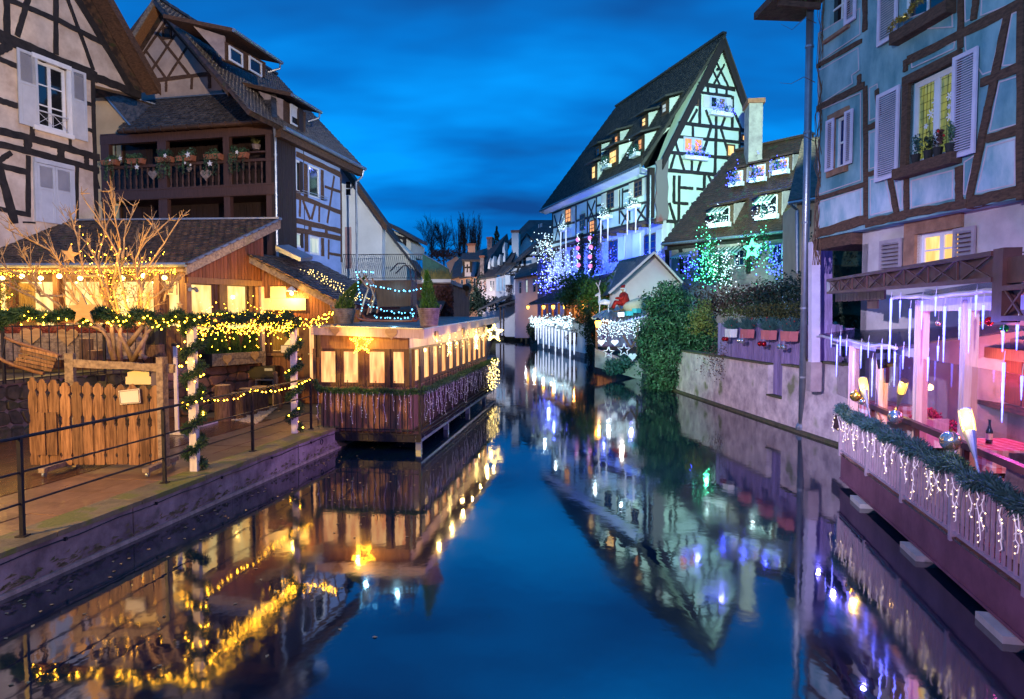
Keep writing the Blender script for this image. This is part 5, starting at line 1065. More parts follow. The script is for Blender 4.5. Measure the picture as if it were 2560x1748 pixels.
T.part('fascia', MB().prism([r0, r1, r1 + Vector((0, 0, -.20)), r0 + Vector((0, 0, -.18))], PF.n * .03), M_pinecol)
T.part('fascia', MB().prism([r1 + PF.n * .03, rr_, rr_ + Vector((0, 0, -.20)), r1 + PF.n * .03 + Vector((0, 0, -.20))], PS.n * .03), M_pinecol)
T.part('metal_edge', MB().bar(r0 + Vector((0, 0, .015)) + PF.n * .03, r1 + Vector((0, 0, .015)) + PF.n * .03, .05, .03).bar(r1 + Vector((0, 0, .015)), rr_ + Vector((0, 0, .015)), .06, .03), M_zinc)
# deck frame and supports
T.part('floor', MB().prism([PF.w(-wF, zfl, -.05), PF.w(0, zfl, -.05), PS.w(LS, zfl, -.0), PS.w(LS, zfl, -wF)], (0, 0, -.05)), M_deck)
T.part('edge_beam', PF.box(-wF + .1, .0, zb, zfl - .02, -.06, .0), M_iron); T.part('edge_beam', PS.box(.002, LS, zb, zb + .06, -.10, .02), M_zinc); T.part('edge_beam', PS.box(.002, LS, zfl - .07, zfl - .02, -.10, -.02), M_zinc)
for i in range(9): u = -wF + .2 + i * (wF - .2) / 9; T.part('joist', PF.box(u, u + .09, zb + .06, zfl - .004, -.5, -.07), M_oldwood)
for i in range(14): u = .3 + i * (LS - .4) / 13; T.part('bracket', PS.box(u, u + .12, zb + .062, zfl - .072, -.06, .012), M_zinc)
for u in (.22, 3.0, 6.0, 9.0): T.part('pile', PS.box(u, u + .12, -.7, zb, -.16, -.04), M_zinc)
# iron railing
zr0, zr1 = zfl - .04, zg
for i in range(19):
    u = -wF + .04 + i * (wF - .06) / 18; T.inst('railing_bar', cube_mesh(M_iron), PF.boxM(u - .008, u + .008, zr0 - .1, zr1, -.002, .014))
NB = 95
for i in range(NB):
    u = .06 + i * (LS - .1) / NB; T.inst('railing_bar', cube_mesh(M_iron), PS.boxM(u - .008, u + .008, zr0 - .06, zr1, .002, .018))
for z in (zr0 + .03, zr0 + .13, zr1 - .02): T.part('railing_rail', PF.box(-wF, .02, z, z + .025, -.004, .016), M_iron); T.part('railing_rail', PS.box(.0, LS, z, z + .025, .0, .02), M_iron)
T.part('corner_post', PF.box(-.02, .03, zb + .02, zr1 + .55, -.02, .03), M_iron)
for k in range(9):
    u = -.06 - (k + .3) * wF / 11; b = MB(); c = PF.w(u, zr1 + .02, .006)
    b.tube([c, c + Vector((0, 0, .17))], .008, 5)
    for s_ in (-1, 1): b.tube([c + Vector((0, 0, .02)) + PF.d * s_ * .02, c + PF.d * s_ * .05 + Vector((0, 0, .07)), c + PF.d * s_ * .085 + Vector((0, 0, .11)), c + PF.d * s_ * .10 + Vector((0, 0, .09)), c + PF.d * s_ * .08 + Vector((0, 0, .075))], .006, 4)
    b.ico(c + Vector((0, 0, .185)), .016); T.part('finial', b, M_iron)
for k in range(22):
    c = PS.w(.5 + k * .33, zr1 + .02, .01); T.part('finial', MB().tube([c, c + Vector((0, 0, .15))], .009, 5).ico(c + Vector((0, 0, .16)), .022).ico(c + Vector((0, .025, .12)), .014).ico(c + Vector((0, -.025, .12)), .014), M_iron)
# garland and icicle wires along the railing
Tg = Thing('garland', 'green fir garland along the pavilion railing top', 'garland', PF.w(-wF / 2, zg, .04))
b = MB(); needles(wavy(PF.w(-wF - .02, zg + .22, .05), PF.w(-wF + .1, zg + .02, .05), 6, .02), .07, 1300, .06, b, seed=5); needles(wavy(PF.w(-wF + .05, zg, .04), PF.w(.02, zg - .02, .04), 20, .015), .075, 1500, .06, b, seed=6); needles(wavy(PS.w(0, zg - .02, .05), PS.w(LS, zg + .02, .05), 50, .015), .085, 900, .075, b, seed=7)
Tg.part('needles', b, mat('fir_garland_fresh', (.06, .16, .05), .65, (.03, .09, .03), 12, bump=0), kind='stuff')
b = MB(); bb = MB(); g = random.Random(21)
def wire_drop(c, L, out_):
    pts = [Vector(c)]; 
    for k in range(int(L / .07)): pts.append(pts[-1] + Vector((g.uniform(-.018, .018), g.uniform(-.018, .018), -.07)))
    b.tube(pts, .0045, 3, False)
    for p in pts[1:]:
        e_ = p + Vector((g.uniform(-.03, .03), g.uniform(-.02, .02), g.uniform(-.02, .01))); b.tube([p, e_], .004, 3, False)
        if g.random() < .35: bb.ico(e_, .0065)
for i in range(16): wire_drop(PF.w(-wF + .1 + i * .14 + g.uniform(-.03, .03), zg - .02, .08), g.uniform(.25, .85), 0)
for i in range(70): wire_drop(PS.w(.1 + i * LS / 72, zg - .02, .10), g.uniform(.3, .85), 0)
Tg2 = Thing('icicle_wires', 'pale wire icicle lights hanging down the pavilion railing', 'string lights', PF.w(-wF / 2, zg, .1)); Tg2.part('wire', b, M_wire); Tg2.part('bulbs', bb, emit('bulb_faint', (.8, .75, 1.0), 1.6, False), kind='stuff')
# dense warm net near the far end, stars
pths = [[PS.w(LS * (.80 + .20 * (i % 9) / 8), zg - .05 - .85 * (i // 9) / 5 + .03 * ((i * 7) % 3), .13) for i in range(k * 9, k * 9 + 9)] for k in range(6)]
light_string('net_lights', 'dense pale gold light net at the far end of the pavilion railing', pths, M_bulby, .020, .10, jit=.09)
def star_lights(label, c, u, v, size, m, r, n=16, rings=2):
    Ts = Thing('star_light', label, 'star light', c); P5 = star_pts(); b = MB(); w_ = MB(); u = Vector(u).normalized(); v = Vector(v).normalized(); g = random.Random(5)
    for k in range(rings):
        s_ = size * (1 - .28 * k); pts = [Vector(c) + u * x * s_ + v * y * s_ for x, y in P5]
        w_.tube(pts + [pts[0]], .006, 4)
        for a, e_ in zip(pts, pts[1:] + pts[:1]):
            q = max(3, int((e_ - a).length / .045))
            for i in range(q): b.ico(a.lerp(e_, i / q) + Vector((g.uniform(-.012, .012), 0, g.uniform(-.012, .012))), r)
    Ts.part('frame', w_, M_iron); Ts.part('bulbs', b, m, kind='stuff'); return Ts
u, z = W2.uz('D', 815, 785); star_lights('glowing gold star on the pavilion front', W2.w(u, z, .10), W2.d, (0, 0, 1), .56, M_bulbw, .013); lamp('POINT', W2.w(u, z, .45), 22, WARM, size=.03, name='star_glow')
sl = [(1385, 810, .62, 'glowing star hanging on the pavilion side, nearest'), (1562, 770, .7, 'glowing star hanging on the pavilion side, middle'), (1680, 720, .72, 'large bright star at the far corner of the pavilion roof')]
for i, (x, y, s_, lab) in enumerate(sl):
    f2 = S2.shifted(.15) if i < 2 else Fac(PS.w(LS + .1, 0, .3), (1, -.3)); u, z = f2.uz('D', x, y); star_lights(lab, f2.w(u, z), f2.d, (0, 0, 1), s_, M_bulby, .016 + .006 * i); lamp('POINT', f2.w(u, z - .1, .35), 6 + 4 * i, (1, .62, .2), size=.05, name='star_glow')
pths = [[S2.w(.5 + k * pit + .45, zft - .02, .12), S2.w(.5 + k * pit + .45, zft - .45, .12)] for k in range(2, nW)]
light_string('hanging_lights', 'short hanging gold light strands along the pavilion side', pths, M_bulby, .014, .07, jit=.03)
for k in range(7): lamp('POINT', S2.w(.9 + k * pit * 1.5, zft - .15, .5), 9, (1, .66, .22), size=.02, name='strand_glow')
for i, (x, y) in enumerate(((640, 697), (1010, 722))):
    u, z = PF.uz('D', x, y); single('heart', flat_shape(PF.w(u, z, .09), PF.d, (0, 0, 1), heart_pts(), .30, .025), M_heart, ['left wooden heart on the pavilion roof edge', 'right wooden heart on the pavilion roof edge'][i], 'heart')
for i, (x, y) in enumerate(((1302, 740), (1478, 712), (1615, 690))):
    f2 = PS.shifted(.16); u, z = f2.uz('D', x, y); single('heart', flat_shape(f2.w(u, z), f2.d, (0, 0, 1), heart_pts(), .32, .03), M_heart, ['first wooden heart along the pavilion side fascia', 'second wooden heart along the pavilion side fascia', 'third wooden heart along the pavilion side fascia'][i], 'heart')
# baskets with conifers on the roof
def roofz(p): 
    f_ = ((Vector((p.x, p.y, 0)) - Vector((r1.x, r1.y, 0))).dot(PS.d)) / (LS + .3); return r1.z + (rr_.z - r1.z) * f_ + .035
def basket(label, sp, x, y, w, h, top, tilt, seed):
    c = at_Y(sp, x, y, 17.0 if seed == 31 else 15.7); c.z = roofz(c); Tb = Thing('basket_planter', label, 'planter', c); b = MB()
    b.lathe(c, [(w * .36, 0), (w * .40, h * .25), (w * .44, h * .6), (w * .5, h), (w * .46, h), (w * .44, h * .85)], 18)
    Tb.part('basket', b, M_wicker)
    wv = MB()
    for k in range(9): z = h * (k + .5) / 9; R_ = w * (.365 + .14 * z / h); wv.tube([c + Vector((math.cos(a * .3491) * (R_ + .006 * (a % 2)), math.sin(a * .3491) * (R_ + .006 * (a % 2)), z)) for a in range(19)], .011, 4)
    Tb.part('weave', wv, M_wicker)
    for s_ in (-1, 1): q = c + Vector((s_ * w * .48, 0, h)); Tb.part('handle', MB().tube([q + Vector((0, -.05, -.03)), q + Vector((s_ * .03, -.03, .08)), q + Vector((s_ * .03, .03, .08)), q + Vector((0, .05, -.03))], .012, 5), M_wicker)
    cm = cone_conifer(MB(), (0, 0, 0), top, w * .40, 2200, .06, seed); sh = tilt; 
    for v in cm.v: v.x += sh * v.z * v.z / top + .0; v += c + Vector((0, 0, h * .8))
    Tb.part('conifer', cm, M_thuja if seed == 31 else mat('thuja_bright', (.07, .24, .02), .6, (.03, .12, .01), 9, bump=0), kind='stuff')
basket('wicker basket with a leaning conifer at the left of the pavilion roof', 'D', 685, 612, .60, .40, .85, .62, 31)
basket('wicker basket with an upright conifer at the pavilion roof edge', 'D', 1250, 668, .52, .42, .92, -.05, 32)
# sleigh with ice-blue lights
ysl = 16.6; fs = Fac((0, ysl), (1, 0)); s3 = lambda x, y, n=0.0: fs.w(*fs.uz('D', x, y), n)
Ts = Thing('sleigh', 'old wooden sleigh outlined in ice-blue lights on the pavilion roof', 'sleigh', s3(1000, 645))
for n in (.35, -.45):
    Ts.part('runner', MB().tube([s3(785, 600, n), s3(800, 625, n), s3(850, 638, n), s3(1000, 642, n), s3(1150, 642, n), s3(1165, 620, n)], .028, 7), M_boards)
    Ts.part('front_upright', MB().tube([s3(815, 600, n), s3(845, 500, n), s3(870, 430, n), s3(830, 380, n), s3(795, 330, n)], .022, 7).tube([s3(880, 590, n), s3(910, 490, n), s3(885, 420, n), s3(850, 355, n)], .022, 7), M_oldwood)
    Ts.part('rear_upright', MB().tube([s3(1145, 630, n), s3(1150, 400, n), s3(1140, 310, n), s3(1105, 268, n), s3(1060, 268, n), s3(1010, 320, n)], .016, 6), M_iron)
Ts.part('seat_body', MB().prism([s3(905, 380, .3), s3(1150, 375, .3), s3(1155, 545, .3), s3(925, 550, .3)], (0, .7, 0)), M_galdark)
pths = [[s3(795 + i * 20, 325 + 6 * (i % 2), .4) for i in range(7)], sag_path(s3(860, 400, .4), s3(1235, 430, .4), 16, .10), [s3(800 + i * 3, 345 + i * 22, .42) for i in range(12)], sag_path(s3(870, 540, .42), s3(1165, 590, .42), 14, .07), sag_path(s3(915, 610, .44), s3(1165, 610, .44), 12, .05), [s3(1160, 590 - 20 * i, .4) for i in range(3)]]
light_string('sleigh_lights', 'ice-blue bulb strings outlining the sleigh on the pavilion roof', pths, M_bulbb, .020, .085, jit=.02)
for x, y in ((850, 500), (1050, 430), (1050, 610)): lamp('POINT', s3(x, y, .6), 4, (.35, .75, 1), size=.04, name='sleigh_glow')
# ------------------------------------------------------------------ pale houses and roof terrace behind the pavilion
def gable_box(name, label, Y, sp, wall, m, d=(1, -.12), depth=7, roof=None, roofm=None, wins=(), pane=None, fm=None, cat='house', timbers=(), group=None):
    f = Fac((0, Y), d) if not isinstance(Y, Fac) else Y; uz = [(p[0], .5 if sp == 'O' and q[1] >= 1100 else p[1]) for p, q in zip(f.pxpoly(sp, wall), wall)]; T = Thing(name, label, cat, f.w(sum(p[0] for p in uz) / len(uz), 0.5), group)
    T.part('wall', f.poly(uz, -depth, 0), m)
    for i, r in enumerate(roof or ()):
        T.part('roof', MB().prism([f.q(sp, *p) for p in r], (0, 0, .18)), roofm or M_tilefar)
    for i, w in enumerate(wins):
        r = f.R(sp, *w[:4]); p_ = w[4] if len(w) > 4 else (pane or M_darkglass); f.window(T, r, fm or M_frame, p_, w[5] if len(w) > 5 else 1, w[6] if len(w) > 6 else 2, max(.04, (r[1] - r[0]) * .09), .04, -.04)
    if timbers: f.beams(T, sp, timbers, M_black, .04, .1)
    return T, f
T, f = gable_box('white_house', 'plain white house with a steep roof edge behind the gallery house', 31.0, 'X', [(790, 400), (838, 392), (955, 558), (955, 760), (790, 760)], M_white, depth=.5, wins=[(864, 453, 880, 491)])
a, b_ = f.uz('X', 832, 378), f.uz('X', 972, 572); T.part('roof', MB().prism([f.w(*a, .25), f.w(*b_, .25), f.w(*b_, -.5), f.w(*a, -.5)], (0, 0, .15)), M_tilefar); T.part('barge_board', MB().prism([f.w(a[0], a[1] - .2, .3), f.w(b_[0], b_[1] - .2, .3), f.w(b_[0], b_[1] + .12, .3), f.w(a[0], a[1] + .12, .3)], f.n * .05), M_brownt)
T.part('roof', MB().prism([f.w(*a, .25), f.w(a[0] - 3, a[1] - 4, .25), f.w(a[0] - 3, a[1] - 4, -1), f.w(*a, -1)], (0, 0, .12)), M_tilefar)
r = f.R('X', 864, 568, 879, 672); sh_ = T.part('shutter_door', f.box(*r, 0, .05), mat('shutter_rose', (.45, .28, .26), .6, (.38, .22, .2), 6, bump=.05))
for i in range(14): z = r[2] + (r[3] - r[2]) * i / 14; T.part('door_slat', f.box(r[0] + .02, r[1] - .02, z + .02, z + .10, .05, .06), MATS['shutter_rose'], sh_)
T.part('downpipe', MB().tube([f.w(f.uz('X', 856, 500)[0], 9, .3), f.w(f.uz('X', 856, 500)[0], 1, .3)], .05, 6), M_zinc)
T, f = gable_box('cream_house', 'small cream gabled house with a timbered dormer beside the roof terrace', 36.0, 'X', [(900, 560), (950, 562), (1022, 632), (1040, 690), (1040, 760), (900, 760)], M_offwhite, depth=1.2, timbers=[])
a, b_ = f.uz('X', 948, 552), f.uz('X', 1055, 692); T.part('roof', MB().prism([f.w(*a, .2), f.w(*b_, .2), f.w(*b_, -1.2), f.w(*a, -1.2)], (0, 0, .15)), M_tilefar)
f2 = f.shifted(-1.5); T.part('dormer', f2.poly(f2.pxpoly('X', [(966, 568), (1012, 592), (1028, 608), (1026, 640), (1000, 640), (966, 600)]), -3, 0), M_offwhite); T.part('dormer_roof', MB().prism([f2.w(*f2.uz('X', 960, 560), .3), f2.w(*f2.uz('X', 1036, 602), .3), f2.w(*f2.uz('X', 1036, 602), -3), f2.w(*f2.uz('X', 960, 560), -3)], (0, 0, .2)), M_tilefar); f2.beams(T, 'X', [(1012, 592, 1010, 640, .2), (970, 582, 1010, 598, .15)], M_black, .04, .1)
# roof terrace: slab on a brown annexe, wavy iron railing, green net, ivy
YT = 29.5; f = Fac((0, YT), (1, -.05))
T = Thing('annexe', 'brown walled annexe with a roof terrace behind the sleigh', 'annexe', f.w(f.uz('X', 1010, 780)[0], .5))
pw = f.pxpoly('X', [(880, 705), (1122, 712), (1122, 860), (880, 860)]); T.part('wall', f.poly(pw, -8, -.15), mat('brown_render', (.17, .075, .05), .9, (.09, .04, .03), 1.5, bump=.3))
zs = f.uz('X', 1020, 700)[1]; uA_, uB_ = f.uz('X', 858, 700)[0], f.uz('X', 1127, 705)[0]
T.part('terrace_slab', f.box(uA_, uB_, zs - .18, zs, -8, .1), M_conc); T.part('slab_edge', f.box(f.uz('X', 1056, 700)[0], uB_ + .02, zs - .12, zs + .02, .1, .16), M_white)
T.part('roof_lean', MB().prism([f.w(uA_ + 1.5, zs - .9, .3), f.w(uB_ - .2, zs - .9, .3), f.w(uB_ - .2, zs - 1.3, 1.6), f.w(uA_ + 1.5, zs - 1.3, 1.6)], (0, 0, -.1)), M_tilefar)
b = MB(); g = random.Random(9); u0, u1 = f.uz('X', 1090, 740)[0], uB_ + .1
for i in range(4200): leaf(b, f.w(g.uniform(u0, u1), zs - .25 - g.random() ** .8 * 1.7, g.uniform(-.1, .35)), .13, g)
T.part('ivy', b, M_redleaf, kind='stuff')
T = Thing('terrace_railing', 'wavy wrought iron railing around the roof terrace', 'railing', f.w((uA_ + uB_) / 2, zs))
hR = f.uz('X', 1000, 636)[1] - zs; u1 = f.uz('X', 1056, 640)[0]
for h in (.08, hR): T.part('rail', MB().bar(f.w(uA_, zs + h, .0), f.w(u1, zs + h, .0), .03), M_iron)
for i in range(40):
    u = uA_ + i * (u1 - uA_) / 40; T.part('bar', MB().tube([f.w(u + .035 * math.sin(k * 1.5) * (k > 0), zs + .08 + (hR - .08) * k / 5, 0) for k in range(6)], .010, 4), M_iron)
T = Thing('green_net', 'green windbreak net with grasses at the terrace corner', 'net', f.w(u1 + 1, zs))
T.part('net', MB().prism([f.w(*f.uz('X', 1056, 634), 0), f.w(*f.uz('X', 1122, 672), 0), f.w(uB_, zs, 0), f.w(u1, zs, 0)], f.n * -.05), mat('net_green', (.02, .11, .09), .7, (.012, .06, .06), 5, bump=.1))
T.part('top_tube', MB().tube([f.w(*f.uz('X', 1056, 634), .02), f.w(*f.uz('X', 1122, 672), .02)], .02, 6), M_zinc); b = MB()
for i in range(500): c_ = f.w(g.uniform(u1, uB_), zs, g.uniform(.05, .15)); e_ = c_ + Vector((g.uniform(-.15, .15), 0, g.uniform(.15, .55))); b.add([c_, c_ + Vector((.02, 0, 0)), e_], [(0, 1, 2)])
T.part('grasses', b, M_yleaf, kind='stuff')
# ------------------------------------------------------------------ far bank: retaining wall, bridge, far houses, trees
rb = [at_z('X', 2105, 1115, 0), at_z('X', 1727, 989, 0), at_z('X', 1614, 947, 0), at_z('X', 1467, 897, 0)]
rb = [Vector((p.x, p.y, 0)) for p in rb] + [Vector((2.75, 66, 0)), Vector((1.2, 84, 0)), Vector((.6, 95, 0))]
RBd = (rb[0] - rb[1]).normalized(); rb0 = rb[0] + RBd * 1.2
ZR = 1.35
single('right_bank', flat_poly([(p.x + .3, p.y) for p in rb] + [(-400, 95), (-400, 880), (880, 880), (880, -60), (30, -60), (9.5, 12.0)], -.9, ZR - .4), M_earth, None, None, kind='structure')
f = Fac((0, 88), (1, -.05))
T = Thing('far_wall', 'dark stone wall and footbridge closing the far end of the canal', 'wall', Vector((-1, 88, 0)))
T.part('wall', MB().box((-3, 88.5, .8), (14, 1, 2.6)), M_mossstone); T.part('parapet', MB().box((-3, 88.4, 2.25), (14.4, 1.3, .22)), M_conc)
T = Thing('covered_stair', 'dark lean-to roofs over a landing at the far bend', 'shelter', Vector((1, 80, .5)))
fz = Fac((0, 80), (1, -.1))
for q in ([(1195, 778, 0), (1275, 742, 0), (1275, 736, -4), (1205, 766, -4)], [(1245, 770, .5), (1300, 752, .5), (1300, 744, -4), (1250, 760, -4)]): T.part('roof', MB().prism([fz.q('X', x, y, n) for x, y, n in q], (0, 0, .15)), M_tilefar)
for x in (1250, 1258, 1290): u = fz.uz('X', x, 790)[0]; T.part('post', fz.box(u, u + .15, .3, fz.uz('X', x, 768)[1], .1, .25), M_brownt)
def hedge(name, label, c, rad, n, size, m, seed, cat='shrub', group=None, lumps=10, core=0):
    T = Thing(name, label, cat, Vector(c) - Vector((0, 0, rad[2])), group); T.part('leaves', blob_leaves(MB(), c, rad, n, size, seed, .5, lumps), m, kind='stuff'); b = MB().ico((0, 0, 0), 1, 1)
    if core:
        for v in b.v: k = core * (1 + .16 * math.sin(v.x * 7 + seed) + .14 * math.sin(v.z * 9)); v.x *= rad[0] * k; v.y *= rad[1] * k; v.z *= rad[2] * k; v += Vector(c)
        T.part('inner_mass', b, M_ivydark)  # solid dark core added inside the leaves to block the sky behind
    return T.o
hedge('shrub', 'dark shrubs on the far bank below the peach houses', at_Y('O', 800, 1190, 84), (6, 1.5, 1.6), 2600, .3, M_ivydark, 3)
hedge('shrub', 'yellowish shrub on the far bank beside the annexe ivy', at_Y('O', 720, 1260, 70), (3, 1.2, .8), 1400, .22, M_yleaf, 4)
hedge('shrub', 'dark pointed shrub against the lilac house', at_Y('O', 945, 1120, 82), (1.3, .8, 3.4), 1500, .28, M_ivydark, 5)
S = []
def far(name, label, Y, wall, m, roofs, wins, d=(1, -.28), depth=6, timbers=(), pane=None):
    return gable_box(name, label, Y, 'O', wall, m, d, depth, roofs, M_tilefar, wins, pane, M_shut, timbers=timbers, group='far houses along the canal bend')
far('far_house', 'peach house at the left end of the far row', 100, [(610, 880), (740, 855), (745, 1260), (610, 1260)], M_pink, [[(590, 900, .4), (760, 855, .4), (775, 600, -6), (680, 690, -6)]], [(650, 895, 666, 985), (680, 895, 695, 985)])
far('far_house', 'peach gable wall high behind the far row', 112, [(575, 680), (700, 600), (740, 640), (690, 860), (610, 860)], M_pink, [[(520, 660, .3), (715, 590, .3), (715, 585, -5), (560, 640, -5)]], [], depth=2)
far('far_house', 'wide peach house with grey shutters in the far row', 95, [(740, 860), (960, 850), (965, 1240), (740, 1240)], M_pink, [[(735, 880, .4), (985, 850, .4), (1130, 500, -8), (900, 560, -8)]], [(757, 890, 785, 1005), (818, 880, 845, 1000), (850, 880, 866, 1000), (913, 870, 940, 995), (790, 1110, 815, 1180)])
T, f = far('far_house', 'lilac white house with red shutters in the far row', 90, [(960, 880), (1185, 862), (1185, 1250), (960, 1250)], M_lilac, [[(945, 900, .4), (1200, 862, .4), (1360, 480, -9), (1330, 330, -9), (1010, 620, -6)]], [(1118, 905, 1138, 1025), (1150, 905, 1168, 1025), (1045, 1140, 1065, 1200), (1085, 1140, 1110, 1205), (1130, 1150, 1155, 1200)])
for w in ((990, 910, 1015, 1045), (1040, 905, 1066, 1040)): T.part('shutter', f.box(*f.R('O', *w), 0, .06), MATS['shutter_rose'])
T, f = far('far_house', 'lilac house with pale blue shutters and a tall white gable', 86, [(1187, 865), (1305, 835), (1305, 1200), (1187, 1240)], M_lilac, [[(1180, 840, .5), (1320, 815, .5), (1560, 350, -5), (1480, 440, -3)]], [])
for w in ((1198, 870, 1228, 1035), (1235, 868, 1265, 1030), (1282, 865, 1303, 1030)): T.part('shutter', f.box(*f.R('O', *w), 0, .06), mat('shutter_paleblue', (.42, .58, .70), .6, (.36, .5, .62), 4, bump=.03) if w[0] == 1198 else MATS['shutter_paleblue'])
f3 = f.shifted(-4); T.part('gable', f3.poly(f3.pxpoly('O', [(1200, 830), (1390, 600), (1570, 345), (1640, 410), (1500, 830)]), -3, 0), M_white); T.part('gable_roof', MB().prism([f3.q('O', 1190, 840, .3), f3.q('O', 1572, 330, .3), f3.q('O', 1572, 318, -3), f3.q('O', 1190, 825, -3)], (0, 0, .25)).prism([f3.q('O', 1572, 330, .3), f3.q('O', 1665, 425, .3), f3.q('O', 1665, 415, -3), f3.q('O', 1572, 318, -3)], (0, 0, .25)), M_tilefar)
T, f = far('far_house', 'narrow timbered house with a pale hanging board in the far row', 82, [(1305, 830), (1425, 800), (1425, 1180), (1305, 1200)], M_lilac, [], [], timbers=[(1310, 840, 1425, 825, .3), (1310, 700, 1430, 690, .3)])
f3 = f.shifted(-1.5); T.part('gable', f3.poly(f3.pxpoly('O', [(1290, 830), (1420, 720), (1540, 610), (1780, 420), (1780, 830)]), -2, 0), M_white); f3.beams(T, 'O', [(1360, 805, 1550, 790, .3), (1420, 735, 1540, 730, .25), (1545, 620, 1548, 800, .3), (1500, 660, 1450, 800, .25), (1560, 600, 1780, 600, .25), (1660, 480, 1700, 570, .2)], M_black, .05, .1)
T.part('roof', MB().prism([f3.q('O', 1270, 845, .4), f3.q('O', 1800, 385, .4), f3.q('O', 1800, 340, -5), f3.q('O', 1240, 830, -5)], (0, 0, .3)), M_tilefar); T.part('hanging_board', f.box(*f.R('O', 1315, 835, 1375, 950), .3, .36), M_white)
b = MB(); g = random.Random(2)
for i in range(300): u = f.uz('O', g.uniform(1318, 1395), 980)[0]; leaf(b, f.w(u, f.uz('O', 1350, 960)[1] - g.random() ** 2 * 2.6, .15), .18, g)
T.part('dry_creeper', b, M_redleaf, kind='stuff')
far('far_house', 'blue lit house with long shutters beside the tall gabled house', 78, [(1425, 880), (1705, 835), (1705, 1180), (1425, 1200)], M_lilac, [[(1410, 890, .4), (1720, 835, .4), (1790, 640, -6), (1520, 735, -6)]], [(1478, 920, 1508, 1060), (1562, 895, 1588, 1050, M_whitepane), (1650, 885, 1690, 1045)])
T, f = far('far_house', 'dark balconied house hung with blue lights next to the tall gabled house', 74, [(1705, 640), (1960, 560), (1960, 1140), (1705, 1160)], mat('plaster_dusk', (.20, .20, .30), .9, (.12, .12, .2), 1, bump=.1), [[(1690, 650, .5), (1975, 560, .5), (1975, 300, -5), (1830, 330, -5)]], [(1840, 700, 1870, 900, M_whitepane), (1905, 690, 1925, 830, M_whitepane)])
for y in (640, 985):
    zz = f.uz('O', 1830, y)[1]; uu0, uu1 = f.uz('O', 1755, y)[0], f.uz('O', 1930, y)[0]; T.part('balcony_floor', f.box(uu0, uu1, zz - .2, zz, 0, 1.2), M_brownt)
    for i in range(14): u = uu0 + i * (uu1 - uu0) / 14; T.part('balcony_bar', f.box(u, u + .06, zz, zz + 2.0 if y < 800 else zz + 1.6, 1.1, 1.16), M_brownt)
def cluster(name, label, c, rad, n, r, m, seed, lampc=None, power=0, base=M_firblue, group=None, leaves=200, ls=.12, cat='light cluster'):
    T = Thing(name, label, cat, c, group); g = random.Random(seed); b = MB()
    if leaves: T.part('greenery', blob_leaves(MB(), c, Vector(rad) * 1.05, leaves, ls, seed), base, kind='stuff')
    for i in range(n): b.ico(Vector(c) + Vector((g.gauss(0, .5) * rad[0], g.gauss(0, .5) * rad[1] - rad[1] * .4, g.gauss(0, .5) * rad[2])), r * g.uniform(.6, 1.2))
    T.part('bulbs', b, m, kind='stuff')
    if power: lamp('POINT', Vector(c) + Vector((-.15, -rad[1] - .7, 0)), power * .33, lampc, size=.06, name='cluster_glow')
    return T
cluster('light_cluster', 'white light cluster on the upper far balcony', f.q('O', 1810, 480, 1.5), (1.2, .6, 1.5), 150, .06, M_bulbc, 3, (.6, .85, 1), 120)
cluster('light_cluster', 'blue and white light cluster on the lower far balcony', f.q('O', 1850, 850, 1.6), (1.5, .6, 2.2), 170, .07, M_bulbv, 4, (.08, .12, 1), 320)
cluster('light_cluster', 'white glittering branch lights low on the far balcony', f.q('O', 1860, 890, 1.9), (1.3, .5, 1.6), 90, .06, M_bulbc, 5, (.3, .4, 1), 100, leaves=0)
T = Thing('big_roof', 'large dark hipped roof behind the far houses', 'roof', Vector((12, 105, 1)))
fz = Fac((0, 104), (1, 0)); T.part('slope', MB().prism([fz.q('O', 1330, 420, 0), fz.q('O', 1960, 520, 0), fz.q('O', 1980, 150, -6), fz.q('O', 1600, 150, -6)], (0, .5, -.4)), M_tilefar)
T.part('slope', MB().prism([fz.q('O', 1600, 150, -6), fz.q('O', 1330, 420, 0), fz.q('O', 1300, 480, -8), fz.q('O', 1560, 200, -8)], (0, .5, -.4)), M_tilefar)
for i, (x, y) in enumerate(((1715, 235), (1735, 230), (1752, 225))): T.part('snow_guard', fz.box(*fz.R('O', x - 4, y - 20, x + 4, y + 25), 1.2, 1.4), M_white)
for i, (q, Y_, m_, lab) in enumerate((((840, 440, 930, 560), 96, M_pink, 'square brick chimney on the peach house'), ((1080, 360, 1138, 480), 99, M_conc, 'slim grey chimney on the long dark roof'), ((1385, 275, 1470, 440), 88, M_white, 'tall white chimney with a dark cap'), ((992, 590, 1040, 780), 91, M_conc, 'thin chimney rising from the peach roof'))):
    fz = Fac((0, Y_), (1, -.2)); r = fz.R('O', *q); T = Thing('chimney', lab, 'chimney', fz.w((r[0] + r[1]) / 2, r[2] - 3)); T.part('stack', fz.box(r[0], r[1], r[2] - 3, r[3] - .3, -1.2, 0), m_); T.part('cap', fz.box(r[0] - .1, r[1] + .1, r[3] - .3, r[3], -1.3, .1), M_terracotta)
fz = Fac((0, 93), (1, -.2)); T = Thing('far_dormer', 'tall timber dormer on the wide peach roof', 'dormer', fz.w(*fz.uz('O', 850, 830))); r = fz.R('O', 790, 640, 880, 850); T.part('front', fz.box(*r, -3, 0), M_lilac); fz.beams(T, 'O', [(790, 640, 790, 850, .3), (880, 640, 880, 800, .3), (790, 740, 880, 735, .25), (835, 700, 835, 800, .2)], M_black, .05, .1); T.part('roof', MB().prism([fz.q('O', 765, 640, .6), fz.q('O', 990, 640, .6), fz.q('O', 980, 560, -2), fz.q('O', 770, 560, -2)], (0, 0, -.3)), M_tilefar)
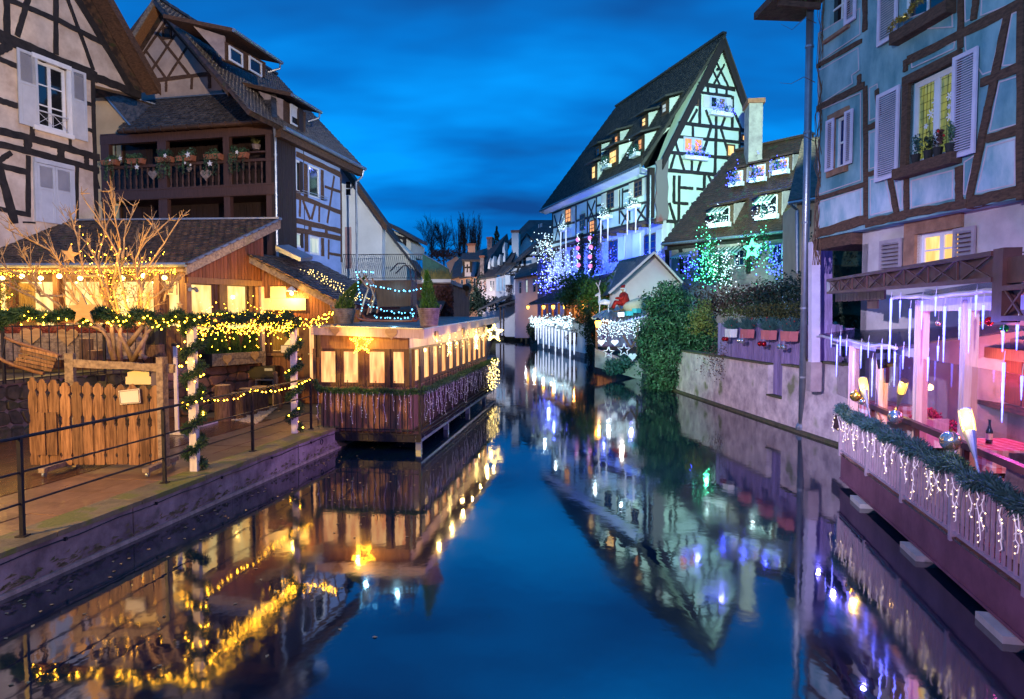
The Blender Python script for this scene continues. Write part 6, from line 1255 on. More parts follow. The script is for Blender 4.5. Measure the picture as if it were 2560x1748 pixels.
# small dormer windows glowing pale on the long roof
for i, (x, y) in enumerate(((1103, 725), (1148, 700), (1222, 680), (1285, 530), (1290, 640))):
    fz = Fac((0, 88 - i * .3), (1, -.25)); r = fz.R('O', x - 14, y - 28, x + 14, y + 28); single('far_dormer', fz.poly([(r[0], r[2]), (r[1], r[2]), (r[1], r[3] + .8), (r[0], r[3])], -1.5, 0), M_white, 'white cheeked dormer on the dark lilac house roof, number %s from the left' % ('one', 'two', 'three', 'four, upper row', 'five')[i], 'dormer', 'white dormers on the far roof')
# trees
def bare_tree(name, label, base, h, rx, seed, fan=0.0, n=34, group=None):
    g = random.Random(seed); b = MB(); tw = MB(); base = Vector(base); c0 = base + Vector((0, 0, h * .6)); b.tube([base, base + Vector((0, 0, h * .3)), base + Vector((.1, 0, h * .62))], [.17, .12, .06], 6)
    for i in range(n):
        if fan: e_ = base + Vector((g.gauss(0, .45) * rx, g.gauss(0, .4) * rx, h * g.uniform(.72, 1.02))); s_ = base + Vector((0, 0, h * g.uniform(.04, .3))); m_ = s_.lerp(e_, .35) + Vector(((e_ - s_).x * .3, 0, 0))
        else: d = Vector((g.gauss(0, 1), g.gauss(0, 1), g.gauss(.25, 1))).normalized() * g.uniform(.75, 1); e_ = c0 + Vector((d.x * rx, d.y * rx, d.z * h * .42)); s_ = base + Vector((0, 0, h * g.uniform(.2, .55))); m_ = s_.lerp(e_, .5) + Vector((0, 0, h * .04))
        b.tube([s_, m_, e_], [.05, .032, .012], 4, False)
        for k in range(16):
            t = g.uniform(.3, 1); p = s_.lerp(m_, t * 2) if t < .5 else m_.lerp(e_, t * 2 - 1); q = p + ((e_ - s_).normalized() * g.uniform(.2, .9) + Vector((g.uniform(-.5, .5), g.uniform(-.5, .5), g.uniform(-.1, .6))) * (.35 if fan else 1)) * h * .1; tw.tube([p, q], [.016, .008], 3, False)
            for z in range(2): tw.tube([p.lerp(q, .5), q + Vector((g.uniform(-.3, .3), g.uniform(-.3, .3), g.uniform(0, .4))) * (.5 if fan else 1)], [.011, .006], 3, False)
    T = Thing(name, label, 'tree', base, group); T.part('trunk', b, M_twig); T.part('crown', tw, M_twig, kind='stuff'); return T
bare_tree('bare_tree', 'round bare tree on the skyline at left', at_Y('O', 390, 760, 130), 9.8, 3.4, 3)
bare_tree('bare_tree', 'second round bare tree on the skyline beside the first', at_Y('O', 545, 760, 134), 9.4, 2.9, 8)
for i, x in enumerate((735, 800, 890, 965)): bare_tree('poplar_tree', ['leftmost bare poplar above the far roofs', 'second bare poplar above the far roofs', 'third bare poplar above the far roofs', 'rightmost bare poplar above the far roofs'][i], at_Y('O', x, 680, 128), (8.0, 9.0, 7.6, 8.6)[i], 1.5, 30 + i, 1.0, 30, 'poplars above the far roofs')
hedge('shrub', 'russet shrubs on the skyline between the far trees', at_Y('O', 640, 590, 126), (8, 2, 2.2), 1800, .35, M_redleaf, 8)
T = Thing('spruce_tree', 'small dark spruce on the skyline above the far roofs', 'tree', at_Y('O', 1200, 1000, 126)); c = at_Y('O', 1200, 1000, 126) + Vector((0, 0, -2.2)); T.part('trunk', MB().tube([c + Vector((0, 0, -4)), c + Vector((0, 0, 13))], [.3, .03], 6), M_twig); b = MB(); g = random.Random(4)
for i in range(1700):
    t = g.random(); a = g.uniform(0, 6.283); R_ = 4.3 * (1 - t) * (.35 + .65 * abs(math.sin(t * 26))) * g.uniform(.5, 1.1); p = c + Vector((math.cos(a) * R_, math.sin(a) * R_, 13.5 * t - .25 * R_)); leaf(b, p, .45, g)
T.part('crown', b, M_ivydark, kind='stuff')
# ground around the far houses rises gently so that gardens hide their feet
# ------------------------------------------------------------------ tall gabled house lit pale green
BC = at_Y('X', 1640, 600, 50.0); BG = Fac(BC, (2.53, 1)); BL_ = Fac(BC, (.297, -1))
M_mint = mat('plaster_mint', (.66, .76, .66), .85, (.58, .68, .60), .5, bump=.05)
T = Thing('tall_timbered_house', 'tall pale green lit timbered house with a steep gable and long dark roof', 'house', Vector((BC.x, BC.y, 1)))
gp_ = BG.pxpoly('H', [(840, 1500), (840, 850), (900, 690), (1055, 330), (1188, 95), (1290, 370), (1392, 650), (1392, 1500)])
gwin = [(1120, 430, 1225, 512, [M_darkglass, MATS['lit_pane_dim']], 2, 1), (945, 700, 1072, 802, [M_orange, M_orange], 2, 1), (1230, 745, 1285, 830, M_warmpane2, 1, 1), (1328, 680, 1376, 728, M_warmpane2, 1, 1), (1003, 440, 1047, 490, M_darkglass, 1, 1)]
T.part('gable_wall', BG.poly(gp_, -1.5, 0), M_mint)
for w in gwin: r = BG.R('H', *w[:4]); BG.window(T, r, M_shut if w[0] in (1120, 945) else M_brownt, w[4], w[5], w[6], .12, .08, -.06, mull=.3 if w[5] == 2 else None)
for w in ((1076, 424, 1117, 500), (1228, 446, 1268, 524)): T.part('shutter', BG.box(*BG.R('H', *w), .02, .09), M_offwhite)
BG.beams(T, 'H', [(1050, 343, 1290, 380, .30), (1145, 160, 1245, 362, .16), (1192, 150, 1098, 345, .16), (1118, 205, 1190, 355, .16), (1220, 215, 1145, 352, .16), (1068, 402, 1268, 428, .2), (1108, 352, 1110, 405, .2), (1166, 366, 1168, 418, .2), (1232, 374, 1233, 425, .2), (1056, 415, 1056, 612, .24), (1272, 425, 1270, 640, .24), (1050, 355, 1000, 490, .2),
    (920, 602, 1385, 656, .26), (1040, 512, 988, 602, .2), (1095, 516, 1135, 622, .2), (1236, 522, 1196, 640, .2), (1284, 532, 1332, 648, .2), (1164, 560, 1164, 630, .22), (885, 690, 1320, 732, .24), (1010, 620, 1010, 692, .2), (1128, 636, 1040, 930, .22), (1164, 640, 1155, 945, .24), (1196, 640, 1252, 835, .22), (836, 796, 1282, 838, .26), (888, 708, 955, 922, .2), (890, 812, 862, 905, .2), (836, 914, 1182, 946, .28),
    (885, 950, 885, 1132, .24), (920, 950, 917, 1255, .24), (1086, 946, 1083, 1092, .24), (1113, 950, 1140, 1012, .2), (928, 1030, 1012, 1036, .22), (1034, 1036, 1112, 1050, .22), (882, 1130, 980, 1138, .22), (1000, 1138, 1042, 1143, .22), (853, 1130, 890, 1250, .22), (836, 1252, 952, 1260, .24), (895, 1260, 893, 1330, .22), (1320, 655, 1318, 790, .18), (1003, 820, 1003, 922, .2), (1320, 740, 1392, 750, .2)], M_black, .05, .12)
apx = BG.uz('H', 1190, 28); vR = BG.uz('H', 1392, 610); vL = BG.uz('H', 790, 830)
for q in (vR, vL): T.part('barge_board', MB().prism([BG.w(*apx, .5), BG.w(*q, .5), BG.w(q[0], q[1] - .95, .5), BG.w(apx[0], apx[1] - 1.1, .5)], BG.n * -.12), M_galdark)
T.part('roof_oculus', MB().tube([BG.w(*BG.uz('H', 1171, 250), .02), BG.w(*BG.uz('H', 1171, 250), .08)], .12, 10), M_blackbox)
# roof
ldir = -BL_.d; e0 = BL_.uz('H', 40, 1186); e1_ = BL_.uz('H', 712, 888); zev_ = (e0[1] + e1_[1]) / 2
E1 = BL_.w(e1_[0] + .2, zev_, .7); E0 = BL_.w(e0[0], zev_, .7); AP = BG.w(*apx, .55); nrp = BL_.n; Rl = at_plane('H', 505, 520, AP, nrp); Rl.z = AP.z
vl = BG.w(*vL, .55)
T.part('roof_slope', slab(E0, E1, AP, Rl, .2), M_tilefar); tiled(T, E0, E1, AP, Rl, mat('roof_tile_dusk', (.085, .062, .052), .75, (.025, .020, .018), 3.5, contrast=(.4, .6), bump=.2, spec=.2), .36, .30, name='roof_tile')
T.part('roof_slope', MB().prism([AP, Rl, Rl - BL_.n * 8 + Vector((0, 0, -14)), AP + BG.d * 6.3 + Vector((0, 0, -13))], (0, 0, -.2)), M_tilefar); T.part('hip_slope', MB().prism([Rl, E0, E0 - BL_.n * 13], (0, 0, -.2)), M_tilefar)
rt = MB()
for i in range(30): rt.bar(AP.lerp(Rl, i / 30) + Vector((0, 0, .06)), AP.lerp(Rl, (i + 1.05) / 30) + Vector((0, 0, .08)), .35, .16)
T.part('ridge_tiles', rt, M_tilefar); T.part('gutter', MB().tube([E0, E1], .11, 8), M_zinc); T.part('eave_board', MB().prism([E0 + Vector((0, 0, -.1)), E1 + Vector((0, 0, -.1)), E1 - BL_.n * .7 + Vector((0, 0, -.3)), E0 - BL_.n * .7 + Vector((0, 0, -.3))], (0, 0, -.05)), M_white)
rn = (E1 - E0).cross(Rl - E0).normalized()
for i, (x, y, w, h, p_) in enumerate(((828, 505, 30, 62, M_whitepane), (693, 597, 26, 58, M_warmpane2), (510, 715, 20, 55, M_orange), (388, 795, 20, 50, M_darkglass), (668, 745, 26, 75, M_orange), (488, 830, 48, 90, M_warmpane2), (360, 930, 24, 85, M_warmpane2))):
    q = at_plane('H', x, y + h * .5, E0, rn); fd = Fac(q + BL_.n * .25, BL_.d); r = fd.R('H', x - w / 2, y - h / 2, x + w / 2, y + h / 2)
    T.part('dormer_front', fd.box(r[0] - .25, r[1] + .25, r[2] - .25, r[3] + .2, -.3, 0), M_brownt); fd.window(T, r, M_framebr, p_, 1, 2, .08, .05, -.05)
    u1 = r[1] + .27; T.part('dormer_cheek', MB().prism([fd.w(u1, r[2] - .2, 0), fd.w(u1, r[3] + .2, 0), fd.w(u1, r[3] + .9, -2.2)], fd.d * .05), M_white)
    T.part('dormer_roof', MB().prism([fd.w(r[0] - .6, r[3] + .2, .55), fd.w(r[1] + .6, r[3] + .2, .55), fd.w(r[1] + .6, r[3] + 1.05, -2.3), fd.w(r[0] - .6, r[3] + 1.05, -2.3)], (0, 0, .14)), M_tilefar)
for q, Y_, lab in (((862, 252, 925, 320), 60, 'low broad chimney behind the long ridge'), ((545, 490, 590, 560), 70, 'small chimney at the far end of the long ridge')):
    f = Fac((0, Y_), (1, 0)); r = f.R('H', *q); Tc = Thing('chimney', lab, 'chimney', f.w(r[0], r[2] - 3)); Tc.part('stack', f.box(r[0], r[1], r[2] - 3, r[3], -1.4, 0), M_terracotta); Tc.part('cap', f.box(r[0] - .15, r[1] + .15, r[3], r[3] + .2, -1.5, .1), M_terracotta)
# long facade, jettied upper floor
uE = BL_.uz('H', 82, 1300)[0]; zj = BL_.uz('H', 400, 1335)[1]
T.part('upper_wall', BL_.box(uE, -.1, zj, zev_ - .1, -1.2, 0), M_mint); T.part('lower_wall', BL_.box(uE, -.1, 0.4, zj, -1.4, -.55), M_lilac)
T.part('jetty_beams', BL_.box(uE, 0, zj - .18, zj, -.5, .05), M_brownt)
for i in range(12): u = uE + .4 + i * (-uE - .6) / 11; T.part('joist_end', BL_.box(u, u + .22, zj - .4, zj - .19, -.55, .12), M_brownt)
up = [(172, 1168, 210, 1262, M_orange), (268, 1205, 302, 1312, M_darkglass), (332, 1245, 366, 1330, M_orange), (446, 1060, 496, 1170, M_darkglass), (628, 985, 682, 1092, M_darkglass)]
for w in up: BL_.window(T, BL_.R('H', *w[:4]), M_framebr, w[4], 2, 3, .10, .06, -.05)
for w in ((150, 1178, 171, 1275), (211, 1160, 236, 1255), (412, 1070, 445, 1185), (497, 1045, 526, 1160), (594, 1000, 626, 1105), (683, 965, 708, 1075)): T.part('shutter', BL_.box(*BL_.R('H', *w), .02, .10), M_offwhite)
BL_.beams(T, 'H', [(85, 1195, 85, 1405, .24), (95, 1215, 145, 1390, .2), (145, 1205, 95, 1398, .2), (150, 1270, 150, 1390, .2), (240, 1150, 240, 1365, .2), (315, 1120, 315, 1340, .2), (318, 1135, 365, 1245, .18), (365, 1115, 320, 1255, .18), (375, 1090, 372, 1325, .2), (410, 1170, 410, 1315, .2), (527, 1045, 527, 1270, .2), (595, 1015, 595, 1245, .2), (375, 1200, 420, 1300, .18), (420, 1210, 380, 1310, .18), (535, 1185, 590, 1265, .18), (590, 1175, 540, 1280, .18), (635, 1160, 700, 1240, .18), (700, 1145, 645, 1255, .18), (712, 945, 712, 1260, .28), (85, 1295, 230, 1260, .2), (245, 1250, 400, 1205, .2), (415, 1200, 712, 1125, .2), (85, 1395, 712, 1250, .26), (85, 1200, 712, 955, .2), (545, 1060, 590, 1048, .2), (548, 1035, 546, 1160, .2), (380, 1150, 410, 1143, .18)], M_black, .05, .1)
Lw = BL_.shifted(-.55)
for w in ((460, 1378, 520, 1525), (695, 1338, 772, 1485), (205, 1440, 222, 1560), (150, 1450, 165, 1560)): Lw.window(T, Lw.R('H', *w), M_framebr, mat('blue_glass', (.01, .02, .12), .08, (.01, .015, .09), 2, bump=0) if w[0] == 460 else MATS['blue_glass'], 2, 3, .10, .06, -.05)
for w in ((522, 1355, 566, 1505), (618, 1335, 668, 1500), (774, 1310, 812, 1470), (412, 1390, 455, 1530), (100, 1460, 130, 1570)): T.part('shutter', Lw.box(*Lw.R('H', *w), .02, .10), M_white)
T.part('corner_timber', BG.box(BG.uz('H', 718, 1000)[0], BG.uz('H', 752, 1000)[0], zj, BG.uz('H', 740, 900)[1], -.2, .15), M_galdark)
wb = [(755, 860), (790, 845), (842, 825), (838, 900), (832, 960), (840, 1030), (834, 1110), (842, 1190), (836, 1240), (790, 1255), (760, 1262), (765, 1190), (752, 1120), (762, 1050), (757, 960), (764, 900)]
T.part('weathered_panel', BG.poly(BG.pxpoly('H', wb), .1, .22), mat('weathered_red_panel', (.20, .16, .17), .8, (.26, .07, .07), .55, (1, 1, .6), (.42, .5), bump=.1))
T.part('downpipe', MB().tube([E1, E1 + Vector((0, 0, -.6)), BG.w(-.6, zj + 3, .1), BG.w(-.6, 1, .1)], .08, 8), M_zinc)
# flower boxes with lights on that house
def lit_box(label, c, d, w, m, col, power, seed, drops=False, n=70):
    c = Vector(c); d = Vector(d).normalized(); T = Thing('lit_flower_box', label, 'flower box', c, 'lit flower boxes on the tall house'); nn = Vector((d.y, -d.x, 0))
    T.part('box', MB().box(c + Vector((0, 0, .14)), (w, .35, .28), Matrix((d, nn, Vector((0, 0, 1)))).transposed()), M_whitedecor); g = random.Random(seed); b = MB()
    T.part('greenery', blob_leaves(MB(), c + Vector((0, 0, .6)), (w * .5, .35, .55), 220, .14, seed), M_firblue, kind='stuff')
    for i in range(n): t = g.uniform(-.5, .5); b.ico(c + d * t * w * 1.1 + nn * g.uniform(.1, .45) + Vector((0, 0, .1 + abs(g.gauss(0, .5)) * (1.3 - abs(t) * 1.6))), .035 * g.uniform(.7, 1.3))
    T.part('bulbs', b, m, kind='stuff')
    if drops:
        for s_ in (-.42, .42): T.part('icicle', MB().lathe(c + d * s_ * w + nn * .2 + Vector((0, 0, -1.9)), [(.02, 0), (.05, .3), (.04, .6), (.06, 1.0), (.05, 1.4), (.07, 1.9)], 7), M_icicle)
    if power: lamp('POINT', c + nn * .9 + Vector((0, 0, .6)), power * .3, col, size=.08, name='box_glow')
for (fc, x, y, w, m, col, pw, lab, dr) in ((BG, 1180, 545, 2.0, M_bulbv, (.15, .15, 1), 260, 'blue lit flower box at the top gable window', 0), (BG, 1012, 835, 2.0, M_bulbv, (.15, .18, 1), 260, 'blue and white lit flower box at the lower gable window', 0), (BL_, 462, 1225, 1.7, M_bulbc, (.7, .9, 1), 90, 'white lit flower box with icicles at the middle facade window', 1), (BL_, 645, 1155, 1.7, M_bulbc, (.7, .9, 1), 90, 'white lit flower box with icicles at the right facade window', 1), (BL_, 186, 1305, 1.7, M_bulbc, (.7, .9, 1), 60, 'white lit flower box with icicles at the left facade window', 1)):
    u, z = fc.uz('H', x, y); lit_box(lab, fc.w(u, z - .2, .3), fc.d, w, m, col, pw, int(x), dr)
for i, (x, y, lab) in enumerate(((470, 905, 'flower box under the double dormer of the long roof'), (657, 830, 'flower box under the right dormer of the long roof'))):
    q = at_plane('H', x, y, E0, rn) + BL_.n * .4; lit_box(lab, q, BL_.d, 1.2, M_bulbc, None, 0, 50 + i, 0, 14)
# hanging garlands with pink figures
for i, (x, y0, y1, lab) in enumerate(((282, 1335, 1590, 'slim vertical fir garland on the tall house, left'), (362, 1320, 1600, 'thick vertical fir garland with pink lights on the tall house'))):
    f2 = Lw.shifted(.5); u, zt_ = f2.uz('H', x, y0); zb_ = f2.uz('H', x, y1)[1]; Tg = Thing('garland', lab, 'garland', f2.w(u, zb_)); b = MB(); g = random.Random(i)
    for k in range(1400): leaf(b, f2.w(u + g.gauss(0, .28 + .14 * i), g.uniform(zb_, zt_), g.uniform(-.1, .4)), .18, g)
    Tg.part('needles', b, M_ivydark, kind='stuff'); b = MB()
    for k in range(26): b.ico(f2.w(u + g.gauss(0, .25), g.uniform(zb_, zt_), .45), .05)
    Tg.part('bulbs', b, M_bulbc, kind='stuff'); b = MB()
    for k in range(4): b.ico(f2.w(u + g.gauss(0, .12), zt_ - (k + .7) * (zt_ - zb_) / 4.5, .45), .2, 1)
    Tg.part('pink_balls', b, emit('pink_ball', (1, .25, .5), .8, False, (.7, .3, .4)), kind='stuff')
for i, (x, y, rad, n) in enumerate(((430, 1500, (1.2, .5, 1.6), 110), (100, 1540, (1.0, .4, 1.6), 130), (185, 1540, (1.0, .4, 1.5), 110), (745, 1475, (1.0, .4, .3), 40))):
    f2 = Lw.shifted(.9); cluster('light_cluster', ['blue light cluster between the lower shutters of the tall house', 'white light cluster at the far left door of the tall house', 'blue white light branch by the far left windows of the tall house', 'blue lights on the right sill of the tall house'][i], f2.w(*f2.uz('H', x, y)), rad, n, .045, M_bulbv if i in (0, 3) else M_bulbc, 70 + i, (.08, .12, 1), (260, 420, 300, 200)[i], leaves=60)
# ------------------------------------------------------------------ brown roofed house with dormers and green lights
NP = at_Y('X', 1667, 613, 45.5); NHf = Fac(NP, (.615, -.788)); NB_ = NHf.shifted(-4.6)
T = Thing('dormered_house', 'house with a broad mossy brown roof, striped awnings and green lit front', 'house', NHf.w(4, 1))
a, b_ = NHf.uz('X', 1667, 613), NHf.uz('X', 1998, 578); c_, d_ = NB_.uz('X', 2026, 318), NB_.uz('X', 1838, 397); ze = (a[1] + b_[1]) / 2; zrd = (c_[1] + d_[1]) / 2
A1, B1, C1, D1 = NHf.w(a[0], ze, .5), NHf.w(b_[0], ze, .5), NB_.w(c_[0] + .2, zrd), NB_.w(d_[0], zrd)
T.part('roof_slope', slab(A1, B1, C1, D1, .2), M_tilered); tiled(T, A1, B1, C1, D1, M_tilered, .24, .2)
T.part('rear_slope', MB().prism([D1, C1, C1 - NHf.n * 4 + Vector((0, 0, -5)), D1 - NHf.n * 4 + Vector((0, 0, -5))], (0, 0, -.2)), M_tilered)
rt = MB()
for i in range(24): rt.bar(D1.lerp(C1, i / 24) + Vector((0, 0, .05)), D1.lerp(C1, (i + 1.05) / 24) + Vector((0, 0, .07)), .3, .14)
T.part('ridge_tiles', rt, M_tilered); T.part('verge_board', MB().prism([A1, D1, D1 + Vector((0, 0, -.35)), A1 + Vector((0, 0, -.35))], NHf.d * -.06), M_white); T.part('gutter', MB().tube([A1, B1], .09, 8), M_zinc)
T.part('front_wall', NHf.box(a[0] + .4, b_[0], .5, ze, -1, 0), M_palewall); T.part('side_wall', MB().prism([NHf.w(a[0] + .4, .5, -1), NHf.w(a[0] + .4, ze, -1), NHf.w(a[0] + 1.0, zrd - .6, -4.6), NHf.w(a[0] + .4, .5, -8)], NHf.d * .3), M_offwhite)  # front wall: darker plaster stands in for shade and timber there
NHf.beams(T, 'H', [(840, 1440, 845, 1600, .3), (930, 1420, 940, 1600, .3), (1640, 1380, 1630, 1600, .4), (845, 1430, 1690, 1340, .3), (1060, 1420, 1060, 1600, .25), (1380, 1380, 1380, 1600, .25)], M_black, .05, .1)
T.part('corner_trunk', NHf.box(NHf.uz('H', 1625, 1500)[0], NHf.uz('H', 1680, 1500)[0], .5, ze - .2, .05, .35), M_lav)
for w in ((960, 1470, 1010, 1570), (1180, 1450, 1240, 1560), (1290, 1440, 1360, 1550), (1540, 1400, 1610, 1540)): NHf.window(T, NHf.R('H', *w), M_frame, MATS['blue_glass'], 2, 2, .08, .05, -.05)
M_stripe = [mat('awning_green', (.03, .16, .10), .7, (.02, .12, .08), 3, bump=0), M_white]
def awning(T, f, sp, x0, y0, x1, y1, n=8, out_=.9):
    r = f.R(sp, x0, y0, x1, y1); o = T.part('awning_bar', MB().tube([f.w(r[0], r[2], out_), f.w(r[1], r[2], out_)], .03, 5), M_frame)
    for i in range(n):
        u0 = r[0] + i * (r[1] - r[0]) / n; u1 = u0 + (r[1] - r[0]) / n - .004; T.part('awning_stripe', MB().prism([f.w(u0, r[3], .05), f.w(u1, r[3], .05), f.w(u1, r[2], out_), f.w(u0, r[2], out_)], (0, 0, .02)).prism([f.w(u0, r[2], out_), f.w(u1, r[2], out_), f.w(u1, r[2] - .12, out_), f.w(u0, r[2] - .12, out_)], f.n * .01), M_stripe[i % 2], o)
for q in ((920, 1460, 985, 1495), (985, 1450, 1045, 1485), (1150, 1428, 1245, 1480), (1250, 1418, 1365, 1472), (1520, 1400, 1610, 1425)): awning(T, NHf, 'H', *q)
rn2 = (B1 - A1).cross(D1 - A1).normalized()
dorm = [(1210, 1215, 100, 105, M_darkglass, 1), (1520, 1150, 110, 130, M_darkglass, 1), (1318, 960, 56, 80, M_pinkpane, 0), (1460, 925, 70, 90, M_pinkpane, 0), (1612, 880, 70, 80, M_orange, 0)]
for i, (x, y, w, h, p_, big) in enumerate(dorm):
    q = at_plane('H', x, y + h * .45, A1, rn2); fd = Fac(q + NHf.n * .15, NHf.d); r = fd.R('H', x - w / 2, y - h / 2, x + w / 2, y + h / 2)
    T.part('dormer_front', fd.box(r[0] - .2, r[1] + .2, r[2] - .15, r[3] + .15, -.3, 0), M_brownt); fd.window(T, r, M_frame, p_, 2, 2, .07, .05, -.05)
    T.part('dormer_cheek', MB().prism([fd.w(r[1] + .22, r[2] - .1, 0), fd.w(r[1] + .22, r[3] + .15, 0), fd.w(r[1] + .22, r[3] + .5, -1.9)], fd.d * .05), M_palewall)
    T.part('dormer_roof', MB().prism([fd.w(r[0] - .35, r[3] + .12, .35), fd.w(r[1] + .4, r[3] + .12, .35), fd.w(r[1] + .4, r[3] + .75, -2.2), fd.w(r[0] - .35, r[3] + .75, -2.2)], (0, 0, .12)), M_tilered)
    if big: awning(T, fd, 'H', x - w * .62, y - h * .52, x + w * .45, y - h * .12, 8, .7)
    lab = ['white lit flower box on the lower left dormer', 'white lit flower box on the lower right dormer', 'blue lit flower box on the upper left dormer', 'blue lit flower box on the upper middle dormer', 'blue lit flower box on the upper right dormer'][i]
    lit_box(lab, fd.w((r[0] + r[1]) / 2, r[2] - .25, .3), fd.d, r[1] - r[0] + .3, M_bulbc if big else M_bulbv, (.7, .95, 1) if big else (.06, .08, 1), 14 if big else 60, 90 + i, 0, 60)
f = Fac((0, 46.5), (1, -.15)); r = f.R('H', 1382, 470, 1473, 750); Tc = Thing('chimney', 'tall pale rendered chimney beside the steep gable', 'chimney', f.w((r[0] + r[1]) / 2, r[2] - 2)); Tc.part('stack', f.box(r[0], r[1], r[2] - 3, r[3], -1.6, 0), M_palewall); Tc.part('cap', f.box(r[0] - .12, r[1] + .12, r[3], r[3] + .28, -1.75, .12), M_terracotta)
# green and blue glitter before that front
fN = NHf.shifted(1.6)
for i, (x, y, rad, n, m, col, pw, lab) in enumerate(((1100, 1460, (.75, .5, 1.7), 90, M_bulbg, (.1, 1, .5), 260, 'green lit climbing fir by the dormered house front'), (1215, 1570, (.9, .5, 1.4), 150, M_bulbc, (.3, 1, .7), 60, 'white lit fir tree in front of the dormered house'), (1110, 1590, (1.1, .5, .9), 110, M_bulbg, (.1, 1, .5), 140, 'green white lit fir at the garden edge'), (1000, 1560, (.8, .4, .9), 70, M_bulbv, (.05, .08, 1), 200, 'blue lit shrub at the left of the dormered house'), (1560, 1530, (.9, .4, 1.0), 110, M_bulbv, (.05, .08, 1), 240, 'blue lit shrub by the corner trunk of the dormered house'), (1430, 1450, (.75, .4, 1.5), 70, M_bulbg, (.1, 1, .45), 260, 'green lit climbing fir with a star'))):
    cluster('lit_fir', lab, fN.w(*fN.uz('H', x, y)), rad, n, .04, m, 110 + i, col, pw, M_fir if i != 3 else M_firblue, leaves=900 if i < 3 or i == 5 else 250, ls=.12, cat='lit fir')
star_lights('green star on the climbing fir of the dormered house', fN.w(*fN.uz('H', 1435, 1440), .5), NHf.d, (0, 0, 1), 1.1, M_bulbg, .05)
# yellow strip of a house between the pipe and the roof
f = Fac((0, 30.0), (1, -.2)); T = Thing('yellow_house', 'narrow strip of a yellow house with mossy roof behind the downpipe', 'house', f.w(f.uz('X', 2010, 800)[0], 1))
T.part('wall', f.poly(f.pxpoly('H', [(1700, 1130), (1900, 1090), (1900, 1750), (1700, 1750)]), -3, 0), M_yellow); T.part('roof', MB().prism([f.q('H', 1640, 1135, .5), f.q('H', 1920, 1090, .5), f.q('H', 1920, 700, -3.5), f.q('H', 1735, 725, -3.5)], (0, 0, .12)), M_tilebr); T.part('gutter', MB().tube([f.q('H', 1640, 1135, .55), f.q('H', 1900, 1092, .55)], .07, 8).tube([f.q('H', 1652, 1135, .55), f.q('H', 1700, 1180, .2), f.q('H', 1702, 1600, .2)], .06, 8), M_zinc); f.window(T, f.R('H', 1735, 1180, 1790, 1290), M_brownt, M_darkglass, 1, 2, .08, .04, -.05)
# ------------------------------------------------------------------ white hut
f = Fac((0, 39.0), (1, .12)); f2 = f.shifted(-5.5)
T = Thing('white_hut', 'small white rendered hut with dark tiled roof above the ivy', 'hut', f.w(f.uz('L', 520, 400)[0], 1))
T.part('gable_wall', f.poly(f.pxpoly('L', [(250, 345), (585, 66), (795, 278), (795, 640), (250, 640)]), -.4, 0), M_white)
a, b_, c_, d_ = f.q('L', 228, 368, .25), f.q('L', 588, 52, .25), f2.w(*f2.uz('L', 312, 104)), f2.w(*f2.uz('L', 150, 275))
c_.z = b_.z; d_.z = a.z
T.part('roof_slope', MB().prism([a, b_, c_, d_], (0, 0, .1)), M_tile); tiled(T, d_, a, b_, c_, M_tile, .2, .16)
e_ = f.q('L', 812, 290, .25); T.part('roof_slope', MB().prism([b_, e_, e_ + (c_ - b_), c_], (0, 0, .1)), M_tile); T.part('side_wall', MB().prism([a + Vector((.5, .6, -.1)), d_ + Vector((.5, 0, -.1)), d_ + Vector((.5, 0, -1)), a + Vector((.5, .6, -1))], (.2, 0, 0)), M_white)
T.part('verge_tiles', MB().bar(a + Vector((0, -.03, .05)), b_ + Vector((0, -.03, .12)), .14, .12).bar(b_ + Vector((0, -.03, .12)), e_ + Vector((0, -.03, .1)), .12, .10), M_white)
# ------------------------------------------------------------------ cafe terrace along the far right bank
CF = Fac(rb[4], rb[3] - rb[4]); LC = (rb[3] - rb[4]).length; zw = CF.uz('W', 740, 1050)[1]; zo = CF.uz('W', 740, 870)[1]; zc = CF.uz('W', 600, 705)[1]
T = Thing('cafe_terrace', 'waterside cafe terrace with white wall, dark roof and amber lanterns', 'cafe', CF.w(LC / 2, 0))
T.part('quay_wall', CF.box(-1, LC, -.6, zw, -.5, 0), M_white); T.part('plinth', CF.box(-1, LC, -.6, .35, 0, .15), M_conc); T.part('parapet', CF.box(-1, LC, zw, zo - .3, -.25, -.05), M_offwhite)
for i in range(30): u = -.5 + i * (LC + .3) / 30; T.inst('back_board', cube_mesh(M_warmw), CF.boxM(u, u + LC / 30 - .06, zw - .3, zc + .6, -2.6, -2.5 + rnd.uniform(0, .05)))
T.part('back_wall', CF.box(-1, LC, zw - .3, zc + .6, -2.9, -2.62), M_boards); T.part('floor', CF.box(-1, LC, zw - .4, zw - .25, -2.6, -.26), M_boards)
for i in range(8): u = -.4 + i * (LC + .2) / 7; T.part('post', CF.box(u, u + .16, zw, zc, -.3, -.12), M_warmw)
uRf = LC - 1.2
T.part('roof', MB().prism([CF.w(-1.8, zc, .8), CF.w(uRf, zc, .8), CF.w(uRf, zc + 2.3, -4.2), CF.w(-1.8, zc + 2.3, -4.2)], (0, 0, .14)), M_tilefar)
for i in range(26): u = -1.8 + i * (uRf + 1.8) / 26; T.part('roof_ridge', MB().bar(CF.w(u, zc + .17, .8), CF.w(u, zc + 2.47, -4.2), .16, .10), M_tilefar)
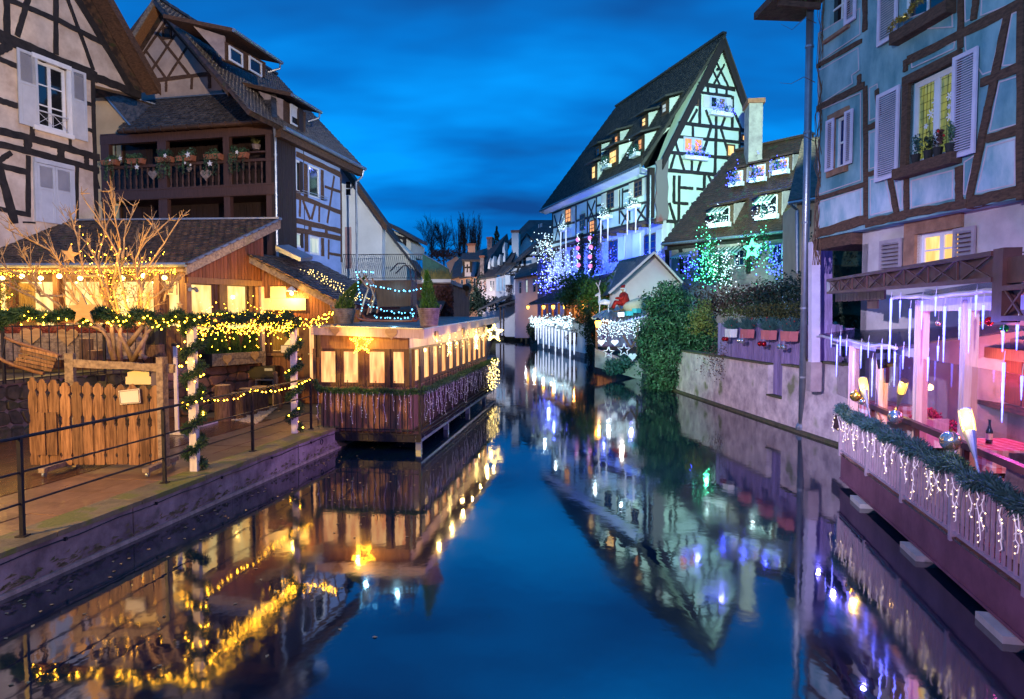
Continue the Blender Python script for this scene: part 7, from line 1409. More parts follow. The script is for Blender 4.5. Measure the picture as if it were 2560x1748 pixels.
for i, x in enumerate((352, 525, 630, 760, 955)):
    f2 = CF.shifted(-.2); u, z = f2.uz('W', x, 762); p = f2.w(u, z); Tl = Thing('lantern', 'amber lantern under the cafe roof, %s' % ('leftmost', 'second from the left', 'middle one', 'fourth from the left', 'rightmost by the ivy')[i], 'lantern', p, 'amber lanterns under the cafe roof')
    Tl.part('glass', MB().lathe(p, [(.10, 0), (.18, .28), (.12, .34)], 6), emit('lantern_glow', (1, .45, .05), 6, False) if i == 0 else MATS['lantern_glow']); Tl.part('cap', MB().lathe(p + Vector((0, 0, .34)), [(.2, 0), (.03, .16)], 6), M_blackbox); Tl.part('hanger', MB().tube([p + Vector((0, 0, .5)), p + Vector((0, 0, zc - p.z + .1))], .015, 4), M_iron); lamp('POINT', p - CF.n * .8 + Vector((0, 0, -.1)), 110, (1, .42, .06), size=.06, name='lantern_light')
bb = MB(); g = random.Random(3); lv = MB()
for k in range(9):
    u = -.6 + k * (LC + .2) / 9; blob_leaves(lv, CF.w(u, zo - .15, .3), (.9, .4, .55), 130, .16, k)
    for i in range(60): bb.ico(CF.w(u + g.gauss(0, .6), zo - .25 + g.gauss(0, .24), .65 + g.uniform(0, .2)), .05 * g.uniform(.6, 1.2))
Tg = Thing('frosted_garland', 'frosted garland full of white lights along the cafe parapet', 'garland', CF.w(LC / 2, zo, .4)); Tg.part('leaves', lv, mat('frosted_leaves', (.45, .55, .55), .7, (.2, .3, .3), 4, bump=0), kind='stuff'); Tg.part('bulbs', bb, M_bulbc, kind='stuff')
for k in range(4): lamp('POINT', CF.w(.5 + k * LC / 4, zo - .3, 1.5), 22, (.75, .9, 1), size=.08, name='garland_glow')
icm = MB().lathe((0, 0, 0), [(.03, 0), (.07, .15), (.055, .2), (.09, .45), (.075, .5), (.11, .75), (.10, 1.0)], 7).mesh('icicle_tube', M_icicle)
for i in range(13):
    u = .2 + i * (LC - .6) / 13; h = (1.6, 1.9, 1.3, 2.1)[i % 4]; o = bpy.data.objects.new('icicle_light', icm); COL.objects.link(o); o.location = CF.w(u, zo - .5 - h - .04 * i, .5); o.scale = (.8, .8, h); o['label'] = '%s white icicle light on the cafe parapet, %s from the far end' % (('medium', 'long', 'short', 'longest')[i % 4], ('first', 'second', 'third', 'fourth', 'fifth', 'sixth', 'seventh', 'eighth', 'ninth', 'tenth', 'eleventh', 'twelfth', 'last')[i]); o['category'] = 'icicle light'; o['group'] = 'icicle lights along the cafe parapet'
# foliage by the cafe
hedge('ivy_curtain', 'ivy hanging over the water at the far end of the cafe', CF.shifted(.4).w(-1.2, 1.5), (.9, .9, 1.6), 1500, .17, M_ivydark, 61, 'ivy')
hedge('green_bush', 'bright green climbing bush over the cafe roof, left', at_Y('W', 850, 605, 49), (2.0, 1.0, 1.7), 2600, .20, M_bright, 62, 'bush'); hedge('green_bush', 'bright green bush between cafe and hut', at_Y('W', 1140, 620, 44), (1.6, 1.0, 1.8), 2600, .18, M_bright, 63, 'bush')
hedge('ivy_curtain', 'russet ivy trailing down the cafe wall', at_Y('W', 850, 1060, 51), (.75, .4, .9), 700, .13, M_redleaf, 64, 'ivy'); hedge('ivy_curtain', 'dark ivy pillar between the cafe and the canopy', at_Y('W', 1040, 1090, 43.5), (.5, .4, 2.6), 1500, .13, M_ivydark, 65, 'ivy'); hedge('green_bush', 'green leaves behind the amber lantern by the canopy', at_Y('W', 1000, 900, 45), (1.0, .6, 1.2), 1300, .15, M_bright, 66, 'bush')
# ------------------------------------------------------------------ decorated canopy
YV = 33.4; f = Fac((0, YV), (1, -.12)); S4 = lambda x, y, n=0.0: f.q('W', x, y, n)
T = Thing('canopy', 'corrugated canopy with light curtain over the water', 'canopy', S4(1350, 1300)); T.part('base_wall', f.poly(f.pxpoly('W', [(1090, 1200), (1460, 1340), (1660, 1340), (1660, 1560), (1090, 1400)]), -1, 0), M_palewall)
fr_, bk_ = [S4(1060, 872, .3), S4(1370, 925, .3), S4(1650, 850, .3)], [S4(1180, 800, -2.5), S4(1420, 720, -2.5), S4(1700, 640, -2.5)]
T.part('roof_sheet', MB().prism([fr_[0], fr_[1], bk_[1], bk_[0]], (0, 0, .05)).prism([fr_[1], fr_[2], bk_[2], bk_[1]], (0, 0, .05)), M_zinc)
for i in range(16): t = i / 15; j = 0 if t < .5 else 1; q = t * 2 - j; T.part('corrugation', MB().tube([fr_[j].lerp(fr_[j + 1], q) + Vector((0, 0, .06)), bk_[j].lerp(bk_[j + 1], q) + Vector((0, 0, .06))], .05, 6), M_zinc)
for x in (1110, 1560): T.part('post', MB().bar(S4(x, 900, -.1), S4(x, 1300, -.1), .12), M_brownt)
T.part('inner_wall', f.box(f.uz('W', 1120, 1000)[0], f.uz('W', 1660, 1000)[0], f.uz('W', 1400, 1200)[1], f.uz('W', 1400, 950)[1], -2.6, -2.4), M_purple); T.part('brace', MB().bar(S4(1400, 1050, 0), S4(1480, 1180, 0), .1).bar(S4(1570, 1050, 0), S4(1490, 1190, 0), .1), M_brownt)
g = random.Random(12); pths = []
for i in range(46): x = 1125 + i * 10.4; y = 905 + 20 * math.sin(i); L = g.uniform(90, 210); pths.append([S4(x + g.uniform(-3, 3), y + L * k / 4, .15 + g.uniform(-.3, .1)) for k in range(5)])
light_string('light_curtain', 'dense white light curtain under the corrugated canopy', pths, M_bulbc, .026, .13, jit=.05)
lamp('POINT', S4(1250, 1000, 1.2), 36, (.75, .85, 1), size=.08, name='curtain_glow'); lamp('POINT', S4(1500, 980, 1.0), 50, (.25, .25, 1), size=.08, name='curtain_glow'); lamp('POINT', S4(1400, 760, 1.4), 45, (1, .9, .8), size=.08, name='canopy_glow')
p = S4(1125, 965, .35); Tl = Thing('lantern', 'bright amber lantern at the left corner of the canopy', 'lantern', p); Tl.part('glass', MB().lathe(p, [(.10, 0), (.17, .26), (.12, .32)], 6), MATS['lantern_glow']); Tl.part('cap', MB().lathe(p + Vector((0, 0, .32)), [(.2, 0), (.03, .14)], 6), M_blackbox); lamp('POINT', p + Vector((0, -.5, 0)), 35, (1, .45, .08), size=.05, name='lantern_light')
for i, (x, y, s_) in enumerate(((1160, 1130, .36), (1310, 1130, .36), (1506, 1286, .42))): single('heart', flat_shape(S4(x, y, .5), f.d, (0, 0, 1), heart_pts(), s_ * 1.0, .05), M_whitedecor, ['left white wicker heart below the light curtain', 'right white wicker heart below the light curtain', 'lowest white wicker heart above the water'][i], 'heart')
for i, (x, y, s_) in enumerate(((1240, 1242, .55), (1412, 1215, .62))):
    P5 = star_pts(); c = S4(x, y, .5); pts = [c + f.d * a * s_ + Vector((0, 0, b * s_)) for a, b in P5]; single('star', MB().tube(pts + [pts[0]], .03, 5), M_whitedecor, ['left white open star below the light curtain', 'right white open star below the light curtain'][i], 'star')
hedge('ivy_curtain', 'blue green ivy tumbling into the water below the canopy', S4(1340, 1380, .3), (1.0, .5, .75), 1500, .13, M_firblue, 67, 'ivy')
# white wire reindeer, red coated figure, sack and parcels on the canopy
b = MB(); c = S4(1195, 800, -.6); dv = f.d
for s_ in (-.14, .14):
    for k in (-.25, .2): b.tube([c + dv * k + f.n * s_, c + dv * k * .9 + f.n * s_ + Vector((0, 0, .42))], .025, 5)
    b.tube([c + dv * -.22 + f.n * s_ * .4 + Vector((0, 0, .95)), c + dv * -.3 + f.n * s_ + Vector((0, 0, 1.25)), c + dv * -.2 + f.n * s_ * 1.8 + Vector((0, 0, 1.55))], .02, 5); b.tube([c + dv * -.3 + f.n * s_ + Vector((0, 0, 1.25)), c + dv * -.42 + f.n * s_ * 1.5 + Vector((0, 0, 1.45))], .016, 5)
b.tube([c + dv * -.3 + Vector((0, 0, .48)), c + Vector((0, 0, .52)), c + dv * .26 + Vector((0, 0, .48))], [.10, .14, .11], 8); b.tube([c + dv * -.24 + Vector((0, 0, .5)), c + dv * -.26 + Vector((0, 0, .82)), c + dv * -.28 + Vector((0, 0, .92))], [.08, .06, .07], 7); b.tube([c + dv * -.22 + Vector((0, 0, .92)), c + dv * -.46 + Vector((0, 0, .82))], [.08, .04], 7)
single('reindeer_figure', b, M_whitedecor, 'white reindeer figure with upright antlers on the canopy', 'reindeer')
c = S4(1400, 735, -1.2); T = Thing('seated_figure', 'seated figure in red coat and cap on the canopy', 'figure', c)
M_red = mat('red_cloth', (.55, .02, .015), .75, (.35, .01, .01), 6, bump=.1)
T.part('body', MB().tube([c + Vector((.05, 0, .05)), c + Vector((.06, 0, .3)), c + Vector((.02, 0, .6)), c + Vector((0, 0, .72))], [.26, .27, .22, .10], 12).tube([c + Vector((0, -.1, .15)), c + Vector((-.38, -.14, .22)), c + Vector((-.52, -.14, -.08))], [.13, .11, .08], 8).tube([c + Vector((0, .1, .15)), c + Vector((-.38, .1, .2)), c + Vector((-.52, .1, -.08))], [.13, .11, .08], 8).tube([c + Vector((.02, -.18, .58)), c + Vector((-.1, -.26, .4)), c + Vector((-.34, -.18, .42))], [.09, .08, .06], 8).tube([c + Vector((.02, .18, .58)), c + Vector((-.1, .26, .4)), c + Vector((-.34, .18, .42))], [.09, .08, .06], 8), M_red, smooth=True)
T.part('head', MB().ico(c + Vector((-.02, 0, .84)), .13, 1), mat('skin_tone', (.55, .32, .24), .6, (.5, .28, .2), 5, bump=0), smooth=True); T.part('cap', MB().tube([c + Vector((-.01, 0, .90)), c + Vector((0, 0, 1.0)), c + Vector((.1, 0, 1.06))], [.14, .10, .03], 10), M_red); T.part('cap_trim', MB().tube([c + Vector((-.01, 0, .87)), c + Vector((-.01, 0, .92))], .15, 12), M_whitedecor); T.part('hair', MB().ico(c + Vector((.05, 0, .82)), .12, 1).ico(c + Vector((-.10, 0, .75)), .09, 1), M_whitedecor, smooth=True); T.part('boot', MB().box(c + Vector((-.58, -.14, -.12)), (.2, .09, .09)), M_blackbox); T.part('boot', MB().box(c + Vector((-.58, .1, -.12)), (.2, .09, .09)), M_blackbox)
b = MB().tube([S4(1260, 745, -1.0), S4(1300, 790, -1.0), S4(1400, 775, -1.0), S4(1520, 735, -1.0)], .035, 6).tube([S4(1340, 700, -1.3), S4(1380, 770, -1.3), S4(1540, 720, -1.3)], .035, 6); single('small_sled', b, M_fence, 'small wooden sled runners under the red coated figure', 'sled')
b = MB().ico(S4(1560, 750, -.9), .5, 2); 
for v in b.v: v.x += .25 * math.sin(v.z * 5)
single('gift_sack', b, mat('sack_cloth', (.70, .58, .46), .9, (.55, .44, .34), 3, bump=.3), 'bulging pale sack on the canopy', 'sack', smooth=True)
for i, (x, y, m_) in enumerate(((1375, 850, M_whitedecor), (1465, 838, mat('teal_paper', (.05, .42, .42), .5, (.04, .35, .35), 4, bump=0)), (1548, 808, MATS['teal_paper']))): single('parcel', MB().box(S4(x, y, -.1) + Vector((0, 0, .12)), (.3, .3, .22), Matrix.Rotation(.3 * i, 3, 'Z')), m_, ['white wrapped parcel on the canopy edge', 'teal wrapped parcel in the middle of the canopy', 'teal wrapped parcel beside the pale sack'][i], 'parcel')
# ------------------------------------------------------------------ ivy mass, hedges, right quay wall, violet fence
b = MB()
for i, (x, y, rx, rz, n) in enumerate(((640, 470, 1.05, .85, 2400), (800, 560, 1.4, 1.0, 2600), (680, 800, 1.25, 1.35, 3600), (900, 850, 1.35, 1.45, 3600), (780, 1020, 1.6, .95, 3600), (600, 640, .8, 1.2, 1800), (1010, 720, .7, 1.3, 1800), (900, 1090, 1.0, .5, 1300), (620, 980, 1.0, 1.1, 2400), (720, 380, 1.2, .7, 1800), (560, 780, .8, 1.6, 2400), (850, 700, 1.3, 1.5, 3000), (1030, 900, .75, 1.3, 2200), (1000, 1080, .8, .6, 1500))): blob_leaves(b, at_Y('L', x, y, 28.2 - .4 * (i % 3)), (rx, .9, rz), n, .115, 200 + i, .6, 14)
T = Thing('ivy_mass', 'huge dark ivy mass tumbling over the quay wall into the water', 'ivy', at_Y('L', 780, 1180, 28)); T.part('leaves', b, M_ivy, kind='stuff'); T.part('inner_stems', MB().tube([at_Y('L', 650, 1150, 28.6), at_Y('L', 640, 500, 28.8)], [.9, .5], 9).tube([at_Y('L', 900, 1150, 28.6), at_Y('L', 880, 560, 28.8)], [.9, .5], 9), M_ivydark)
hedge('yellow_shrub', 'yellow leaved shrub at the top of the ivy', at_Y('L', 980, 580, 26.6), (.8, .5, .85), 1500, .08, M_yleaf, 220); hedge('bramble', 'dark bramble thicket above the violet fence', at_Y('L', 1150, 420, 30), (2.8, 1.0, 1.0), 3200, .13, M_redleaf, 221, 'bramble'); hedge('dark_hedge', 'dark green hedge behind the violet fence', at_Y('L', 1600, 420, 27), (2.6, 1.2, 1.4), 3600, .12, M_ivydark, 222, 'hedge'); hedge('clipped_hedge', 'low clipped yellow green hedge along the violet fence', at_Y('L', 1560, 500, 24.5), (3.4, .5, .40), 3600, .075, mat('hedge_olive', (.12, .12, .03), .7, (.05, .06, .02), 5, bump=0), 223, 'hedge'); hedge('red_creeper', 'bare reddish creeper hanging on the pale quay wall', at_Y('L', 1180, 940, 22.6), (1.2, .25, .9), 900, .06, M_redleaf, 224, 'creeper', core=0)
RW = Fac(rb[1], rb[0] - rb[1])
T = Thing('pale_quay_wall', 'stained pale rendered quay wall with a notch on the right bank', 'wall', RW.w(3, 0))
us = [RW.uz('L', x, 1100)[0] for x in (700, 1490, 1604, 1790, 2100)]; zs_ = [RW.uz('L', 1250, 890)[1], RW.uz('L', 1545, 1185)[1], RW.uz('L', 1690, 945)[1], RW.uz('L', 1930, 915)[1]]
for i in range(4): T.part('wall_section', RW.box(us[i] + (.003 if i else 0), us[i + 1], -.7, zs_[i], -.4, rnd.uniform(-.004, .004)), mat('quay_render', (.70, .60, .60), .9, (.36, .29, .32), 2.6, bump=.5, bscale=9, moss=((.20, .21, .12), 1.3, .60)) if i == 0 else MATS['quay_render']); T.part('coping', RW.box(us[i] + .006, us[i + 1] - .003, zs_[i] + .001, zs_[i] + .05, -.42, .05), M_mossstone)
T.part('footing', RW.box(us[0], us[-1] + .1, -.7, .06, 0, .16), M_mossstone)
# violet slat fence
fv = RW.shifted(-.12); T = Thing('slat_fence', 'violet painted slat fence on the pale quay wall', 'fence', fv.w(3, zs_[0])); zt_ = fv.uz('L', 1300, 600)[1]
u0, u1 = fv.uz('L', 1098, 700)[0], fv.uz('L', 2080, 700)[0]; n = 62
for i in range(n):
    u = u0 + i * (u1 - u0) / n; w = (u1 - u0) / n; k = 0 if u < us[1] else 1 if u < us[2] else 2 if u < us[3] else 3; T.inst('slat', cube_mesh(M_purple), fv.boxM(u, u + w * .80, zs_[k] + .06, zt_ + rnd.uniform(-.015, .015) + (.03 if k == 3 else 0), -.02, .012 + rnd.uniform(0, .008)))
for z in (zs_[0] + .35, zt_ - .3): T.part('rail', fv.box(u0, u1, z, z + .08, -.07, -.022), M_purple)
T.part('backing', fv.box(u0, u1, zs_[0], zt_ - .05, -.30, -.26), M_purple)
for i, (x, y, w) in enumerate(((1215, 668, .46), (1345, 672, .52), (1517, 682, .55), (1680, 692, .56))):
    f2 = RW.shifted(.1); u, z = f2.uz('L', x, y); T = Thing('flower_box', 'pink flower box with frosted fir and berries on the violet fence, %s' % ('leftmost', 'second from left', 'third from left', 'rightmost')[i], 'flower box', f2.w(u, z - .1), 'flower boxes on the violet fence')
    T.part('box', f2.poly([(u - w * .42, z - .16), (u + w * .42, z - .16), (u + w * .5, z + .1), (u - w * .5, z + .1)], -.04, .18), M_whitedecor if i == 0 else mat('pink_box%d' % i, (.62, .20, .20), .5, (.5, .15, .15), 4, bump=.02)); b = MB(); g = random.Random(i)
    for k in range(420): a = g.uniform(-1.3, 1.3); c = f2.w(u + g.uniform(-.4, .4) * w, z + .08, .07); e_ = c + Vector((math.sin(a) * .3, g.uniform(-.2, .2), abs(math.cos(a)) * .34 + .03)) * g.uniform(.5, 1.1); b.add([c, c + Vector((.012, 0, 0)), e_ + Vector((.01, 0, 0)), e_], [(0, 1, 2, 3)])
    T.part('fir_sprigs', b, M_firblue, kind='stuff'); b = MB()
    for k in range(16): b.ico(f2.w(u + g.uniform(-.5, .5) * w, z + g.uniform(.2, .45), .07 + g.uniform(-.1, .1)), .022)
    T.part('berries', b, M_red, kind='stuff')
    for k, s_ in enumerate((-.3, .12)):
        c = f2.w(u + s_ * w, z - .22 - .03 * i, .24); m_ = (mat('bauble_red', (.5, .01, .02), .12, (.4, .01, .02), 4, bump=0, metal=.8) if 'bauble_red' not in MATS else MATS['bauble_red']) if i in (0, 2) else (mat('bauble_silver', (.75, .72, .66), .12, (.7, .66, .6), 4, bump=0, metal=.9) if 'bauble_silver' not in MATS else MATS['bauble_silver'])
        o = Thing('bauble', '%s %s bauble under the %s violet fence flower box' % (('left', 'right')[k], 'red' if i in (0, 2) else 'silver', ('leftmost', 'second', 'third', 'rightmost')[i]), 'bauble', c, 'baubles under the violet fence boxes'); o.part('ball', MB().ico(c, .075, 1), m_, smooth=True); o.part('string', MB().tube([c + Vector((0, 0, .07)), c + Vector((0, 0, .2))], .004, 4), M_wire)
# ------------------------------------------------------------------ blue green timbered house on the right
TC = at_Y('X', 2043, 580, 15.6); TH = Fac(TC, (.118, -1)); LT = TH.uz('X', 2700, 400)[0]
T = Thing('teal_house', 'blue green plastered timbered house with lavender shutters at right', 'house', TH.w(2.5, .5))
wB = TH.R('I', 905, 440, 1180, 960); wS = TH.R('I', 455, 700, 525, 1003); wU = TH.R('I', 410, -150, 540, 195); wT = TH.R('I', 865, -300, 1120, 110)
zJ = TH.uz('I', 345, 1435)[1]; zTop = zJ + 7.5
T.part('upper_wall', TH.wall([(0, zJ), (LT, zJ), (LT, zTop), (0, zTop)], .3, [wB, wS, wU, wT]), M_teal)
T.part('side_wall', MB().prism([TH.w(0, zJ, -.01), TH.w(0, zTop, -.01), TH.w(.2, zTop, -6), TH.w(.2, zJ, -6)], TH.d * .3), M_teal)
RGH = TH.shifted(-.28); uLo = RGH.uz('I', 615, 1500)[0]; wL = RGH.R('I', 945, 1390, 1190, 1600)
T.part('lower_wall', RGH.wall([(uLo, .4), (LT, .4), (LT, zJ), (uLo, zJ)], .3, [wL]), M_grey); T.part('passage_wall', RGH.box(-.2, uLo - .02, .4, zJ, -2.5, -2.2), M_galdark); T.part('passage_ceiling', RGH.box(-.2, uLo, zJ - .25, zJ - .01, -2.5, .25), M_brownt); T.part('passage_side', MB().prism([RGH.w(uLo, .4), RGH.w(uLo, zJ - .26), RGH.w(uLo, zJ - .26, -2.2), RGH.w(uLo, .4, -2.2)], RGH.d * .2), M_grey)
# pale framed panels: raised plaster with a pink lined border
panels = [[(345, 430), (615, 260), (640, 200), (612, 470), (610, 430), (565, 450), (565, 500), (350, 640)][0:0], [(350, 425), (600, 275), (606, 420), (562, 452), (566, 505), (350, 640)], [(350, 660), (614, 545), (614, 1092), (350, 1180)], [(350, 1215), (616, 1130), (616, 1310), (350, 1385)], [(660, 520), (712, 490), (716, 715), (660, 740)], [(658, 790), (720, 765), (720, 1010), (658, 1030)], [(662, 1070), (760, 1060), (805, 1270), (662, 1305)], [(812, 1060), (862, 1050), (862, 1265), (845, 1270)], [(905, 1085), (1175, 1015), (1172, 1195), (905, 1258)], [(905, 375), (1190, 240), (1180, 290), (908, 415)], [(860, 120), (1170, 10), (1172, 165), (855, 185)], [(1230, 195), (1478, 90), (1405, 440), (1345, 465), (1230, 300)], [(1520, 65), (1580, 45), (1560, 400), (1455, 415)], [(1440, 480), (1562, 440), (1556, 760), (1375, 810)], [(1365, 870), (1552, 820), (1545, 1120), (1300, 1168)], [(1230, 960), (1300, 920), (1240, 1185), (1226, 1185)], [(1232, -40), (1300, -40), (1275, 130), (1235, 150)], [(1330, -40), (1587, -40), (1587, 0), (1320, 105)], [(350, 200), (612, 40), (612, 205), (352, 380)], [(735, 490), (850, 430), (852, 200), (735, 230)][0:0]]
for q in panels:
    if not q: continue
    uz = TH.pxpoly('I', q)
    if q[0] != (350, 660): T.part('plaster_panel', TH.poly(uz, -.02, .010 + rnd.uniform(0, .004)), M_tealp if q[0][0] in (658, 662, 812, 905, 1365, 1440, 350) and q[0][1] > 600 else M_teal)
    cx = sum(p[0] for p in uz) / len(uz); cz = sum(p[1] for p in uz) / len(uz); b = MB(); ins = []
    for p in uz: d = Vector((cx - p[0], cz - p[1])); L = d.length; ins.append((p[0] + d.x / L * .045, p[1] + d.y / L * .045))
    for a, c in zip(ins, ins[1:] + ins[:1]): b.bar(TH.w(*a, .016), TH.w(*c, .016), .020, .008, TH.n)
    T.part('painted_line', b, M_line)
TH.beams(T, 'I', [(345, 400, 615, 245, .11), (345, 655, 630, 510, .17), (635, -40, 636, 185, .16), (600, 450, 600, 510, .14), (637, 520, 640, 1340, .15), (345, 1198, 640, 1105, .12), (650, 770, 720, 742, .14), (650, 1050, 720, 1030, .12), (705, 540, 722, 700, .12), (785, 1060, 828, 1280, .15), (345, 1405, 640, 1320, .24), (640, 1345, 880, 1290, .2), (870, 1290, 1250, 1222, .17), (1250, 1220, 1600, 1140, .22), (885, 1060, 885, 1275, .15), (1203, 1000, 1205, 1230, .2), (890, 370, 1590, 10, .2), (880, 360, 880, 430, .12), (1212, -40, 1214, 290, .15), (1500, 60, 1380, 640, .17), (1380, 640, 1265, 1195, .17), (1310, -40, 1290, 120, .14), (1335, 500, 1590, 395, .17), (1370, 835, 1590, 770, .17), (1572, 60, 1572, 1200, .14)], M_brownt, .035, .12, wk=.82)
TH.window(T, wB, M_frame, MATS['lit_pane_dim'] if False else lit_glass('lit_pane_olive', (.28, .30, .05), (.10, .15, .05), .62, 3), 2, 1, .10, .04, .12, mull=.14)
fB = TH.shifted(-.06); b = MB(); u0, u1, z0, z1 = wB
for k in range(1, 5): 
    for h in (0, 1): ua = u0 + .12 + h * (u1 - u0) * .52; b.bar(TH.w(ua + k * .085, z0 + .1, -.095), TH.w(ua + k * .085, z1 - .1, -.095), .006)
for k in range(1, 11): b.bar(TH.w(u0 + .11, z0 + k * (z1 - z0) / 11, -.095), TH.w(u1 - .11, z0 + k * (z1 - z0) / 11, -.095), .006)
T.part('leaded_lines', b, M_iron)
b = MB()
for x, y, s_ in ((1047, 610, 30), (1130, 578, 26), (1020, 685, 32), (1046, 725, 24), (990, 760, 18), (1128, 640, 16), (1160, 650, 12), (1130, 700, 28)):
    u, z = fB.uz('I', x, y)
    for k in range(3): a = k * 1.047; d = TH.d * math.cos(a) * s_ * .0028 + Vector((0, 0, math.sin(a) * s_ * .0028)); b.bar(fB.w(u, z, -.025) - d, fB.w(u, z, -.025) + d, .022, .004, TH.n)
T.part('paper_snowflakes', b, M_whitedecor)
b = MB(); TH.box(u0 - .16, u0, z0 - .2, z1 + .14, -.05, .07, b); TH.box(u0 - .16, u1 + .1, z1, z1 + .16, -.05, .08, b); TH.box(u0 - .2, u1 + .16, z0 - .2, z0 - .01, -.05, .2, b); TH.box(u1, u1 + .08, z0 - .01, z1, -.05, .06, b); T.part('window_surround', b, M_brownt)
for r in (TH.R('I', 722, 510, 858, 1050), TH.R('I', 1183, 290, 1330, 920)): TH.shutter(T, r[0], r[1], z0 - .12, z1 + .05, M_lav, .07, 0, louv=.04)
TH.window(T, wS, M_frame, MATS['blue_glass'], 1, 2, .06, .04, .10); b = MB(); u0, u1, z0, z1 = wS
TH.box(u0 - .28, u0, z0 - .14, z1 + .14, -.03, .04, b); TH.box(u1, u1 + .06, z0 - .14, z1 + .14, -.03, .04, b); TH.box(u0, u1, z1, z1 + .14, -.03, .05, b); TH.box(u0, u1, z0 - .14, z0 - .01, -.03, .07, b); T.part('window_surround', b, M_sandst)
for r in (TH.R('I', 412, 715, 457, 1020), TH.R('I', 525, 640, 572, 980)): TH.shutter(T, r[0], r[1], z0 - .02, z1 + .02, M_lav, .05, 0, louv=.04)
for w in (wU, wT): TH.window(T, w, M_frame, M_darkglass, 2, 2, .06, .04, .12, M_sandst)
TH.shutter(T, *TH.R('I', 530, -150, 597, 130)[:2], wU[2], wU[3], M_lav, .06, 0, louv=.045); TH.shutter(T, *TH.R('I', 733, -200, 850, 170)[:2], wT[2] - .05, wT[3], M_lav, .06, 0, louv=.045); T.part('sill_beam', TH.box(wT[0] - .1, wT[1] + .25, wT[2] - .22, wT[2] - .01, -.05, .2), M_brownt)
RGH.window(T, wL, M_frame, M_warmpane2, 2, 2, .07, .03, .14, mull=.10); u0, u1, z0, z1 = wL; b = MB()
RGH.box(u0 - .3, u0, z0 - .1, z1 + .32, -.05, .06, b); RGH.box(u0, u1 + .12, z1, z1 + .32, -.05, .06, b); T.part('stone_surround', b, M_sandst)
for r in (RGH.R('I', 738, 1420, 870, 1600), RGH.R('I', 1183, 1350, 1315, 1570)): RGH.shutter(T, r[0], r[1], z0 - .1, z1 - .02, mat('shutter_taupe', (.34, .30, .33), .6, (.26, .23, .26), 4, bump=.05) if 'shutter_taupe' not in MATS else MATS['shutter_taupe'], .05, 0, louv=.075)
T.part('eave', MB().prism([TH.w(-1.0, zTop - .1 + 0, 1.2), TH.w(LT, zTop - .1, 1.2), TH.w(LT, zTop + 2, -3), TH.w(-1.0, zTop + 2, -3)], (0, 0, .2)), M_tilebr)
ev = at_Y('X', 1945, 8, 15.6); T.part('eave_beam', MB().bar(ev, TH.w(.1, ev.z - .12, .1), .10, .12).prism([ev + Vector((-.12, -.1, .06)), ev + Vector((1.0, -.1, .02)), ev + Vector((1.0, 1.2, .1)), ev + Vector((-.12, 1.2, .14))], (0, 0, .16)), M_brownt)
# downpipe, corner post
pb_ = at_z('X', 2004, 1072, .08); tp = at_Y('X', 2027, -30, 15.75); Td = Thing('downpipe', 'tall grey zinc downpipe standing in the canal at the house corner', 'downpipe', pb_)
Td.part('pipe', MB().tube([pb_, pb_.lerp(tp, .45), tp], .085, 14), M_zinc, smooth=True); Td.part('shoe', MB().lathe(pb_ + Vector((0, 0, -.05)), [(.14, 0), (.15, .10), (.10, .2)], 10), M_zinc)
for t in (.13, .3, .5, .7, .88): c = pb_.lerp(tp, t); Td.part('bracket', MB().tube([c, c + Vector((0, 0, .05))], .10, 12), M_zinc)
po = at_Y('L', 1858, 905, 16.3); pt = at_Y('L', 1858, 0, 16.3); Td = Thing('corner_post', 'weathered timber post carrying the house corner beside the downpipe', 'post', po); pt.z = zJ; Td.part('post', MB().bar(po, pt, .2, .2), M_lav); Td.part('inner_post', MB().bar(po + Vector((.42, .5, 0)), pt + Vector((.42, .5, 0)), .42, .3), M_purple)
Td.part('stone_foot', MB().box(po + Vector((0, 0, -.35)), (.26, .26, .7)), M_palewall)
b = MB(); g = random.Random(4)
for k in range(7): pts = [Vector((TC.x - .06 + g.uniform(-.06, .1), TC.y - .1, zJ - .6 + .55 * i)) + Vector((g.uniform(-.06, .06), 0, 0)) for i in range(14)]; b.tube(pts, [.012 - .0006 * i for i in range(14)], 4)
for k in range(3): c = TH.w(-.05, zJ + 2.2 + 1.3 * k, .1); b.tube([c, c + Vector((-.25, 0, .12)), c + Vector((-.5, .1, .1 - .1 * k)), c + Vector((-.75, .1, .02))], [.01, .008, .005, .003], 4)
single('vine_stems', b, M_log, 'bare vine stems climbing the corner of the teal house', 'vine')
# pots on the sill
for i, (x, y, m_) in enumerate(((935, 985, M_firblue), (1010, 960, M_ivydark), (1068, 945, M_redleaf), (1140, 930, M_ivy))):
    f2 = TH.shifted(.12); u, z = f2.uz('I', x, y); z = wB[2] - .005; c = f2.w(u, z); Tp = Thing('flower_pot', 'dark pot on the sill of the snowflake window, %s' % ('leftmost with frosty sprigs', 'second with dark fir', 'third with red flowers', 'rightmost with glossy leaves')[i], 'flower pot', c); Tp.part('pot', MB().lathe(c, [(.06, 0), (.085, .15), (.09, .15)], 10), M_blackbox); b = MB(); blob_leaves(b, c + Vector((0, 0, .3)), (.12, .1, .22), 260, .045, 300 + i); Tp.part('plant', b, m_, kind='stuff')
    if i == 2: Tp.part('flowers', MB().ico(c + Vector((-.05, -.08, .4)), .03).ico(c + Vector((.04, -.09, .33)), .025), M_red)
b = MB(); g = random.Random(8); c0, c1 = TH.w(wT[0] - .05, wT[2] + .05, .2), TH.w(wT[0] + .75, wT[2] + .28, .2); needles(wavy(c0, c1, 10, .05), .06, 700, .05, b, seed=3); single('tinsel', b, mat('gold_tinsel', (.5, .36, .06), .3, (.3, .2, .03), 9, bump=0, metal=.5), 'gold tinsel on the topmost window sill of the teal house', 'tinsel')
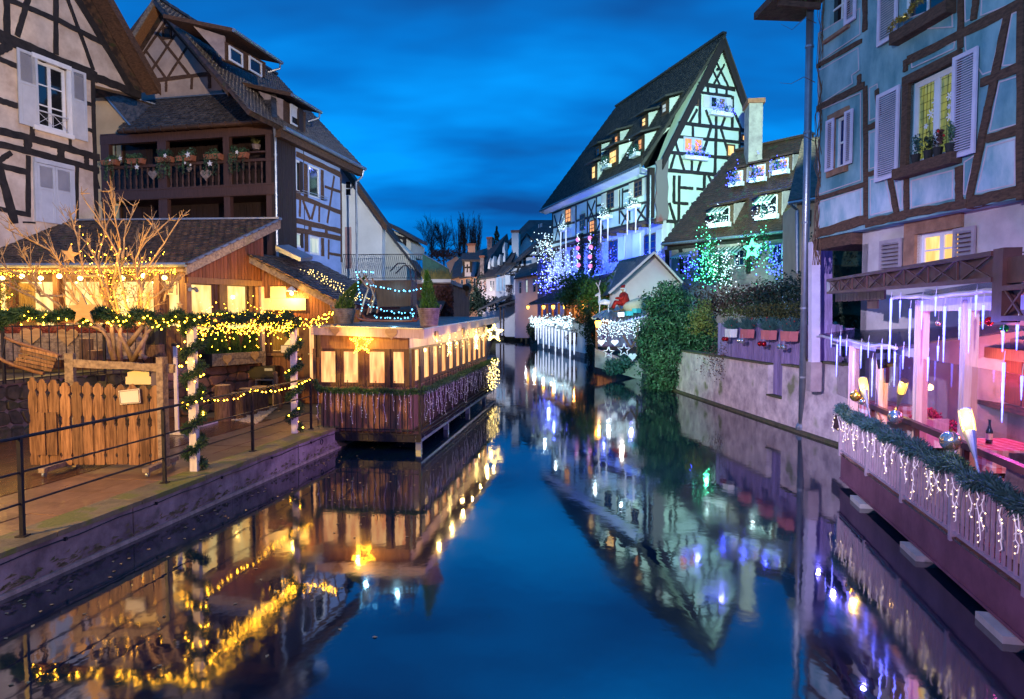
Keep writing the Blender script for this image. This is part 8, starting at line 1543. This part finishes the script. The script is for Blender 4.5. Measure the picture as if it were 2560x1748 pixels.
# ------------------------------------------------------------------ right terrace over the water
Q0, Q1 = at_z('X', 2101, 1195, .1), at_z('X', 2560, 1600, .1); TF = Fac(Q0, Q1 - Q0); LX = 9.5; zt0 = .56
T = Thing('right_terrace', 'restaurant terrace over the water on a violet red steel beam', 'terrace', TF.w(3, 0))
T.part('steel_beam', TF.box(0, LX, .10, zt0 - .03, -.12, 0), M_beam); T.part('beam_flange', TF.box(-.01, LX, .085, .115, -.16, .02, TF.box(-.01, LX, zt0 - .055, zt0 - .03, -.2, .02)), M_beam); T.part('beam_end', MB().prism([TF.w(.0, .1, -.12), TF.w(.0, zt0 - .06, -.12), TF.w(0, zt0 - .06, -2.0), TF.w(0, .1, -2.0)], TF.d * -.04), M_beam)
for i in range(46): u = .02 + i * .2; T.inst('deck_board', cube_mesh(M_deck), TF.boxM(u, u + .19, zt0 - .028, zt0, -2.6, .03))
for u in (1.1, 3.45, 5.6, 7.4): T.part('pier', TF.box(u, u + .55, -.7, .07, -.75, .12), mat('pier_concrete', (.55, .55, .52), .85, (.38, .40, .36), 3, bump=.2, moss=((.12, .17, .13), 3, .6)) if u == 1.1 else MATS['pier_concrete'])
T.part('crossbeam', TF.box(-.02, LX, .1, .3, -2.4, -2.2), M_beam)
# railing
M_rail = mat('rail_paint', (.46, .38, .46), .45, (.34, .27, .34), 6, bump=.03); zR = 1.33; Tr2 = Thing('terrace_balustrade', 'violet metal balustrade of flat bars along the right terrace', 'railing', TF.w(3, zt0))
for i in range(84):
    u = .04 + i * .112
    if i % 14 == 0: Tr2.part('post', TF.box(u - .03, u + .03, zt0 - .05, zR, -.01, .05), M_rail)
    else: Tr2.inst('baluster', cube_mesh(M_rail), TF.boxM(u - .012, u + .012, zt0 + .06, zR - .03, -.005, .022))
for z in (zt0 + .035, zR - .03): Tr2.part('rail', TF.box(0, LX, z, z + .03, -.012, .028), M_rail)
Ti = TF.shifted(-.42); Tr3 = Thing('inner_handrail', 'brown steel handrail behind the garland on the right terrace', 'handrail', Ti.w(3, zt0)); zH2 = Ti.uz('T', 1150, 970)[1]
Tr3.part('rail', Ti.box(.2, LX, zH2 - .05, zH2 + .03, -.04, .04), M_steelbr); Tr3.part('lower_rail', Ti.box(.2, LX, zH2 - .45, zH2 - .41, -.02, .02), M_steelbr)
for u in (.25, 2.3, 3.9, 5.5): Tr3.part('upright', Ti.box(u, u + .06, zt0, zH2 - .05, -.03, .03), M_steelbr)
for i in range(80): u = .1 + i * .112; Tr3.inst('infill_slat', cube_mesh(M_pinecol), Ti.boxM(u, u + .055, zt0 + .02, zt0 + .66, .16, .18))
# garland with wire lights, baubles
b = MB(); pth = [TF.w(-.1, zR - .02, .05)] + wavy(TF.w(.0, zR + .0, .04), TF.w(LX, zR + .02, .04), 60, .035); needles(pth, .09, 1900, .075, b, seed=77, w=.0065); needles(wavy(TF.w(.1, zR, .06), TF.w(LX, zR, .06), 60, .05), .10, 500, .08, b, seed=78, w=.0065)
Tg = Thing('garland', 'thick blue green fir garland along the right terrace balustrade', 'garland', TF.w(3, zR)); Tg.part('needles', b, M_firblue, kind='stuff')
b = MB(); bb = MB(); g = random.Random(31)
for i in range(52):
    u = .02 + i * .17 + g.uniform(-.05, .05)
    if g.random() < .25 and i > 6: continue
    p = TF.w(u, zR - .08, .10); pts = [p]
    for k in range(g.randrange(3, 9)): p = p + TF.d * g.uniform(-.05, .05) + Vector((0, 0, -g.uniform(.03, .08))) + TF.n * g.uniform(-.012, .012); pts.append(p); e_ = p + TF.d * g.choice((-1, 1)) * g.uniform(.03, .06) + Vector((0, 0, -g.uniform(.01, .04))); b.tube([p, e_], .0045, 4, False); (bb.ico(e_, .008) if g.random() < .6 else None)
    b.tube(pts, .0055, 4, False)
Tg2 = Thing('icicle_wires', 'white wire icicle lights hanging from the right terrace garland', 'string lights', TF.w(3, zR)); Tg2.part('wire', b, emit('wire_glow', (.9, .75, .9), .25, False, (.8, .72, .78))); Tg2.part('bulbs', bb, emit('bulb_amber', (1, .72, .35), 5, False), kind='stuff')
for i, (x, y, r_, m_, lab) in enumerate(((455, 672, .09, 'bauble_gold', 'gold bauble at the far end of the right garland'), (512, 722, .05, 'bauble_silver', 'small silver bauble beside the gold one'), (800, 855, .10, 'bauble_silver', 'silver bauble in the middle of the right garland'), (1275, 1065, .115, 'bauble_silver', 'large silver bauble near the torch lamp'))):
    c = TF.w(*TF.uz('T', x, y), -.06); o = Thing('bauble', lab, 'bauble', c, 'baubles on the right garland'); m2 = MATS.get(m_) or mat('bauble_gold', (.7, .48, .15), .12, (.6, .4, .1), 4, bump=0, metal=.9); o.part('ball', MB().ico(c, r_, 2), m2, smooth=True); o.part('cap', MB().lathe(c + Vector((0, 0, r_ * .95)), [(.02, 0), (.018, .025)], 8), MATS['bauble_gold'] if 'bauble_gold' in MATS else m2)
# torches
for i, (x, y, n, foot, lab) in enumerate(((562, 578, -.15, (690, 1250), 'torch lamp at the far end of the right terrace'), (905, 590, -.75, (850, 800), 'torch lamp deeper inside the right terrace'), (1475, 895, -.02, (1640, 1640), 'nearest torch lamp leaning on the right balustrade'))):
    f2 = TF.shifted(n); c = f2.w(*f2.uz('T', x, y)); ft = f2.w(*f2.uz('T', *foot)); ax = (c - ft).normalized(); R3 = ax.to_track_quat('Z', 'Y').to_matrix(); To = Thing('torch_lamp', lab, 'torch lamp', ft, 'torch lamps on the right terrace'); h = .25; ad2 = lambda mb: [v.__init__(c + R3 @ v) for v in []] 
    b = MB().tube([c - ax * .12, c, c + ax * .12], [.062, .070, .066], 12); To.part('glass', b, M_torch, smooth=True); rb_ = MB()
    for k in range(4): a = k * 1.571 + .4; o_ = R3 @ Vector((math.cos(a), math.sin(a), 0)); rb_.tube([c - ax * .12 + o_ * .066, c + o_ * .074, c + ax * .12 + o_ * .070], .006, 4)
    To.part('rib', rb_, M_zinc); To.part('rim', MB().tube([c + ax * .12, c + ax * .135], .07, 12), M_zinc); To.part('cone', MB().tube([c - ax * .12, c - ax * .30, c - ax * .42], [.064, .035, .018], 12), M_zinc); To.part('pole', MB().tube([c - ax * .42, ft], .016, 8), M_zinc)
    lamp('POINT', c + TF.n * .12 - Vector((0, .1, 0)), 11, (1, .58, .12), size=.05, name='torch_light')
# conservatory: columns, plastic roofs, glass, back wall
CP = TF.shifted(-.50); T = Thing('conservatory', 'glazed terrace pavilion with pale timber columns below the teal house', 'conservatory', CP.w(2.5, zt0))
M_film = clear_glass('plastic_film', (.42, .46, .58), .18, .25)
for x0, x1, yt in ((445, 476, 660), (620, 667, 690), (866, 928, 400), (1166, 1246, 400)):
    r = CP.R('J', x0, yt, x1, 1100); uc = (r[0] + r[1]) / 2; zt_ = CP.uz('J', (x0 + x1) / 2, yt)[1]; T.part('column', CP.box(uc - .075, uc + .075, zt0, zt_, -.15, 0), M_pinecol); T.part('column_strip', CP.box(uc - .012, uc + .012, zt0, zt_, 0, .02), M_pinecol)
    T.part('rear_column', CP.box(uc - .06, uc + .06, zt0, zt_ - .1, -1.62, -1.5), M_pinecol)
ue_ = [CP.uz('J', x, 800)[0] for x in (330, 880, 1420)]; zl_, zu_ = CP.uz('J', 600, 672)[1], CP.uz('J', 1050, 372)[1]
T.part('lower_roof', MB().prism([CP.w(ue_[0] - .1, zl_ + .02, .22), CP.w(ue_[1], zl_ - .02, .22), CP.w(ue_[1] + .1, zl_ + .28, -1.6), CP.w(ue_[0] - .1, zl_ + .32, -1.6)], (0, 0, .03)), M_film); T.part('upper_roof', MB().prism([CP.w(ue_[1] - .25, zu_, .22), CP.w(LX - 1, zu_ - .02, .22), CP.w(LX - 1, zu_ + .3, -1.6), CP.w(ue_[1] - .25, zu_ + .3, -1.6)], (0, 0, .03)), M_film)
T.part('roof_edge', MB().tube(wavy(CP.w(ue_[0] - .1, zl_, .24), CP.w(ue_[1], zl_ - .03, .24), 14, .012), .025, 7).tube(wavy(CP.w(ue_[1] - .25, zu_, .24), CP.w(LX - 1, zu_ - .02, .24), 18, .012), .028, 7), M_wire); T.part('plate_beam', CP.box(ue_[0], ue_[1], zl_ - .16, zl_ - .03, -.14, -.01, CP.box(ue_[1], LX - 1, zu_ - .20, zu_ - .04, -.14, -.01)), M_paintw); T.part('rear_plate', CP.box(ue_[0], LX - 1, zl_ - .22, zl_ - .05, -1.64, -1.5), M_warmw)
T.part('glass_sheet', CP.box(ue_[0] + .3, LX - 1, zt0 + .75, zl_ - .17, -.085, -.08), M_clear); T.part('bottom_board', CP.box(ue_[0] + .2, LX - 1, zt0, zt0 + .30, -.10, -.04), M_steelbr); T.part('back_wall', CP.box(ue_[0] + .3, LX - 1, zt0, zl_ + .1, -1.78, -1.66), M_palewall); T.part('back_shelf', CP.box(ue_[0] + .3, LX - 1, 1.55, 1.62, -1.66, -1.45), M_brownt)
for i in range(11): u = ue_[0] + .4 + i * .7; T.inst('wall_panel', cube_mesh(M_boards), CP.boxM(u, u + .66, 1.64, zl_ - .1, -1.66, -1.63))
for u, c_, p_ in ((1.2, (1, .22, .25), 45), (2.6, (1, .10, .55), 50), (4.2, (1, .30, .18), 45)): lamp('POINT', CP.w(u, zl_ - .4, -1.0), p_, c_, size=.12, name='ceiling_lamp')
# brown steel awning truss
AW = TF.shifted(-.15); T = Thing('awning_truss', 'brown steel awning frame with lattice bracing above the right terrace', 'awning', AW.w(3, 3)); tq = [AW.uz('J', *p) for p in ((318, 268), (1415, 88), (1415, 262), (318, 350))]
for a, c in ((0, 1), (3, 2)): T.part('chord', MB().bar(AW.w(*tq[a]), AW.w(*tq[c]), .06, .05), M_steelbr)
T.part('end_plate', MB().bar(AW.w(*tq[0]), AW.w(*tq[3]), .05), M_zinc)
L0 = lambda i, s_: AW.w(*[tq[0 if s_ else 3][k] + (tq[1 if s_ else 2][k] - tq[0 if s_ else 3][k]) * i for k in (0, 1)])
T.part('back_plate', MB().prism([AW.w(*q, -.04) for q in tq], AW.n * -.01), M_steelbr)
for i in range(8): T.part('lattice', MB().bar(L0(i / 8, i % 2 == 0), L0((i + 1) / 8, i % 2 == 1), .018).bar(L0(i / 8, i % 2 == 1), L0((i + 1) / 8, i % 2 == 0), .018), M_steelbr); T.part('lattice_post', MB().bar(L0(i / 8, True), L0(i / 8, False), .02), M_steelbr)
r = AW.R('J', 1415, 90, 1482, 545); T.part('main_post', AW.box(r[0], r[1], r[2], r[3] + .05, -.15, .02), M_steelbr); r2 = AW.R('J', 1482, 100, 1700, 520); T.part('side_panel', AW.box(r2[0], r2[1] + 1.5, r2[2] + .35, r2[3], -.1, -.02), M_steelbr); T.part('side_lattice', MB().bar(AW.w(r2[0], r2[2] + .3), AW.w(r2[1] + 1, r2[2] + .32), .05).bar(AW.w(r2[0], r2[2]), AW.w(r2[1] + 1, r2[2] + .02), .05).bar(AW.w(r2[0], r2[2]), AW.w(r2[0] + .4, r2[2] + .3), .02).bar(AW.w(r2[0] + .4, r2[2]), AW.w(r2[0], r2[2] + .3), .02), M_steelbr)
fa = AW.shifted(-.3); a, c = fa.uz('J', 365, 355), fa.uz('J', 690, 325); vb = MB()
for i in range(16): u0 = a[0] + (c[0] - a[0]) * i / 16; zz = a[1] + (c[1] - a[1]) * i / 16; T.part('valance_flap', fa.poly([(u0, zz + .05), (u0 + (c[0] - a[0]) / 16 - .003, zz + .05), (u0 + (c[0] - a[0]) / 16 - .003, zz - .16), (u0 + .02, zz - .18)], -.01 - .02 * (i % 2), 0), M_steelbr)
r = AW.R('J', 428, 385, 490, 455); single('hanging_sign', AW.box(*r, -.4, -.38), M_steelbr, 'small brown plate hanging below the awning frame', 'sign')
wq = [AW.w(*AW.uz('J', x, y), -.6) for x, y in ((560, 225), (950, 130), (1420, 55), (1700, 0))]; single('stay_wire', MB().tube(wq, .008, 4), M_iron, 'thin stay wire above the awning frame', 'wire')
# icicle lights
ice = [(340, 625, 710), (378, 690, 905), (400, 635, 765), (441, 670, 765), (488, 735, 965), (537, 700, 850), (585, 680, 780), (612, 795, 1040), (672, 705, 925), (735, 390, 810), (720, 700, 810), (760, 740, 970), (795, 400, 515), (815, 730, 855), (862, 455, 780), (940, 405, 595), (1030, 375, 505), (980, 775, 935), (1045, 700, 800), (1090, 440, 810), (1190, 445, 660), (1255, 455, 750), (1297, 365, 510), (1345, 430, 590), (1475, 600, 740), (1480, 810, 1210), (1570, 560, 730), (1600, 900, 1060)]
I2 = CP.shifted(.30); prf = [(.006, 0), (.013, .06), (.010, .08), (.017, .22), (.013, .24), (.022, .42), (.018, .45), (.026, .65), (.022, .68), (.030, .9), (.027, 1.0)]; imA = MB().lathe((0, 0, 0), prf, 8).mesh('icicle_tube', emit('icicle_violet', (.11, .13, 1.0), 5.2, False)); ordn = ['first', 'second', 'third', 'fourth', 'fifth', 'sixth', 'seventh', 'eighth', 'ninth', 'tenth', 'eleventh', 'twelfth', '13th', '14th', '15th', '16th', '17th', '18th', '19th', '20th', '21st', '22nd', '23rd', '24th', '25th', '26th', '27th', '28th']; rank = {q: i for i, q in enumerate(sorted(ice))}
for i, (x, y0, y1) in enumerate(ice):
    u, zt_ = I2.uz('J', x, y0); zb_ = I2.uz('J', x, y1)[1]; p = I2.w(u, zb_); h = zt_ - zb_; Tk = Thing('icicle_light', '%s glowing icicle tube under the right terrace roofs, the %s from the left' % ('long' if h > 1 else 'short' if h < .6 else 'medium', ordn[rank[(x, y0, y1)]]), 'icicle light', p, 'icicle lights on the right terrace')
    k = min(.7, .40 + h * .2); Tk.inst('tube', imA, frameM(p, (1, 0, 0), (0, 1, 0), (0, 0, 1), k, k, h)); Tk.part('cord', MB().tube([p + Vector((0, 0, h)), p + Vector((.01, 0, h + .12))], .004, 4), M_wire)
    if i in (1, 4, 9, 14, 19, 25): lamp('POINT', I2.w(u, (zt_ + zb_) / 2, .25), 40, (.16, .14, 1), size=.03, name='icicle_glow')
# tables, chairs, bottle, heather inside
M_ging, n_, l_, b_ = new_mat('gingham'); g_ = n_.new('ShaderNodeNewGeometry'); sx = n_.new('ShaderNodeVectorMath'); sx.operation = 'SCALE'; sx.inputs['Scale'].default_value = 14; l_.new(g_.outputs['Position'], sx.inputs[0]); se = n_.new('ShaderNodeSeparateXYZ'); l_.new(sx.outputs[0], se.inputs[0]); fs_ = []
for ax in 'XYZ': m1 = n_.new('ShaderNodeMath'); m1.operation = 'PINGPONG'; l_.new(se.outputs[ax], m1.inputs[0]); m1.inputs[1].default_value = 1; m2 = n_.new('ShaderNodeMath'); m2.operation = 'GREATER_THAN'; l_.new(m1.outputs[0], m2.inputs[0]); m2.inputs[1].default_value = .5; fs_.append(m2.outputs[0])
a1 = n_.new('ShaderNodeMath'); l_.new(fs_[0], a1.inputs[0]); l_.new(fs_[1], a1.inputs[1]); a2 = n_.new('ShaderNodeMath'); l_.new(a1.outputs[0], a2.inputs[0]); l_.new(fs_[2], a2.inputs[1]); a3 = n_.new('ShaderNodeMath'); a3.operation = 'MULTIPLY'; a3.inputs[1].default_value = .4; l_.new(a2.outputs[0], a3.inputs[0]); rc = n_.new('ShaderNodeValToRGB'); l_.new(a3.outputs[0], rc.inputs[0]); rc.color_ramp.elements[0].color = (.8, .76, .74, 1); rc.color_ramp.elements[1].color = (.5, .02, .03, 1); l_.new(rc.outputs[0], b_.inputs['Base Color'])
CI = TF.shifted(-1.15)
for i, (x, y, lab) in enumerate(((1455, 1200, 'restaurant table under a red gingham cloth behind the glass'), (730, 1085, 'small table with gingham cloth at the far end of the terrace'))):
    u, z = CI.uz('J', x, y); zt_ = zt0 + .74; c = CI.w(u, zt_); Tt2 = Thing('table', lab, 'table', CI.w(u, zt0)); Tt2.part('top', MB().box(c, (.72, .8, .03)), M_brownt); Tt2.part('cloth', MB().box(c + Vector((0, 0, .022)), (.78, .86, .008)).box(c + Vector((-.388, 0, -.12)), (.008, .86, .28)).box(c + Vector((0, -.428, -.12)), (.78, .008, .28)).box(c + Vector((.388, 0, -.12)), (.008, .86, .28)), M_ging)
    for s_ in (-1, 1):
        for k in (-1, 1): Tt2.part('leg', MB().box(c + Vector((s_ * .3, k * .34, -.37)), (.05, .05, .72)), M_brownt)
    if i == 0:
        bt = c + Vector((-.1, .05, .03)); Tb = Thing('bottle', 'dark glass bottle on the gingham table', 'bottle', bt); Tb.part('glass', MB().lathe(bt, [(.04, 0), (.04, .16), (.015, .22), (.015, .30), (.018, .31)], 12), M_darkglass, smooth=True); Tb.part('label', MB().lathe(bt + Vector((0, 0, .05)), [(.0412, 0), (.0412, .08)], 12), M_signw)
for i, (x, y, lab) in enumerate(((1530, 1330, 'grey woven chair at the gingham table'), (960, 1215, 'pale chair back behind the handrail'))):
    f2 = TF.shifted(-.85); u, z = f2.uz('J', x, y); c = f2.w(u, zt0); Tc = Thing('chair', lab, 'chair', c); m_ = M_wicker if i == 0 else M_paintw; Tc.part('seat', MB().box(c + Vector((0, 0, .45)), (.44, .44, .04)), m_); Tc.part('backrest', MB().prism([c + Vector((-.22, -.22, .46)), c + Vector((.22, -.22, .46)), c + Vector((.20, -.27, .88)), c + Vector((-.20, -.27, .88))], (0, .03, 0)), m_)
    for s_ in (-.2, .2):
        for k in (-.2, .2): Tc.part('leg', MB().box(c + Vector((s_, k, .215)), (.035, .035, .43)), M_blackbox)
u, z = CI.uz('J', 1040, 1075); c = CI.w(u, zt0); Tp = Thing('heather_pot', 'magenta heather cushion glowing behind the glass', 'plant', c); Tp.part('trough', MB().box(c + Vector((0, 0, .3)), (.3, .8, .6)), M_blackbox); b = MB(); blob_leaves(b, c + Vector((0, 0, .75)), (.35, .55, .28), 1500, .05, 401); Tp.part('flowers', b, mat('magenta_heather', (.55, .02, .16), .7, (.3, .01, .1), 6, bump=0), kind='stuff')
for i, (x, y, r_, m_) in enumerate(((1047, 548, .045, 'bauble_silver'), (1298, 535, .07, 'bauble_gold'), (1385, 538, .055, 'bauble_red'), (1482, 585, .05, 'bauble_green'))):
    f2 = CP.shifted(-.25); c = f2.w(*f2.uz('J', x, y)); m2 = MATS.get(m_) or mat(m_, (.01, .3, .08), .12, (.01, .2, .05), 4, bump=0, metal=.8); o = Thing('bauble', ['small silver bauble under the terrace roof', 'gold bauble under the terrace roof', 'red bauble under the terrace roof', 'green bauble by the brown steel post'][i], 'bauble', c); o.part('ball', MB().ico(c, r_, 1), m2, smooth=True); o.part('string', MB().tube([c + Vector((0, 0, r_)), c + Vector((0, 0, .3))], .003, 4), M_wire)
hedge('dark_hedge', 'dark garden foliage seen through the passage under the teal house', at_Y('X', 2120, 700, 21.0), (1.35, .8, 2.3), 3000, .10, M_ivydark, 402, 'hedge', core=.7)
# drifting leaves on the water
b = MB(); g = random.Random(77)
for i in range(260):
    t = g.uniform(-3, 17); p = QE(t, -g.uniform(.2, 4.5) * g.random() - .2, .004); leaf(b, p, .055, g, Vector((0, 0, 6)))
for i in range(90): leaf(b, Vector((g.uniform(-1.5, 1), g.uniform(18, 34), .004)), .07, g, Vector((0, 0, 6)))
single('floating_leaves', b, mat('fallen_leaf', (.42, .30, .12), .6, (.25, .16, .07), 6, bump=0), 'pale fallen leaves drifting on the canal along the left quay', 'leaves', kind='stuff')
# ------------------------------------------------------------------ street lamps on the bridge and festive floodlights: the town's own lights, plus added ones that brighten single places
def street_lamp(label, p, targets):
    T = Thing('street_lamp', label, 'street lamp', (p[0], p[1], 0)); T.part('mast', MB().tube([(p[0], p[1], -.5), (p[0], p[1], p[2] - .4)], [.09, .06], 10), M_iron); T.part('head', MB().lathe((p[0], p[1], p[2] - .35), [(.10, 0), (.22, .45), (.26, .5), (.04, .72)], 8), M_blackbox)
    for t, pw, col, an, bl, sz in targets: lamp('SPOT', (p[0], p[1] + .35, p[2]), pw, col, t, sz, an, bl, 'street_lamp_light')
def floodlight(label, p, t, pw, col, an, bl=.5, sz=.12):
    p = Vector(p); d = (Vector(t) - p).normalized(); T = Thing('floodlight', label, 'floodlight', p + Vector((0, 0, -.35))); T.part('housing', MB().tube([p - d * .3, p - d * .06], [.14, .17], 10), M_blackbox); T.part('stand', MB().box(p - d * .2 + Vector((0, 0, -.22)), (.06, .06, .36)), M_iron); lamp('SPOT', p, pw, col, t, sz, an, bl, 'floodlight_lamp')
street_lamp('bridge street lamp behind the viewer, right', (4.5, -4.0, 6.0), [((-12.5, 20, 10.2), 17000, (1, .78, .60), 40, .9, .2), ((-6.6, 31, 7.4), 26000, (.92, .95, 1), 17, .8, .2), ((-5.2, 8.5, .1), 1900, (1, .5, .5), 46, 1, .2)])  # unseen lamp; its white and pink spots are added to brighten house and wall
street_lamp('bridge street lamp behind the viewer, left', (-6.5, -3.5, 6.4), [((7.6, 12.5, 6.6), 5200, (.62, .74, 1.0), 46, .8, .12), ((6.8, 18.5, .9), 12500, (.80, .66, 1.0), 30, .9, .12), ((5.9, 28, 2.2), 30000, (.36, 1, .72), 15, .9, .12), ((5.2, 9.2, .8), 2900, (1, .52, .85), 44, .9, .1)])  # unseen lamp; its green and pink spots are added to brighten ivy and beam
floodlight('added violet light under the right terrace roof facing the left quay', CP.w(1.0, zl_ - .25, .3), (-2.4, 16.0, 1.0), 1900, (.72, .34, 1.0), 62, .9, .04)  # no lamp known here; added to carry the terrace's violet glow across
street_lamp('sodium street lamp on the left quay behind the viewer', (-10.5, 1.0, 5.4), [((-6.3, 12.5, 1.0), 6500, (1, .54, .08), 64, .9, .12)])
floodlight('floodlight at the teal house corner lighting the tall gable', TH.w(.3, 11.2, .45), BG.w(5.6, 14.5), 62000, (.60, 1.0, .80), 30, .4, .1)
floodlight('floodlight on the left bank lighting the long facade', (-1.9, 30.3, 4.3), BL_.w(-8.5, 13.2), 21000, (.58, 1.0, .86), 22, .3, .12)
for k in range(4): floodlight('blue floodlight below the long facade, %s' % ('nearest', 'second', 'third', 'farthest')[k], BL_.w(-2.2 - 4.6 * k, 6.5, 2.0), BL_.w(-2.2 - 4.6 * k, 8.4, -.5), 1100, (.04, .11, 1.0), 125, .8, .06)
floodlight('added white light on the left bank brightening the small hut', (-1.9, 30.9, 4.3), (8.2, 39, 4.9), 3600, (1, .93, .9), 30, .8, .1)  # added light without a known source, whitens the hut wall
floodlight('added light on the left bank brightening the green bushes', (-1.9, 30.6, 4.3), (6.3, 46, 5.0), 5500, (.8, 1, .5), 18, .9, .1)  # added light without a known source, brightens the bush leaves
street_lamp('added far lamp brightening the peach houses at the bend', (-14, 74, 7), [((-7.5, 96, 5), 14000, (1, .72, .5), 60, .9, .2), ((2, 88, 5), 9000, (.8, .85, 1), 60, .9, .2)])  # lamp added only to lighten the far houses
